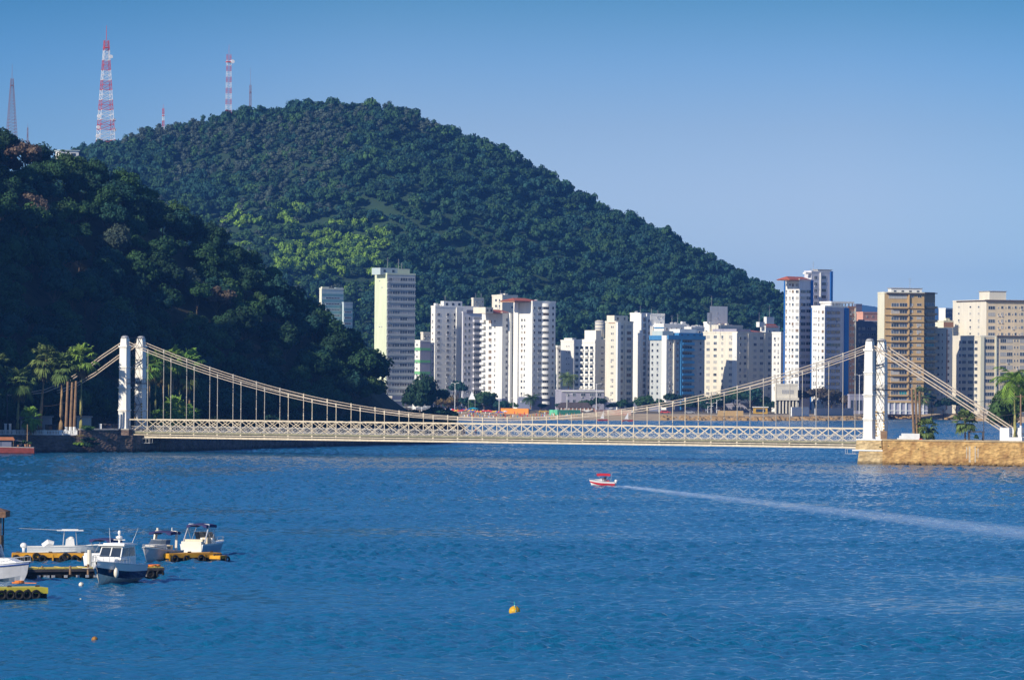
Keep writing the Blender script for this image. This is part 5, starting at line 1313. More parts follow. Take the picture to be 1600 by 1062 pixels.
b = Bld('low dark colonnade under the ochre tower', 1384, 1386, 1450, 627, 1988, 8, M_LILAC, L=8)
for i in range(7): b.blk('R', 1388 + i * 9, 1390 + i * 9, 628, 648, .5, M_WHITE, 'column')
b.blk('R', 1386, 1450, 626, 629, .6, M_OCHRE, 'cornice'); b.blk('R', 1386, 1450, 641, 642, .4, M_WHITE, 'rail'); b.done()
# --- white narrow tower
b = Bld('narrow bright white tower between the ochre tower and the large cream building', 1458, 1478.5, 1488, 514.5, 2030, 60, M_WHITE, ground=None)
b.grid('L', [(1464.5, 1468, 4), (1471.5, 1473.3, 4)], 521, 10.3, 11, gl='warm'); b.grid('R', [(1480.5, 1483, 4.4)], 521, 10.3, 11, gl='warm'); b.blk('R', 1478.5, 1479.8, 514, 640, .25, M_BROWN, 'stripe'); b.top(1464, 1478, 503, M_CREAM, .05, .6) if False else None; b.done()
b = Bld('cream block with brown top just above the narrow white tower', 1461, 1474, 1489, 503, 2080, 45, M_PALEY); b.blk('R', 1474, 1489, 503.5, 511, .2, M_BROWN); b.clutter(2, 22); b.done()
b = Bld('distant white and slate block above the cream brown block', 1466.5, 1477, 1488, 483.5, 2200, 50, M_DKBLUE, left=M_WHITE); b.grid('R', [(1480, 1482), (1484, 1486)], 487, 8, 3, h=3, gl='dark'); b.done()
# --- large cream building
b = Bld('large cream apartment building filling the right edge, upper wide part', 1488.5, 1541, 1640, 470.5, 2060, 20, M_BEIGE, left=M_CREAM, ground=None)
b.grid('L', [(1497, 1499.5), (1515, 1517.5), (1528, 1530.5)], 478, 10.4, 15, h=3, gl='pale', base_out=.12)
b.grid('R', [(1543.5, 1554, 5.5), (1563.5, 1567, 4.5), (1574, 1578, 4.5), (1584.5, 1588, 4.5), (1594, 1598, 4.5), (1606, 1610, 4.5), (1618, 1622, 4.5)], 478, 10.4, 6, gl='std')
b.grid('R', [(1558.5, 1560, 2.6), (1570, 1571.5, 2.6), (1580.5, 1582, 2.6), (1591, 1592.5, 2.6)], 479.5, 10.4, 6, gl='dark')
b.blk('R', 1538, 1640, 469, 471.2, .9, M_DKROOF, 'cornice'); b.top(1548, 1574, 455.5, M_CREAM, .05, .35, over=.3); b.blk('L', 1495, 1541, 469.5, 471.2, .5, M_DKROOF, 'cornice'); b.done()
b = Bld('lower projecting front wing of the large cream building with window bands', 1488.6, 1531.5, 1640, 526.5, 2028, 20, M_BEIGE, left=M_CREAM, ground=None)
b.grid('L', [(1499, 1502), (1504, 1510), (1513, 1521), (1523.5, 1528)], 532, 10.4, 11, h=5, gl='blue', base_out=.12)
for r in range(12):
    y = 529.5 + r * 10.4
    b.win('R', 1539, 1553.5, y, y + 5.8, gl='std', mull=3); b.win('R', 1562.5, 1572, y, y + 5.8, gl='std', mull=2); b.win('R', 1573, 1581.5, y, y + 5.8, gl='std', mull=2)
    for x in (1558, 1584, 1588.5): b.win('R', x, x + 2, y + 1, y + 4.4, gl='dark', mull=0)
    b.win('R', 1593, 1606, y, y + 5.8, gl='std', mull=2)
b.blk('R', 1531.5, 1537, 526, 640, .5, M_PALEY, 'bay'); b.blk('R', 1554.5, 1557, 526, 640, .5, M_PALEY, 'fin'); b.blk('R', 1557, 1640, 524.5, 526.5, .8, M_DKROOF, 'rail'); b.done()
# --- low buildings on the shore
b = Bld('low grey flat building with terraces behind the dark roofed restaurant', 868, 878, 944, 611, 2010, 12, M_LILAC, L=18)
b.grid('R', [(885, 890), (895, 900), (908, 915), (922, 930), (934, 940)], 614, 10, 2, h=5, gl='dark'); b.blk('R', 878, 944, 610, 612, .5, M_WHITE, 'cornice'); b.top(905, 910, 606, M_CREAM, .1, .4); b.done()
t = b = Bld('beach restaurant with wide dark pitched roof and white gable front', 874, 876, 930, 637, 1985, 6, M_BROWN, L=16, name='restaurant', roof=False)
b.hip(872, 926, 637, 628.5, M_DKROOF); 
for i in range(9): b.blk('R', 877 + i * 6, 878.2 + i * 6, 637, 648, .3, M_WHITE, 'post')
a_, c_, z0, z1 = b.rect('R', 908, 926, 631, 645)
MB().add([(a_, -1.5, z1 - 2.6), (c_, -1.5, z1 - 2.6), ((a_ + c_) / 2, -1.5, z0 + .5), (a_, -.4, z1 - 2.6), (c_, -.4, z1 - 2.6), ((a_ + c_) / 2, -.4, z0 + .5)], [(0, 1, 2), (3, 5, 4), (0, 3, 4, 1), (1, 4, 5, 2), (2, 5, 3, 0)]).build('gable_front', M_WHITE, b.t); b.done()
b = Bld('cream podium building with tall columns on the shore', 1211, 1213, 1247, 602, 1975, 12, M_CREAM, L=18, name='colonnade_building')
b.win('R', 1222, 1240, 609, 615, gl='warm', mull=3)
for i in range(6): b.blk('R', 1216.5 + i * 5.2, 1218.4 + i * 5.2, 624, 649, 1.6, M_CREAM, 'column', .9)
b.blk('R', 1212, 1247, 621, 625, 2.0, M_CREAM, 'cornice'); b.blk('R', 1214, 1246, 626, 649, .1, G_DARK, 'recess_shade_panel'); b.done()  # flush dark panel stands for the shade behind the columns
b = Bld('low dark flat building behind the beach trees left of the colonnade', 1105, 1107, 1200, 632, 2000, 6, M_LILAC, L=10); b.grid('R', [(1112 + i * 11, 1116 + i * 11) for i in range(8)], 636, 8, 1, h=4, gl='dark'); b.done()
b = Bld('long low pavilion behind the umbrellas', 728, 730, 800, 634, 1998, 5, M_LILAC, L=10); b.grid('R', [(735 + i * 9, 741 + i * 9) for i in range(7)], 637, 8, 1, h=5, gl='dark'); b.done()
b = Bld('billboard building with red, white and blue panels beside the lime tower', 600, 601, 613, 621, 1975, 8, M_CREAM, L=6)
for i, (m, x0, x1, y0, y1) in enumerate(((M_REDP, 601, 605, 621.5, 625), (M_OCHRE, 606, 612, 621.5, 625.5), (M_BLUE2, 601, 605, 627, 630), (M_REDP, 606, 612, 627, 631), (M_WHITEP, 601, 612, 632, 636))): b.blk('R', x0, x1, y0, y1, .15, m, 'panel')
b.done()
# promenade walls
def wallrun(label, pa, pb, y0, h, m, d, name='sea_wall'):
    a, c = at(pa, y0, 1900), at(pb, y0, 1900); t = thing(name, label, 'wall'); mb = MB(); n = 8
    for i in range(n):
        x0, x1 = a.x + (c.x - a.x) * i / n, a.x + (c.x - a.x) * (i + 1) / n
        mb.bar((x0, shore_y(x0) + d, GZ + h / 2 - .3), (x1, shore_y(x1) + d, GZ + h / 2 - .3), .5, h + .6)
    mb.build('wall', m, t)
wallrun('pale promenade wall in front of the bare trees', 1240, 1270, 645, 3.2, M_WHITE, 26)
wallrun('long grey promenade wall left of the right bridge tower', 1282, 1352, 648, 2.6, M_GREY, 30)
wallrun('low golden wall at the water under the beach trees', 1120, 1160, 650, 1.6, M_OCHRE, 22)
wallrun('pale retaining wall behind the right quay', 1385, 1460, 650, 1.5, M_OCHRE, 22)
wallrun('orange awning fence on the beach', 783, 826, 645, 1.9, mat('orange canvas', (.75, .26, .04), .8, .08, 1), 30, 'canvas_fence')
wallrun('green mesh fence on the sand', 858, 905, 648, 1.6, mat('green mesh', (.12, .5, .3), .8, .08, 1), 24, 'mesh_fence')
wallrun('red and white canvas screen right of the restaurant', 930, 985, 646, 1.6, mat('red white canvas', (.5, .2, .15), .8, .3, .3, col2=(.7, .6, .5)), 28, 'canvas_fence')

# ------------------------------------------------------------ shore trees
def st(label, px, py_top, w_px, Y, m, k, kind='mid', name='shore_tree'):
    s = (w_px / F * Y) / 9.0; p = at(px, py_top, Y); H_ = p.z - GZ
    cz = s * (4.6 if kind != 'flat' else 3.2); cz = min(cz, H_ * .9)
    return tree(name, label, (p.x, Y, GZ), (s, s, cz / (4.6 if kind != 'flat' else 3.2)), m, k, kind, 'trees along the far shore', trunk=max(1.0, H_ - cz))
p = at(659, 640, 1480); tree('shore_tree', 'big dark round tree in shade at the end of the near hill', (p.x, 1480, 2.2), (1.35, 1.35, 2.3), L_DARK, 0, 'big', 'trees along the far shore', trunk=1.2)
st('dark tree right beside the big dark round tree', 682, 614, 42, 1490, L_DARK, 1)
st('dark tree at the left of the big dark round tree', 636, 622, 22, 1470, L_DARK, 3)
st('reddish brown beach tree left of the umbrellas', 700, 622, 34, 1985, leafmat('rusty leaves', (.20, .13, .04), (.10, .08, .03)), 1, 'flat')
st('tall layered dark tree behind the umbrellas', 715, 600, 34, 2010, L_TEAL, 2)
st('layered tree in front of the shaded white wing', 690, 610, 26, 2020, L_TEAL, 4)
st('wide olive tree in front of the middle white tower', 757, 615, 46, 1990, L_MID, 2, 'flat')
st('small flat tree right of the wide olive tree', 783, 628, 24, 1985, L_TEAL, 0, 'flat')
st('low olive tree left of the wide olive tree', 738, 628, 26, 1992, L_MID, 1, 'flat')
st('dark round tree right of the restaurant', 934, 622, 26, 1990, L_DARK, 3)
st('dark tree behind the restaurant roof', 958, 634, 26, 1995, L_DARK, 2)
st('small pale tree beside the rounded balcony tower', 872, 633, 14, 1990, L_TEAL, 1)
st('bright green tree in front of the narrow cream tower', 1008, 624, 40, 2000, L_GREEN, 5)
st('green tree at the right of the bright green centre tree', 1030, 630, 26, 1998, L_GREEN, 0)
st('small shrub tree below the tall cream block', 985, 633, 18, 2000, L_DARK, 4)
st('dark tree before the blue balconies', 1052, 618, 30, 2003, L_DARK, 1)
st('dark green tree right of the blue balconies', 1075, 632, 36, 2000, L_DARK, 2)
for i, (px, py, w, mm) in enumerate(((1100, 636, 30, L_DARK), (1128, 622, 42, L_GREEN), (1150, 612, 40, L_GREEN), (1174, 608, 44, L_TEAL), (1192, 622, 34, L_GREEN))):
    st(['low dark tree at the left end of the tree row by the cream building', 'second tree of the row in front of the wide cream building', 'middle tree of the row in front of the wide cream building', 'tallest tree of the row in front of the wide cream building', 'right end tree of the row, beside the podium building'][i], px, py, w, 1990 + i * 2, mm, i)
for i, (px, py, w) in enumerate(((1248, 612, 30), (1274, 608, 40), (1300, 612, 36), (1322, 620, 30))):
    st(['thin leaved brownish tree nearest the podium building', 'widest thin leaved brownish tree under the blue towers', 'thin leaved brownish tree under the brown tower', 'thin leaved brownish tree nearest the right bridge tower'][i], px, py, w, 1992, leafmat('sparse brown leaves', (.11, .085, .06), (.06, .06, .045)), i % 3, 'flat')
for i, (px, py, w, mm) in enumerate(((1456, 620, 20, L_TEAL), (1474, 626, 34, L_DARK), (1494, 624, 30, L_TEAL), (1512, 634, 26, L_DARK), (1560, 640, 30, L_DARK))):
    st(['small tree at the foot of the ochre tower', 'dark tree under the narrow white tower', 'round dark tree under the large cream building', 'low dark tree right of the round dark one', 'low dark tree behind the anchor blocks'][i], px, py, w, 2000, mm, i)

for i, (px, py, w, mm) in enumerate(((706, 632, 26, L_MID), (726, 626, 26, L_TEAL), (770, 628, 30, L_GREEN), (800, 632, 22, L_MID), (846, 634, 22, L_TEAL), (915, 630, 22, L_MID), (970, 628, 22, L_GREEN), (1090, 622, 34, L_TEAL), (1115, 628, 32, L_DARK), (1204, 630, 30, L_DARK), (1236, 626, 26, L_DARK), (1345, 626, 26, L_DARK), (1430, 630, 24, L_TEAL))):
    st(['olive tree just right of the reddish brown beach tree', 'dark tree behind the floodlight mast', 'round green tree between the wide olive tree and the flat one', 'small olive tree behind the orange fence', 'small dark tree left of the low grey terraced building', 'small olive tree behind the restaurant gable', 'green tree at the foot of the tall cream block', 'dark tree right end of the blue banded building', 'dark tree at the foot of the wide cream building, left', 'dark tree touching the podium building', 'dark tree just right of the podium columns', 'dark tree next to the arcade building', 'dark tree behind the three wooden poles'][i], px, py, w, 1996 + i % 3, mm, i % 6)
palm('small palm beside the grid balcony block', 888, 612, 594, 2040, 4.5, kind='feather', zbase=GZ, seed=8)
palm('small palm in front of the rounded balcony tower', 829, 648, 626, 1990, 3.6, kind='feather', zbase=GZ, seed=9, leaf=L_MID)
palm('small palm at the foot of the ochre tower, left', 1440, 648, 618, 1992, 4.2, zbase=GZ, seed=10, dead=False)

# ------------------------------------------------------------ umbrellas, lamps, cars, people on the beach
UC = [('red', (.62, .05, .06)), ('blue', (.06, .12, .45)), ('yellow', (.80, .50, .08)), ('white', (.75, .75, .72)), ('turquoise', (.02, .38, .50)), ('orange', (.75, .24, .04))]
def sand_z(d): return max(0, min(.9, d / 14 * .9)) if d < 14 else min(GZ, .9 + (d - 14) / 20 * (GZ - .9))
def umbrella(i, px, py, r):
    n_, c = UC[i]; x = pxx(px, 1975); Y = shore_y(x) + 11 + (648 - py) * 2.6
    x = pxx(px, Y); z = sand_z(Y - shore_y(x)); t = thing('beach_umbrella', 'open %s beach umbrella in the crowded row on the sand' % n_, 'umbrella', (x, Y, z - .05), 0, 'beach umbrellas on the sand'); h = 2.25
    MB().tube((0, 0, 0), (0, 0, h), .04, n=5).build('pole', M_GSTEEL, t)
    mb = MB(); n = 8
    mb.add([(0, 0, h + .1)] + [(r * math.cos(k * .785), r * math.sin(k * .785), h - .55) for k in range(8)] + [(0, 0, h + .02)], [(0, k + 1, (k + 1) % 8 + 1) for k in range(8)] + [(9, (k + 1) % 8 + 1, k + 1) for k in range(8)])
    mb.build('canopy', mat(n_ + ' umbrella canvas', c, .8, .05, 1), t)
rg = random.Random(5)
for i in range(46):
    px = 683 + i * 2.35 + rg.uniform(-1, 1); umbrella(rg.choice((0, 0, 0, 1, 1, 2, 3, 5, 0)), px, 645.5 + rg.uniform(-2, 1.6), rg.uniform(.9, 1.35))
umbrella(4, 740, 641, 2.6)
p = gnd(738, 650); t = thing('shade_sail', 'small white pointed tent above the turquoise umbrella', 'tent', (p.x, 1975, GZ)); MB().add([(-1.5, -1.5, 5), (1.5, -1.5, 5), (1.5, 1.5, 5), (-1.5, 1.5, 5), (0, 0, 8.5)], [(0, 1, 4), (1, 2, 4), (2, 3, 4), (3, 0, 4), (0, 3, 2, 1)]).build('canvas', M_WHITEP, t)
MB().tube((-1.4, -1.4, 0), (-1.4, -1.4, 5), .08, n=5).build('pole', M_GSTEEL, t); MB().tube((1.4, -1.4, 0), (1.4, -1.4, 5), .08, n=5).build('pole', M_GSTEEL, t)
# low resting crowd on the sand
cr = MB()
for i in range(150):
    px = rg.uniform(684, 900); x = pxx(px, 1950); dd = rg.uniform(4, 30); Y = shore_y(x) + dd; s = rg.uniform(.8, 1.25); zz = sand_z(dd)
    cr.ell((x, Y, zz + .55 * s), .2, .2, .55 * s, 6, 5, i % 5); cr.ell((x, Y, zz + 1.25 * s), .13, .13, .16, 6, 4, 0)
o = cr.build('crowd', [mat('tanned skin', (.42, .24, .15), .7, .1, 1), M_REDP, M_BLUE2, M_WHITEP, M_YSTEEL]); tag(o, 'distant crowd of bathers on the sand', 'crowd', kind='stuff')
def lamp(label, px, pt, Y, arms=2, zb=GZ, w=2.0, group='lamp posts along the far shore'):
    p = at(px, pt, Y); h = p.z - zb; t = thing('street_lamp', label, 'street lamp', (p.x, Y, zb), 0, group)
    MB().tube((0, 0, 0), (0, 0, h), .16, .09, 6).build('pole', M_WHITEP, t)
    for s in ((-1, 1) if arms == 2 else (1,)):
        MB().path([(0, 0, h - .6), (s * w * .5, 0, h), (s * w, 0, h + .05)], .06, 5).build('arm', M_WHITEP, t)
        MB().box(s * w - .35, s * w + .35, -.18, .18, h - .08, h + .12).build('lamp_head', M_WHITEP, t)
lamp('tall white floodlight mast beside the umbrellas', 711, 598, 1975, 2, w=1.4)
for i, (px, pt) in enumerate(((645, 636), (659, 635))): lamp(['double armed lamp in front of the dark round tree, left one', 'double armed lamp in front of the dark round tree, right one'][i], px, pt, 1440, 2, 3.0, 1.3)
for i, (px, pt) in enumerate(((802, 621), (886, 615), (932, 599), (780, 620), (1030, 599), (1106, 634), (1112, 629), (1120, 624), (1343, 585))):
    lamp(['lamp post in front of the middle white tower', 'lamp post left of the restaurant', 'lamp post rising right of the restaurant', 'slim lamp post left of the orange fence', 'tall lamp post in front of the blue banded building', 'first short lamp post by the shore rocks', 'second lamp post by the shore rocks, white based', 'third lamp post by the shore rocks, leaning over the trees', 'lamp post next to the right bridge tower'][i], px, pt, 1968 + i, 1 if i % 2 else 2)
def car(label, px, Y, m, group='cars parked along the far shore'):
    t = thing('parked_car', label, 'car', (pxx(px, Y), Y, GZ + .02), 0, group)
    b_ = MB().add([(-2.1, -.85, .35), (2.1, -.85, .35), (2.1, .85, .35), (-2.1, .85, .35), (-2.15, -.85, .85), (2.1, -.85, .78), (2.1, .85, .78), (-2.15, .85, .85), (-1.5, -.7, 1.42), (.7, -.7, 1.42), (.7, .7, 1.42), (-1.5, .7, 1.42), (-1.9, -.82, .9), (1.25, -.82, .86), (1.25, .82, .86), (-1.9, .82, .9)],
          [(0, 1, 5, 4), (1, 2, 6, 5), (2, 3, 7, 6), (3, 0, 4, 7), (4, 5, 13, 12), (5, 6, 14, 13), (6, 7, 15, 14), (7, 4, 12, 15), (12, 13, 9, 8), (13, 14, 10, 9), (14, 15, 11, 10), (15, 12, 8, 11), (8, 9, 10, 11), (0, 3, 2, 1)])
    b_.build('body', m, t)
    MB().add([(-1.7, -.84, .95), (1.0, -.84, .93), (.6, -.73, 1.36), (-1.42, -.73, 1.36)], [(0, 1, 2, 3)]).build('side_window', G_DARK, t)
    for x in (-1.35, 1.35):
        for y in (-.8, .8): MB().tube((x, y - .1, .32), (x, y + .1, .32), .32, n=10).build('wheel', M_DSTEEL, t)
for i, (px, lb, m) in enumerate(((1078, 'silver car parked on the shore below the blue balconies', M_GSTEEL), (1040, 'red car parked by the shore below the narrow cream tower', M_REDP), (985, 'white car near the canvas screen', M_WHITEP), (832, 'dark car beside the orange awning fence', M_DSTEEL), (850, 'yellow car beside the green mesh fence', M_YSTEEL),
                                  (1290, 'red car by the grey promenade wall', M_REDP), (1530, 'yellow van like car behind the thin dark post', M_YSTEEL), (1549, 'white car behind the stay cables', M_WHITEP), (1400, 'white car in front of the dark colonnade', M_WHITEP), (1420, 'silver car in front of the dark colonnade', M_GSTEEL))):
    car(lb, px, shore_y(pxx(px, 1900)) + 44, m)
p = at(1188, 640, 1950); t = thing('beach_kiosk', 'yellow and white kiosk at the right end of the tree row', 'kiosk', (p.x, 1950, GZ - .3)); MB().box(-3, 3, -2, 2, 0, 3).build('wall', M_YSTEEL, t); MB().box(-3.4, 3.4, -2.4, 2.4, 3, 3.3).build('roof', M_WHITEP, t); MB().box(-2, 2, -2.08, -2, 1, 2.4).build('window', G_DARK, t)
# two small sailing dinghies near the beach
for i, px in enumerate((942, 980)):
    p = gnd(px, 657.5 if i == 0 else 658.5); t = thing('sailing_dinghy', ['small red dinghy with white sail, left of the two near the beach', 'small red dinghy with white sail, right of the two near the beach'][i], 'sailing boat', p, .2, 'dinghies near the beach')
    MB().add([(-2, -.6, 0), (2.2, 0, .1), (-2, .6, 0), (-2.1, -.8, .6), (2.6, 0, .8), (-2.1, .8, .6)], [(0, 1, 4, 3), (1, 2, 5, 4), (2, 0, 3, 5), (3, 4, 5), (0, 2, 1)]).build('hull', M_REDP, t)
    MB().tube((.4, 0, .4), (.4, 0, 4.4 - i * .6), .05, n=5).build('mast', M_WHITEP, t)
    MB().add([(.3, .02, 1.0), (.3, .02, 4.2 - i * .6), (-1.1, .1, 1.1), (.3, .06, 1.0), (.3, .06, 4.2 - i * .6), (-1.1, .14, 1.1)], [(0, 1, 2), (3, 5, 4), (0, 3, 4, 1), (1, 4, 5, 2)]).build('sail', M_WHITEP, t)

# ------------------------------------------------------------ boats
GEL = mat('white gelcoat', (.80, .79, .75), .25, .05, 1.2, spec=.5)
GELC = mat('cream gelcoat', (.76, .70, .58), .35, .06, 1.2, spec=.5)
NAVY = mat('navy hull paint', (.006, .016, .06), .15, .1, 1, spec=.6)
GREYH = mat('pale grey hull', (.50, .50, .52), .3, .08, 1, spec=.5)
CANV = mat('navy canvas', (.035, .035, .12), .85, .1, 2)
BLUEC = mat('blue canvas', (.02, .07, .30), .8, .1, 2)
REDC = mat('red canvas', (.62, .03, .05), .8, .08, 2)
CHROME = mat('stainless rail', (.62, .62, .62), .3, .05, 2, metal=.6)
YDECK = mat('yellow pontoon paint', (.72, .36, .02), .6, .18, 1.3, col2=(.42, .20, .02))
YLIME = mat('faded yellow decking', (.62, .50, .10), .8, .2, 1.6, col2=(.36, .26, .07))
RUBBER = mat('black rubber', (.015, .015, .015), .75, .1, 2)
SEAT = mat('cream seat vinyl', (.68, .58, .42), .6, .08, 2)
def hull(par, L, B, H0, H1, mats, band=.45, cock=None, ch0=.10):
    n = 14; rows = []
    for i in range(n + 1):
        t = i / n; b = B / 2 * max(0.02, (1 - max(0, (t - .38) / .62) ** 2.3)) ** .85; zs = H0 + (H1 - H0) * t ** 1.7
        ch = b * (.86 - .34 * max(0, (t - .5) / .5) ** 1.3) ; zc_ = ch0 + .55 * max(0, (t - .45) / .55) ** 2; zm = zs - (zs - zc_) * band
        bm = b + (ch - b) * band * .75
        rows.append([(t * L, b, zs), (t * L * .985, bm, zm), (t * L * .955, ch, zc_), (t * L * .90, .0, -.38 + .30 * t ** 5)])
    mb = MB(); w = 4
    for s in (1, -1):
        vs = [(x, s * y, z) for r in rows for (x, y, z) in r]
        for k in range(3):
            fs = []
            for i in range(n):
                a, b_ = i * w + k, (i + 1) * w + k
                fs.append((a, b_, b_ + 1, a + 1) if s == -1 else (a, a + 1, b_ + 1, b_))
            o = len(mb.v); 
            mb.add(vs, fs, k)
    r0 = rows[0]; mb.add([r0[0], r0[1], r0[2], r0[3], (0, -r0[2][1], r0[2][2]), (0, -r0[1][1], r0[1][2]), (0, -r0[0][1], r0[0][2])], [(0, 1, 2, 3, 4, 5, 6)], 0)
    h = mb.build('hull', mats, par)
    d = MB(); c0 = cock or (0, 0)
    for i in range(n):
        a, b_ = rows[i], rows[i + 1]; tm_ = (i + .5) / n; lo = -.5 if c0[0] < tm_ < c0[1] else -.04
        d.add([(a[0][0], a[0][1] * .97, a[0][2] + lo), (a[0][0], -a[0][1] * .97, a[0][2] + lo), (b_[0][0], -b_[0][1] * .97, b_[0][2] + lo), (b_[0][0], b_[0][1] * .97, b_[0][2] + lo)], [(0, 1, 2, 3)])
    d.build('deck', mats[0], par)
    g = MB()
    for s in (1, -1): g.path([(r[0][0] + .01, s * r[0][1], r[0][2]) for r in rows], .045, 6)
    g.build('gunwale', GEL, par)
    return rows
def rail(par, rows, t0, t1, h=.5, m=None):
    mb = MB(); n = len(rows) - 1; i0, i1 = int(t0 * n), int(t1 * n)
    for s in (1, -1):
        pts = [(rows[i][0][0], s * rows[i][0][1] * .93, rows[i][0][2] + h) for i in range(i0, i1 + 1)]
        mb.path([(rows[i0][0][0], s * rows[i0][0][1] * .93, rows[i0][0][2])] + pts, .022, 5)
        for i in range(i0, i1 + 1): mb.tube((rows[i][0][0], s * rows[i][0][1] * .93, rows[i][0][2]), (rows[i][0][0], s * rows[i][0][1] * .93, rows[i][0][2] + h), .018, n=4)
    mb.build('bow_rail', m or CHROME, par)
def bimini(par, x0, x1, w, z0, z1, m, arch=.12, legs=True):
    mb = MB(); n = 8; k = 4; vs = []
    for i in range(k + 1):
        x = x0 + (x1 - x0) * i / k; dz = .06 * math.sin(math.pi * i / k)
        for j in range(n + 1):
            y = -w / 2 + w * j / n; vs.append((x, y, z1 + dz + arch * math.sin(math.pi * j / n)))
    m0 = len(vs); vs += [(x, y, z - .26 + .16 * (abs(y) < w * .35)) for x, y, z in vs]
    fs = [(i * (n + 1) + j, (i + 1) * (n + 1) + j, (i + 1) * (n + 1) + j + 1, i * (n + 1) + j + 1) for i in range(k) for j in range(n)]
    fs += [tuple(q + m0 for q in f[::-1]) for f in fs]
    ed = [i * (n + 1) for i in range(k + 1)] + [k * (n + 1) + j for j in range(1, n + 1)] + [i * (n + 1) + n for i in range(k - 1, -1, -1)] + [j for j in range(n - 1, 0, -1)]
    for a, b_ in zip(ed, ed[1:] + ed[:1]): fs.append((a, a + m0, b_ + m0, b_))
    mb.add(vs, fs).build('canopy', m, par)
    if legs:
        f = MB()
        for s in (-1, 1):
            xm = (x0 + x1) / 2
            f.path([(xm, s * w * .52, z0), (x0 + .05, s * w * .48, z1 - .05)], .03, 5).path([(xm, s * w * .52, z0), (x1 - .05, s * w * .48, z1 - .05)], .03, 5)
        for x in (x0 + .05, x1 - .05): f.path([(x, -w * .48, z1 - .06), (x, 0, z1 + arch - .08), (x, w * .48, z1 - .06)], .025, 5)
        f.build('canopy_frame', CHROME, par)
def arch(par, x, w, z0, z1, m, rake=.5, th=.16):
    mb = MB()
    mb.bar((x, -w / 2, z0), (x - rake, -w * .45, z1), th, .32).bar((x, w / 2, z0), (x - rake, w * .45, z1), th, .32).bar((x - rake, -w * .47, z1), (x - rake, w * .47, z1), .34, th)
    mb.build('radar_arch', m, par)
def outboard(par, x, y, z, m=None):
    o = MB(); o.ell((x - .22, y, z + .12), .34, .2, .27, 12, 8); o.frus(x - .22, y, z - .75, z + .2, .12, .09, .16, .13); o.build('outboard_engine', m or GEL, par, True)
def screen(par, x, w, z0, z1, rake=.45, m=None):
    mb = MB(); vs = []
    pts = [(-.25 - .5, -.5), (-.1, -.42), (.12, -.22), (.16, 0), (.12, .22), (-.1, .42), (-.75, .5)]
    for dx, fy in pts: vs += [(x + dx, fy * w, z0), (x + dx - rake, fy * w * .9, z1)]
    fs = [(2 * i, 2 * i + 2, 2 * i + 3, 2 * i + 1) for i in range(len(pts) - 1)]
    mb.add(vs, fs).build('windscreen', m or G_MID, par)
    f = MB().path([(x + dx - rake, fy * w * .9, z1) for dx, fy in pts], .03, 5).path([(x + dx, fy * w, z0) for dx, fy in pts], .03, 5); f.build('windscreen_frame', CHROME, par)
def boat(label, px, py, head, name='motor_boat', off=0.0):
    """origin = stern waterline centre; `off` metres from the origin to the point given in the picture, along the boat"""
    g_ = gnd(px, py); a = R_(head); return thing(name, label, 'boat', (g_.x - math.cos(a) * off, g_.y - math.sin(a) * off, .02), a)

# cabin cruiser, bow towards the camera
t = boat('white cabin cruiser with dark navy hull side, bow towards the camera', 153, 913, -107, off=7.3); t.scale = (1.06, 1.06, 1.02)
r = hull(t, 7.3, 3.1, 1.45, 1.95, [GEL, NAVY, GELC], .50, (0, .3), .38)
cb = MB(); cb.add([(1.6, -1.15, 1.3), (5.9, -.75, 1.5), (5.9, .75, 1.5), (1.6, 1.15, 1.3), (1.6, -1.1, 2.0), (5.0, -.72, 2.05), (5.0, .72, 2.05), (1.6, 1.1, 2.0)], [(0, 1, 5, 4), (1, 2, 6, 5), (2, 3, 7, 6), (3, 0, 4, 7), (4, 5, 6, 7)]).build('foredeck', GEL, t)
cz = MB(); cz.add([(1.5, -1.12, 1.95), (4.6, -1.0, 1.95), (4.6, 1.0, 1.95), (1.5, 1.12, 1.95), (1.6, -1.02, 3.1), (3.9, -.9, 3.05), (3.9, .9, 3.05), (1.6, 1.02, 3.1)], [(0, 1, 5, 4), (1, 2, 6, 5), (2, 3, 7, 6), (3, 0, 4, 7), (4, 5, 6, 7)])
cab = cz.build('cabin', GEL, t)
def quadwin(par, P, inset, m=G_DARK, name='window', push=.03):
    P = [Vector(p) for p in P]; nrm = (P[1] - P[0]).cross(P[3] - P[0]).normalized() * push; out = []
    (u0, v0, u1, v1) = inset
    for u, v in ((u0, v0), (u1, v0), (u1, v1), (u0, v1)): out.append(P[0].lerp(P[1], u).lerp(P[3].lerp(P[2], u), v) + nrm)
    inn = [o - nrm * .8 for o in out]
    MB().add(out + inn, [(0, 1, 2, 3), (0, 4, 5, 1), (1, 5, 6, 2), (2, 6, 7, 3), (3, 7, 4, 0)]).build(name, m, par)
fr = [(4.6, 1.0, 1.95), (4.6, -1.0, 1.95), (3.9, -.9, 3.05), (3.9, .9, 3.05)]
quadwin(cab, [fr[1], fr[0], fr[3], fr[2]], (.05, .22, .47, .9)); quadwin(cab, [fr[1], fr[0], fr[3], fr[2]], (.53, .22, .95, .9))
quadwin(cab, [(1.5, -1.12, 1.95), (4.6, -1.0, 1.95), (3.9, -.9, 3.05), (1.6, -1.02, 3.1)], (.50, .25, .93, .88), G_MID)
quadwin(cab, [(1.5, -1.12, 1.95), (4.6, -1.0, 1.95), (3.9, -.9, 3.05), (1.6, -1.02, 3.1)], (.08, .25, .45, .88), G_MID)
quadwin(cab, [(4.6, 1.0, 1.95), (1.5, 1.12, 1.95), (1.6, 1.02, 3.1), (3.9, .9, 3.05)], (.07, .25, .5, .88)); quadwin(cab, [(4.6, 1.0, 1.95), (1.5, 1.12, 1.95), (1.6, 1.02, 3.1), (3.9, .9, 3.05)], (.55, .25, .92, .88))
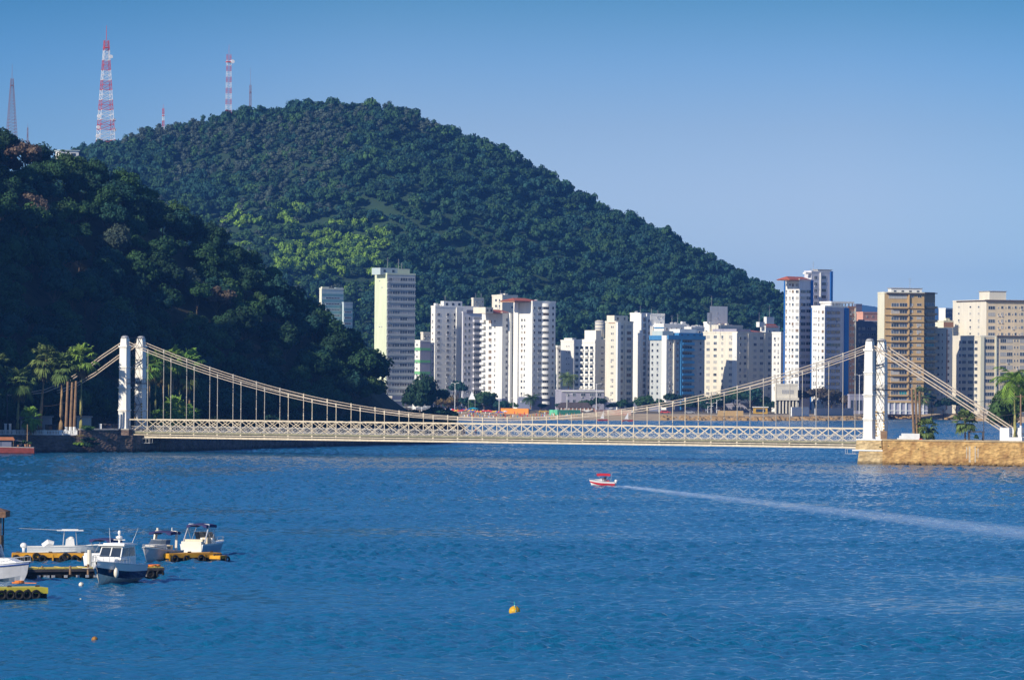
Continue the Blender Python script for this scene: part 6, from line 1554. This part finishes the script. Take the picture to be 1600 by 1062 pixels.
MB().box(1.2, 4.15, -1.12, 1.12, 3.1, 3.2).box(1.5, 3.6, -.9, .9, 3.2, 3.3).build('roof', GEL, t)
m_ = MB().tube((2.4, 0, 3.3), (2.4, 0, 4.0), .09, .06, 8).ell((2.4, 0, 3.75), .3, .3, .16, 12, 6).ell((2.4, 0, 4.15), .14, .14, .2, 10, 6).bar((2.4, -.5, 3.55), (2.4, .5, 3.55), .05, .05); m_.build('radar_mast', GEL, t)
for s in (-1, 1): MB().tube((2.0, s * .95, 3.3), (1.5, s * 1.25, 4.5), .018, .01, 4).build('whip_antenna', GEL, t)
rail(t, r, .5, 1.0, .5)
for s in (-1, 1): MB().path([(5.0, s * .5, 1.62), (5.6, s * .35, 1.75), (6.3, s * .2, 1.7)], .03, 5).build('wiper_bar', M_DSTEEL, t)
f_ = MB().ell((5.8, 1.12, .95), .22, .2, .42, 10, 7).tube((5.8, 1.1, 1.3), (5.8, 1.0, 1.7), .03, n=4); f_.build('fender', GELC, t, True)
MB().tube((7.25, 0, 1.62), (7.5, 0, 1.4), .07, n=6).build('anchor', CHROME, t)
# bowrider with dark canopy, bow towards the camera
t = boat('white motor boat with navy top, bow forward, between the cruiser and the yellow pontoon', 230, 878, -110, off=5.7)
r = hull(t, 6.4, 2.5, .95, 1.45, [GELC, GREYH, GREYH], .12, (0, .55))
MB().add([(3.3, -1.0, 1.2), (5.4, -.55, 1.45), (5.4, .55, 1.45), (3.3, 1.0, 1.2), (3.4, -.95, 1.6), (5.0, -.5, 1.62), (5.0, .5, 1.62), (3.4, .95, 1.6)], [(0, 1, 5, 4), (1, 2, 6, 5), (2, 3, 7, 6), (3, 0, 4, 7), (4, 5, 6, 7)]).build('foredeck', GELC, t)
screen(t, 3.6, 2.1, 1.6, 2.05, .4); arch(t, 1.7, 2.35, 1.05, 2.75, GELC, .35, .2); bimini(t, .6, 2.9, 2.3, 1.6, 2.72, CANV, .1, False)
MB().box(1.6, 2.2, -.8, -.2, .7, 1.5).box(1.6, 2.2, .2, .8, .7, 1.5).build('seat', SEAT, t); rail(t, r, .62, 1.0, .28); MB().tube((1.4, .6, 2.8), (1.4, .6, 3.15), .05, n=5).build('mast_light', GEL, t); MB().path([(1.4, -.9, 2.8), (1.4, -.9, 3.1)], .12, 8).build('fender', GELC, t)
# stern view boat on the right
t = boat('white motor boat with purple navy canopy, seen from astern behind the right hand yellow pontoon', 299, 869, 66, off=0)
r = hull(t, 6.6, 2.5, 1.15, 1.4, [GEL, mat('blue grey hull', (.30, .40, .52), .3, .1, 1, spec=.5), GREYH], .12, (.02, .6))
MB().box(-.5, 0, -1.05, 1.05, .15, .32).build('swim_platform', GEL, t); MB().box(-.06, .4, -1.1, 1.1, .3, 1.45).build('transom', GELC, t); MB().box(.4, .95, -1.0, .95, .75, 1.65).build('rear_seat', SEAT, t)
MB().box(2.4, 3.2, -1.0, .3, 1.0, 1.75).build('helm_console', GEL, t); MB().box(1.8, 2.3, -.8, -.2, .8, 1.8).build('helm_seat', SEAT, t)
screen(t, 3.8, 2.2, 1.5, 2.3, .6); MB().bar((.5, 1.2, 1.3), (1.6, 1.1, 3.1), .09, .12).bar((.5, -1.2, 1.3), (1.6, -1.1, 3.1), .09, .12).bar((1.6, -1.12, 3.1), (1.6, 1.12, 3.1), .12, .09).build('radar_arch', CHROME, t)
bimini(t, 1.0, 3.2, 2.2, 1.4, 3.0, CANV, .14); rail(t, r, .6, 1.0, .35)
# long centre console, side on
t = boat('long white open boat with hard T top, side on behind the left orange pontoon', 42, 866, 6, off=0)
r = hull(t, 8.4, 2.3, .75, 1.05, [GEL, GEL, GREYH], .25, (.03, .55)); outboard(t, -.1, -.35, .75); outboard(t, -.1, .45, .75)
MB().frus(4.2, 0, .6, 1.55, .5, .45, .38, .38).build('console', GEL, t); MB().path([(1.6, 0, .75), (2.1, 0, 1.1), (2.6, 0, 1.0)], [.35, .4, .3], 8).build('leaning_post', GEL, t); MB().ell((4.3, 0, 1.55), .35, .3, .25, 10, 6).build('cowling', GEL, t, True)
tt = MB(); [tt.tube((4.2 + sx, sy * .5, .7), (4.2 + sx * .8, sy * .55, 2.35), .04, n=5) for sx in (-.7, .7) for sy in (-1, 1)]; tt.build('t_top_frame', CHROME, t)
MB().box(2.9, 5.5, -.85, .85, 2.35, 2.43).box(3.4, 5.0, -.6, .6, 2.43, 2.5).build('hard_top', GEL, t); MB().tube((2.9, .4, 2.4), (-.8, .4, 2.55), .02, .012, 4).build('outrigger', GEL, t)
# boat hidden behind the cruiser, only top and side visible
t = boat('white motor boat with dark canopy, mostly hidden behind the navy hulled cruiser', 166, 886, 62, off=2.0)
r = hull(t, 6.2, 2.5, 1.05, 1.35, [GEL, GEL, GREYH], .2, (.02, .6)); bimini(t, .9, 2.9, 2.3, 1.3, 2.55, CANV, .1); MB().box(-.05, .4, -1.1, 1.1, .3, 1.35).build('transom', GEL, t); screen(t, 3.6, 2.1, 1.3, 1.9, .5); MB().box(1.5, 2.2, -.9, .9, .6, 1.3).build('seat', SEAT, t)
# big boat cut by the left edge, bow to the right
t = boat('white cabin boat with blue canvas and grey hull, cut by the left picture edge', 32, 908, -28, off=6.2)
r = hull(t, 7.2, 2.7, 1.2, 1.75, [GEL, GREYH, GREYH], .14, (0, .3))
MB().add([(2.2, -1.15, 1.3), (6.2, -.6, 1.65), (6.2, .6, 1.65), (2.2, 1.15, 1.3), (2.4, -1.0, 2.0), (5.2, -.5, 1.95), (5.2, .5, 1.95), (2.4, 1.0, 2.0)], [(0, 1, 5, 4), (1, 2, 6, 5), (2, 3, 7, 6), (3, 0, 4, 7), (4, 5, 6, 7)]).build('foredeck', GEL, t)
MB().path([(x[0][0] * .99, -x[0][1] * 1.01, x[0][2] - .2) for x in r], .05, 5).path([(x[0][0] * .99, x[0][1] * 1.01, x[0][2] - .2) for x in r], .05, 5).build('blue_stripe', BLUEC, t)
screen(t, 3.8, 2.2, 1.95, 2.6, .7); bimini(t, .6, 3.4, 2.4, 1.5, 2.95, BLUEC, .14); MB().box(.7, 3.3, -1.15, 1.15, 2.1, 2.9).build('canvas_enclosure', BLUEC, t); rail(t, r, .5, 1.0, .45); arch(t, 3.7, 2.3, 1.6, 3.0, GEL, .4, .12)
# red topped motor boat under way
t = boat('small white and red motor boat with red canopy under way in mid bay', 960, 759, 184, off=0); t.scale = (.74, .85, .85)
r = hull(t, 5.6, 2.1, .75, 1.15, [GEL, REDC, GEL], .42, (.03, .5)); outboard(t, -.1, 0, .85)
MB().add([(2.8, -.85, .95), (4.6, -.35, 1.2), (4.6, .35, 1.2), (2.8, .85, .95), (2.9, -.75, 1.3), (4.0, -.35, 1.3), (4.0, .35, 1.3), (2.9, .75, 1.3)], [(0, 1, 5, 4), (1, 2, 6, 5), (2, 3, 7, 6), (3, 0, 4, 7), (4, 5, 6, 7)]).build('foredeck', GEL, t)
bimini(t, 1.0, 3.9, 1.9, .9, 2.15, REDC, .22); MB().box(2.3, 2.8, -.7, .1, .5, 1.6).build('console', GEL, t); MB().box(1.2, 1.8, -.7, .7, .5, 1.1).build('seat', M_REDP, t); rail(t, r, .6, 1.0, .3); MB().tube((.9, .7, 1.0), (.6, .8, 2.75), .02, .012, 4).build('whip_antenna', GEL, t)
g_ = gnd(936, 757.5)
# person at the helm, seated, and a walker on the bridge: one continuous skinned body each
SKIN = mat('skin', (.36, .20, .12), .6, .08, 3)
walk_p = [(0, 0, .95), (0, 0, 1.25), (0, 0, 1.45), (.02, 0, 1.56), (.03, 0, 1.70), (0, .18, 1.42), (.08, .24, 1.14), (.22, .22, .95), (0, -.18, 1.42), (-.10, -.24, 1.14), (-.08, -.22, .90), (0, .1, .9), (.18, .1, .5), (.10, .1, .06), (.24, .1, .03), (0, -.1, .9), (-.12, -.1, .5), (-.34, -.1, .10), (-.22, -.1, .03)]
walk_e = [(0, 1), (1, 2), (2, 3), (3, 4), (2, 5), (5, 6), (6, 7), (2, 8), (8, 9), (9, 10), (0, 11), (11, 12), (12, 13), (13, 14), (0, 15), (15, 16), (16, 17), (17, 18)]
walk_r = [.15, .14, .15, .055, .10, .06, .045, .035, .06, .045, .035, .09, .06, .04, .035, .09, .06, .04, .035]
def person(label, loc, rz, pts, edges, rad, top, legs_m, s=1.0):
    me = bpy.data.meshes.new('person'); me.from_pydata([tuple(c * s for c in p) for p in pts], edges, []); o = link('person', me)
    o.location = loc; o.rotation_euler = (0, 0, rz); o.modifiers.new('skin', 'SKIN')
    sv = me.skin_vertices[0].data
    for i, r_ in enumerate(rad): sv[i].radius = (r_ * s, r_ * s)
    sv[0].use_root = True; sb = o.modifiers.new('sub', 'SUBSURF'); sb.levels = 1; sb.render_levels = 1
    me.materials.append(SKIN); tag(o, label, 'person')
    MB().lathe([(.155 * s, .98 * s), (.17 * s, 1.2 * s), (.19 * s, 1.42 * s), (.09 * s, 1.5 * s)], n=10).build('shirt', top, o, True)
    MB().lathe([(.17 * s, 1.0 * s), (.18 * s, .85 * s), (.17 * s, .68 * s)], n=10).build('shorts', legs_m, o, True)
    MB().ell((.01 * s, 0, 1.75 * s), .105 * s, .10 * s, .09 * s, 8, 6).build('hair', M_DSTEEL, o, True)
    return o
try:
    person('person in a red shirt walking along the bridge footway', bw(NP * PL * .488, -HW + 1.0, 4.72), -TH, walk_p, walk_e, walk_r, M_REDP, CANV)
    person('person in dark clothes walking on the bridge just left of the red shirt', bw(NP * PL * .483 - 2.2, -HW + 1.3, 4.72), -TH + 3.1, walk_p, walk_e, walk_r, CANV, CANV)
    sit = [(0, 0, .45), (0, 0, .8), (0, 0, 1.0), (.02, 0, 1.1), (.03, 0, 1.24), (0, .18, .97), (.18, .2, .75), (.38, .15, .85), (0, -.18, .97), (.18, -.2, .75), (.38, -.15, .85), (.05, .1, .42), (.42, .12, .46), (.45, .12, .06), (.6, .12, .03), (.05, -.1, .42), (.42, -.12, .46), (.45, -.12, .06), (.6, -.12, .03)]
    h0 = bpy.data.objects[[o.name for o in bpy.data.objects if o.get('label', '').startswith('small white and red motor')][0]]
    a_ = h0.rotation_euler.z; L_ = h0.location + Vector((math.cos(a_) * 1.5, math.sin(a_) * 1.5, .35))
    me = bpy.data.meshes.new('person'); me.from_pydata(sit, walk_e, []); o = link('person', me); o.location = L_; o.rotation_euler = (0, 0, a_); o.modifiers.new('skin', 'SKIN')
    for i, r_ in enumerate(walk_r): me.skin_vertices[0].data[i].radius = (r_, r_)
    me.skin_vertices[0].data[0].use_root = True; o.modifiers.new('sub', 'SUBSURF').render_levels = 1; me.materials.append(SKIN); tag(o, 'helmsman in dark shirt seated under the red canopy', 'person')
    MB().lathe([(.15, .5), (.17, .72), (.19, .96), (.09, 1.04)], n=10).build('shirt', CANV, o, True); MB().ell((.01, 0, 1.29), .105, .10, .09, 8, 6).build('hair', M_DSTEEL, o, True)
except Exception as ex:
    print('PERSON FAIL', ex)
# moored wooden boat by the left quay
t = boat('long red wooden boat with orange awning moored under the shaded quay wall', 54, 708.5, 181, off=0, name='wooden_boat')
hull(t, 17, 3.2, 1.35, 1.8, [mat('faded red planks', (.27, .06, .05), .8, .2, 1), mat('faded red planks', (.42, .09, .06)), M_DSTEEL], .55, (.02, .9))
MB().add([(4.2, -1.6, 2.9), (11.7, -1.6, 2.9), (11.7, 1.6, 2.9), (4.2, 1.6, 2.9), (4.7, 0, 3.6), (11.7, 0, 3.6)], [(0, 1, 5, 4), (2, 3, 4, 5), (3, 0, 4), (1, 2, 5), (0, 3, 2, 1)]).build('awning', mat('orange awning canvas', (.42, .16, .07), .8, .1, 1), t)
q = MB(); [q.tube((x, s * 1.5, 1.6), (x, s * 1.5, 2.9), .06, n=5) for x in (4.5, 7.7, 11.2) for s in (-1, 1)]; q.tube((1.6, 0, 1.5), (1.6, 0, 6.4), .14, .1, 6); q.build('mast', M_POLE, t)
MB().add([(1.6, -.6, 2.6), (4.2, -1.2, 2.9), (4.2, .8, 2.9), (1.6, .6, 2.6)], [(0, 1, 2, 3)]).add([(1.6, -.6, 2.55), (4.2, -1.2, 2.85), (4.2, .8, 2.85), (1.6, .6, 2.55)], [(3, 2, 1, 0)]).build('tarpaulin', M_WHITEP, t); MB().box(5, 10, -1.1, 1.1, 1.5, 2.75).build('cabin', M_DKBLUE, t); MB().box(3.0, 3.5, -1.3, -.9, 1.7, 2.5).build('white_sack', M_WHITEP, t)
w_ = t.matrix_basis; 
for i, (x, s) in enumerate(((2.0, .18), (3.6, .15), (1.0, .14))):
    a_ = R_(181); P = t.location + Vector((math.cos(a_) * x, math.sin(a_) * x, 1.7)); q = thing('potted_plant', ['green plant on the stern of the red wooden boat', 'plant beside the mast of the red wooden boat', 'smallest plant at the end of the red wooden boat'][i], 'plant', P); c = link('foliage', crown_mesh(i, L_MID, 'mid'), q); c.scale = (s, s, s); MB().lathe([(.2, -.2), (.3, .35)], n=8).build('pot', M_BROWN, q)

# ------------------------------------------------------------ pontoons
def pontoon(label, p0, p1, h, dep, deck, side, tyres=(), tr=.36, slats=0, name='pontoon', drums=False):
    a, b = gnd(*p0), gnd(*p1); d = b - a; L_ = d.length; rz = math.atan2(d.y, d.x)
    t = thing(name, label, 'pontoon', (a.x, a.y, 0), rz)
    if drums:
        mb = MB(); k = int(L_ / 1.1)
        for i in range(k): mb.tube((.4 + i * 1.1, .1, .12), (.4 + i * 1.1, dep - .1, .12), .38, n=10)
        mb.box(0, L_, .15, .3, .3, h - .1).box(0, L_, dep - .3, dep - .15, .3, h - .1)
        mb.build('float', RUBBER, t)
        mb = MB(); rg_ = random.Random(4)
        for i in range(k * 2):
            if rg_.random() < .45: x = rg_.uniform(.5, L_ - 1); mb.box(x, x + .3, -.02, .04, .12, .34)
        mb.build('float_label', GREYH, t)
    else: MB().box(0.05, L_ - .05, .12, dep - .1, -.25, h * .55).build('float', RUBBER, t)
    if slats:
        mb = MB(); n = int(L_ / .3)
        for i in range(n): mb.box(i * .3 + .02, i * .3 + .27, 0, dep, h - .08, h + (.0 if i % 7 else .05))
        mb.build('deck', deck, t); MB().box(0, L_, 0, .12, h - .32, h - .085).box(0, L_, dep - .12, dep, h - .32, h - .085).build('beam', side, t)
    else:
        MB().box(0, L_, 0, dep, h - .1, h).box(0, L_, -.02, .1, h * .5, h - .1).box(0, .12, 0, dep, h * .45, h - .1).box(L_ - .12, L_, 0, dep, h * .45, h - .1).build('deck', deck, t)
        mb = MB()
        for i in range(int(L_ / 1.9) + 1): x = min(L_ - .2, i * 1.9); mb.box(x, x + .14, -.06, .0, .1, h - .1)
        mb.build('strut', side, t)
    for x, z in tyres: MB().torus((x * L_, -.16, z), (0, 1, 0), tr * .74, tr * .27, 16, 7).build('tyre', RUBBER, t, True)
    for x in (.08, .5, .92):
        MB().box(x * L_ - .18, x * L_ + .18, dep * .5 - .05, dep * .5 + .05, h, h + .14).build('mooring_cleat', M_DSTEEL, t)
    return t, L_, h
pontoon('bright yellow pontoon with tyres below the stern view boat', (264, 878), (346, 876.5), .82, 2.3, YDECK, YDECK, [(.10, .32), (.32, .26), (.60, .30), (.86, .28)], .40)
pontoon('short lower yellow pontoon end beyond the bright yellow pontoon', (344, 877.5), (355, 877), .6, 1.5, YDECK, RUBBER, [(.85, .2)], .36)
pontoon('orange yellow pontoon with tyres behind the navy hulled cruiser', (18, 877), (139, 877.5), .80, 2.2, YDECK, YDECK, [(.06, .3), (.20, .3), (.32, .5), (.40, .3), (.66, .3), (.70, .52), (.82, .3), (.95, .3)], .38)
t, L_, h = pontoon('long pontoon with faded yellow slatted deck and black floats, middle row', (28, 905), (257, 902), .95, 2.6, YLIME, M_DSTEEL, [(.9, .35), (.965, .35)], .4, slats=1, drums=True)
for i, (x, y) in enumerate(((.93, .7), (.965, .9), (.88, .8))):
    tt = thing('life_ring', ['orange ring lying on the right end of the slatted pontoon, left one', 'orange ring lying on the right end of the slatted pontoon, right one', 'orange ring on the slatted pontoon close to the cruiser'][i], 'life ring', t.matrix_basis @ Vector((x * L_, y, h + .09)))
    MB().torus((0, 0, 0), (0, 0, 1), .34, .1, 14, 7).build('ring', mat('orange life ring', (.75, .22, .04), .6, .1, 2), tt, True)
pontoon('nearest pontoon with lime yellow deck and a row of tyres, lower left corner', (-30, 937), (75, 935.5), .92, 2.6, mat('lime yellow deck paint', (.66, .56, .06), .6, .12, 1.2), RUBBER, [(.30, .36), (.43, .36), (.56, .36), (.68, .36), (.81, .36)], .42)
tt = thing('rope_coil', 'orange rope heap on the nearest pontoon', 'rope', gnd(28, 929) + Vector((0, 0, .93)))
MB().torus((0, 0, .06), (0, 0, 1), .45, .07, 14, 6).torus((.1, .05, .17), (0, 0, 1), .32, .07, 12, 6).bar((.3, 0, .05), (1.5, -.3, .05), .08, .06).build('coil', mat('orange life ring', (.75, .22, .04)), tt)
for i, (px, py) in enumerate(((64, 887), (108, 885), (138, 877), (136, 890))):
    g_ = gnd(px, 905 if i != 2 else 900); tt = thing('mooring_post', ['short dark post on the slatted pontoon, left', 'short dark post on the slatted pontoon, middle', 'cream timber post beside the cruiser bow', 'small post at the cruiser fender'][i], 'post', (g_.x, g_.y + .9, .4)); MB().tube((0, 0, 0), (0, 0, (.75, .75, 1.9, .9)[i]), .1 if i != 2 else .2, n=8).build('shaft', M_POLE if i != 2 else GELC, tt)
# hut on the left edge
g_ = gnd(0, 905); t = thing('floating_kiosk', 'timber hut with overhanging shingle roof at the left picture edge', 'hut', (g_.x - 2.15, g_.y + 6, 0)); t.scale = (.9, .9, 1)
MB().box(-2.4, 1.9, -1.5, 1.5, -.2, .8).build('base', RUBBER, t); MB().box(-2.2, 1.85, -1.2, 1.2, .8, 3.6).build('wall', mat('brown planks', (.15, .10, .06), .85, .2, 1.5), t)
q = MB()
for x in (-2.1, -.6, .6, 1.2, 1.8):
    for y in (-1.15, 1.15): q.box(x - .07, x + .07, y - .07, y + .07, 3.6, 5.3)
q.build('post', M_DSTEEL, t)
MB().add([(-3, -2.0, 5.2), (2.35, -2.0, 5.2), (2.35, 2.0, 5.2), (-3, 2.0, 5.2), (-2.6, 0, 6.1), (1.6, 0, 6.0), (-3, -2.0, 5.75), (2.35, -2.0, 5.72), (2.35, 2.0, 5.72), (-3, 2.0, 5.75)], [(6, 7, 5, 4), (8, 9, 4, 5), (7, 8, 5), (9, 6, 4), (0, 1, 7, 6), (1, 2, 8, 7), (2, 3, 9, 8), (3, 0, 6, 9), (0, 3, 2, 1)]).build('roof', mat('weathered shingles', (.24, .14, .09), .9, .25, 3), t)

def rope(label, a, b_, s):
    t = thing('mooring_rope', label, 'rope'); MB().path(sag(Vector(a), Vector(b_), s), .03, 4).build('strand', GELC, t)
A_ = gnd(160, 908); rope('mooring rope from the cruiser bow to the slatted pontoon', (A_.x, A_.y, 1.9), (gnd(120, 903).x, gnd(120, 903).y + .4, 1.0), .4)
A_ = gnd(232, 877); rope('mooring rope from the navy topped boat to the yellow pontoon', (A_.x + .4, A_.y + .4, 1.3), (gnd(268, 877).x, gnd(268, 877).y + .4, .9), .3)
A_ = gnd(34, 905); rope('mooring rope from the boat at the left edge to the slatted pontoon', (A_.x - .5, A_.y + .3, 1.6), (gnd(48, 904).x, gnd(48, 904).y + .8, 1.0), .2)
# ------------------------------------------------------------ buoys
def buoy(label, px, py, r, m, rope=False):
    g_ = gnd(px, py); t = thing('mooring_buoy', label, 'buoy', (g_.x, g_.y, .0))
    MB().ell((0, 0, r * .28), r, r, r * .98, 20, 12).build('float', m, t, True)
    MB().torus((0, 0, r * .28), (.9, .35, 0), r * .99, r * .05, 24, 6).build('seam', M_DSTEEL, t, True)
    if rope:
        MB().tube((0, 0, r * 1.2), (0, 0, r * 1.38), r * .09, n=8).build('eye', M_WHITEP, t)
        MB().path([(0, 0, r * 1.3), (.05, -r * .6, r * 1.05), (.1, -r * 1.0, r * .3)], r * .07, 6).path([(0, 0, r * 1.4), (-.03, 0, r * 2.0)], r * .06, 5).build('rope', mat('turquoise rope', (.03, .42, .42), .8, .1, 3), t)
buoy('large round yellow buoy with turquoise rope in the open water', 804, 957, .43, mat('yellow buoy paint', (.70, .42, .02), .5, .2, 3, col2=(.42, .22, .01)), True)
buoy('small orange buoy in the lower left water', 148, 1000, .22, mat('orange buoy paint', (.55, .25, .03), .5, .25, 6, col2=(.08, .04, .02)))
buoy('small white buoy floating at the cruiser bow', 127, 914, .22, GELC)
buoy('tiny pale float below the white buoy', 126, 936, .08, GELC)
add_haze()
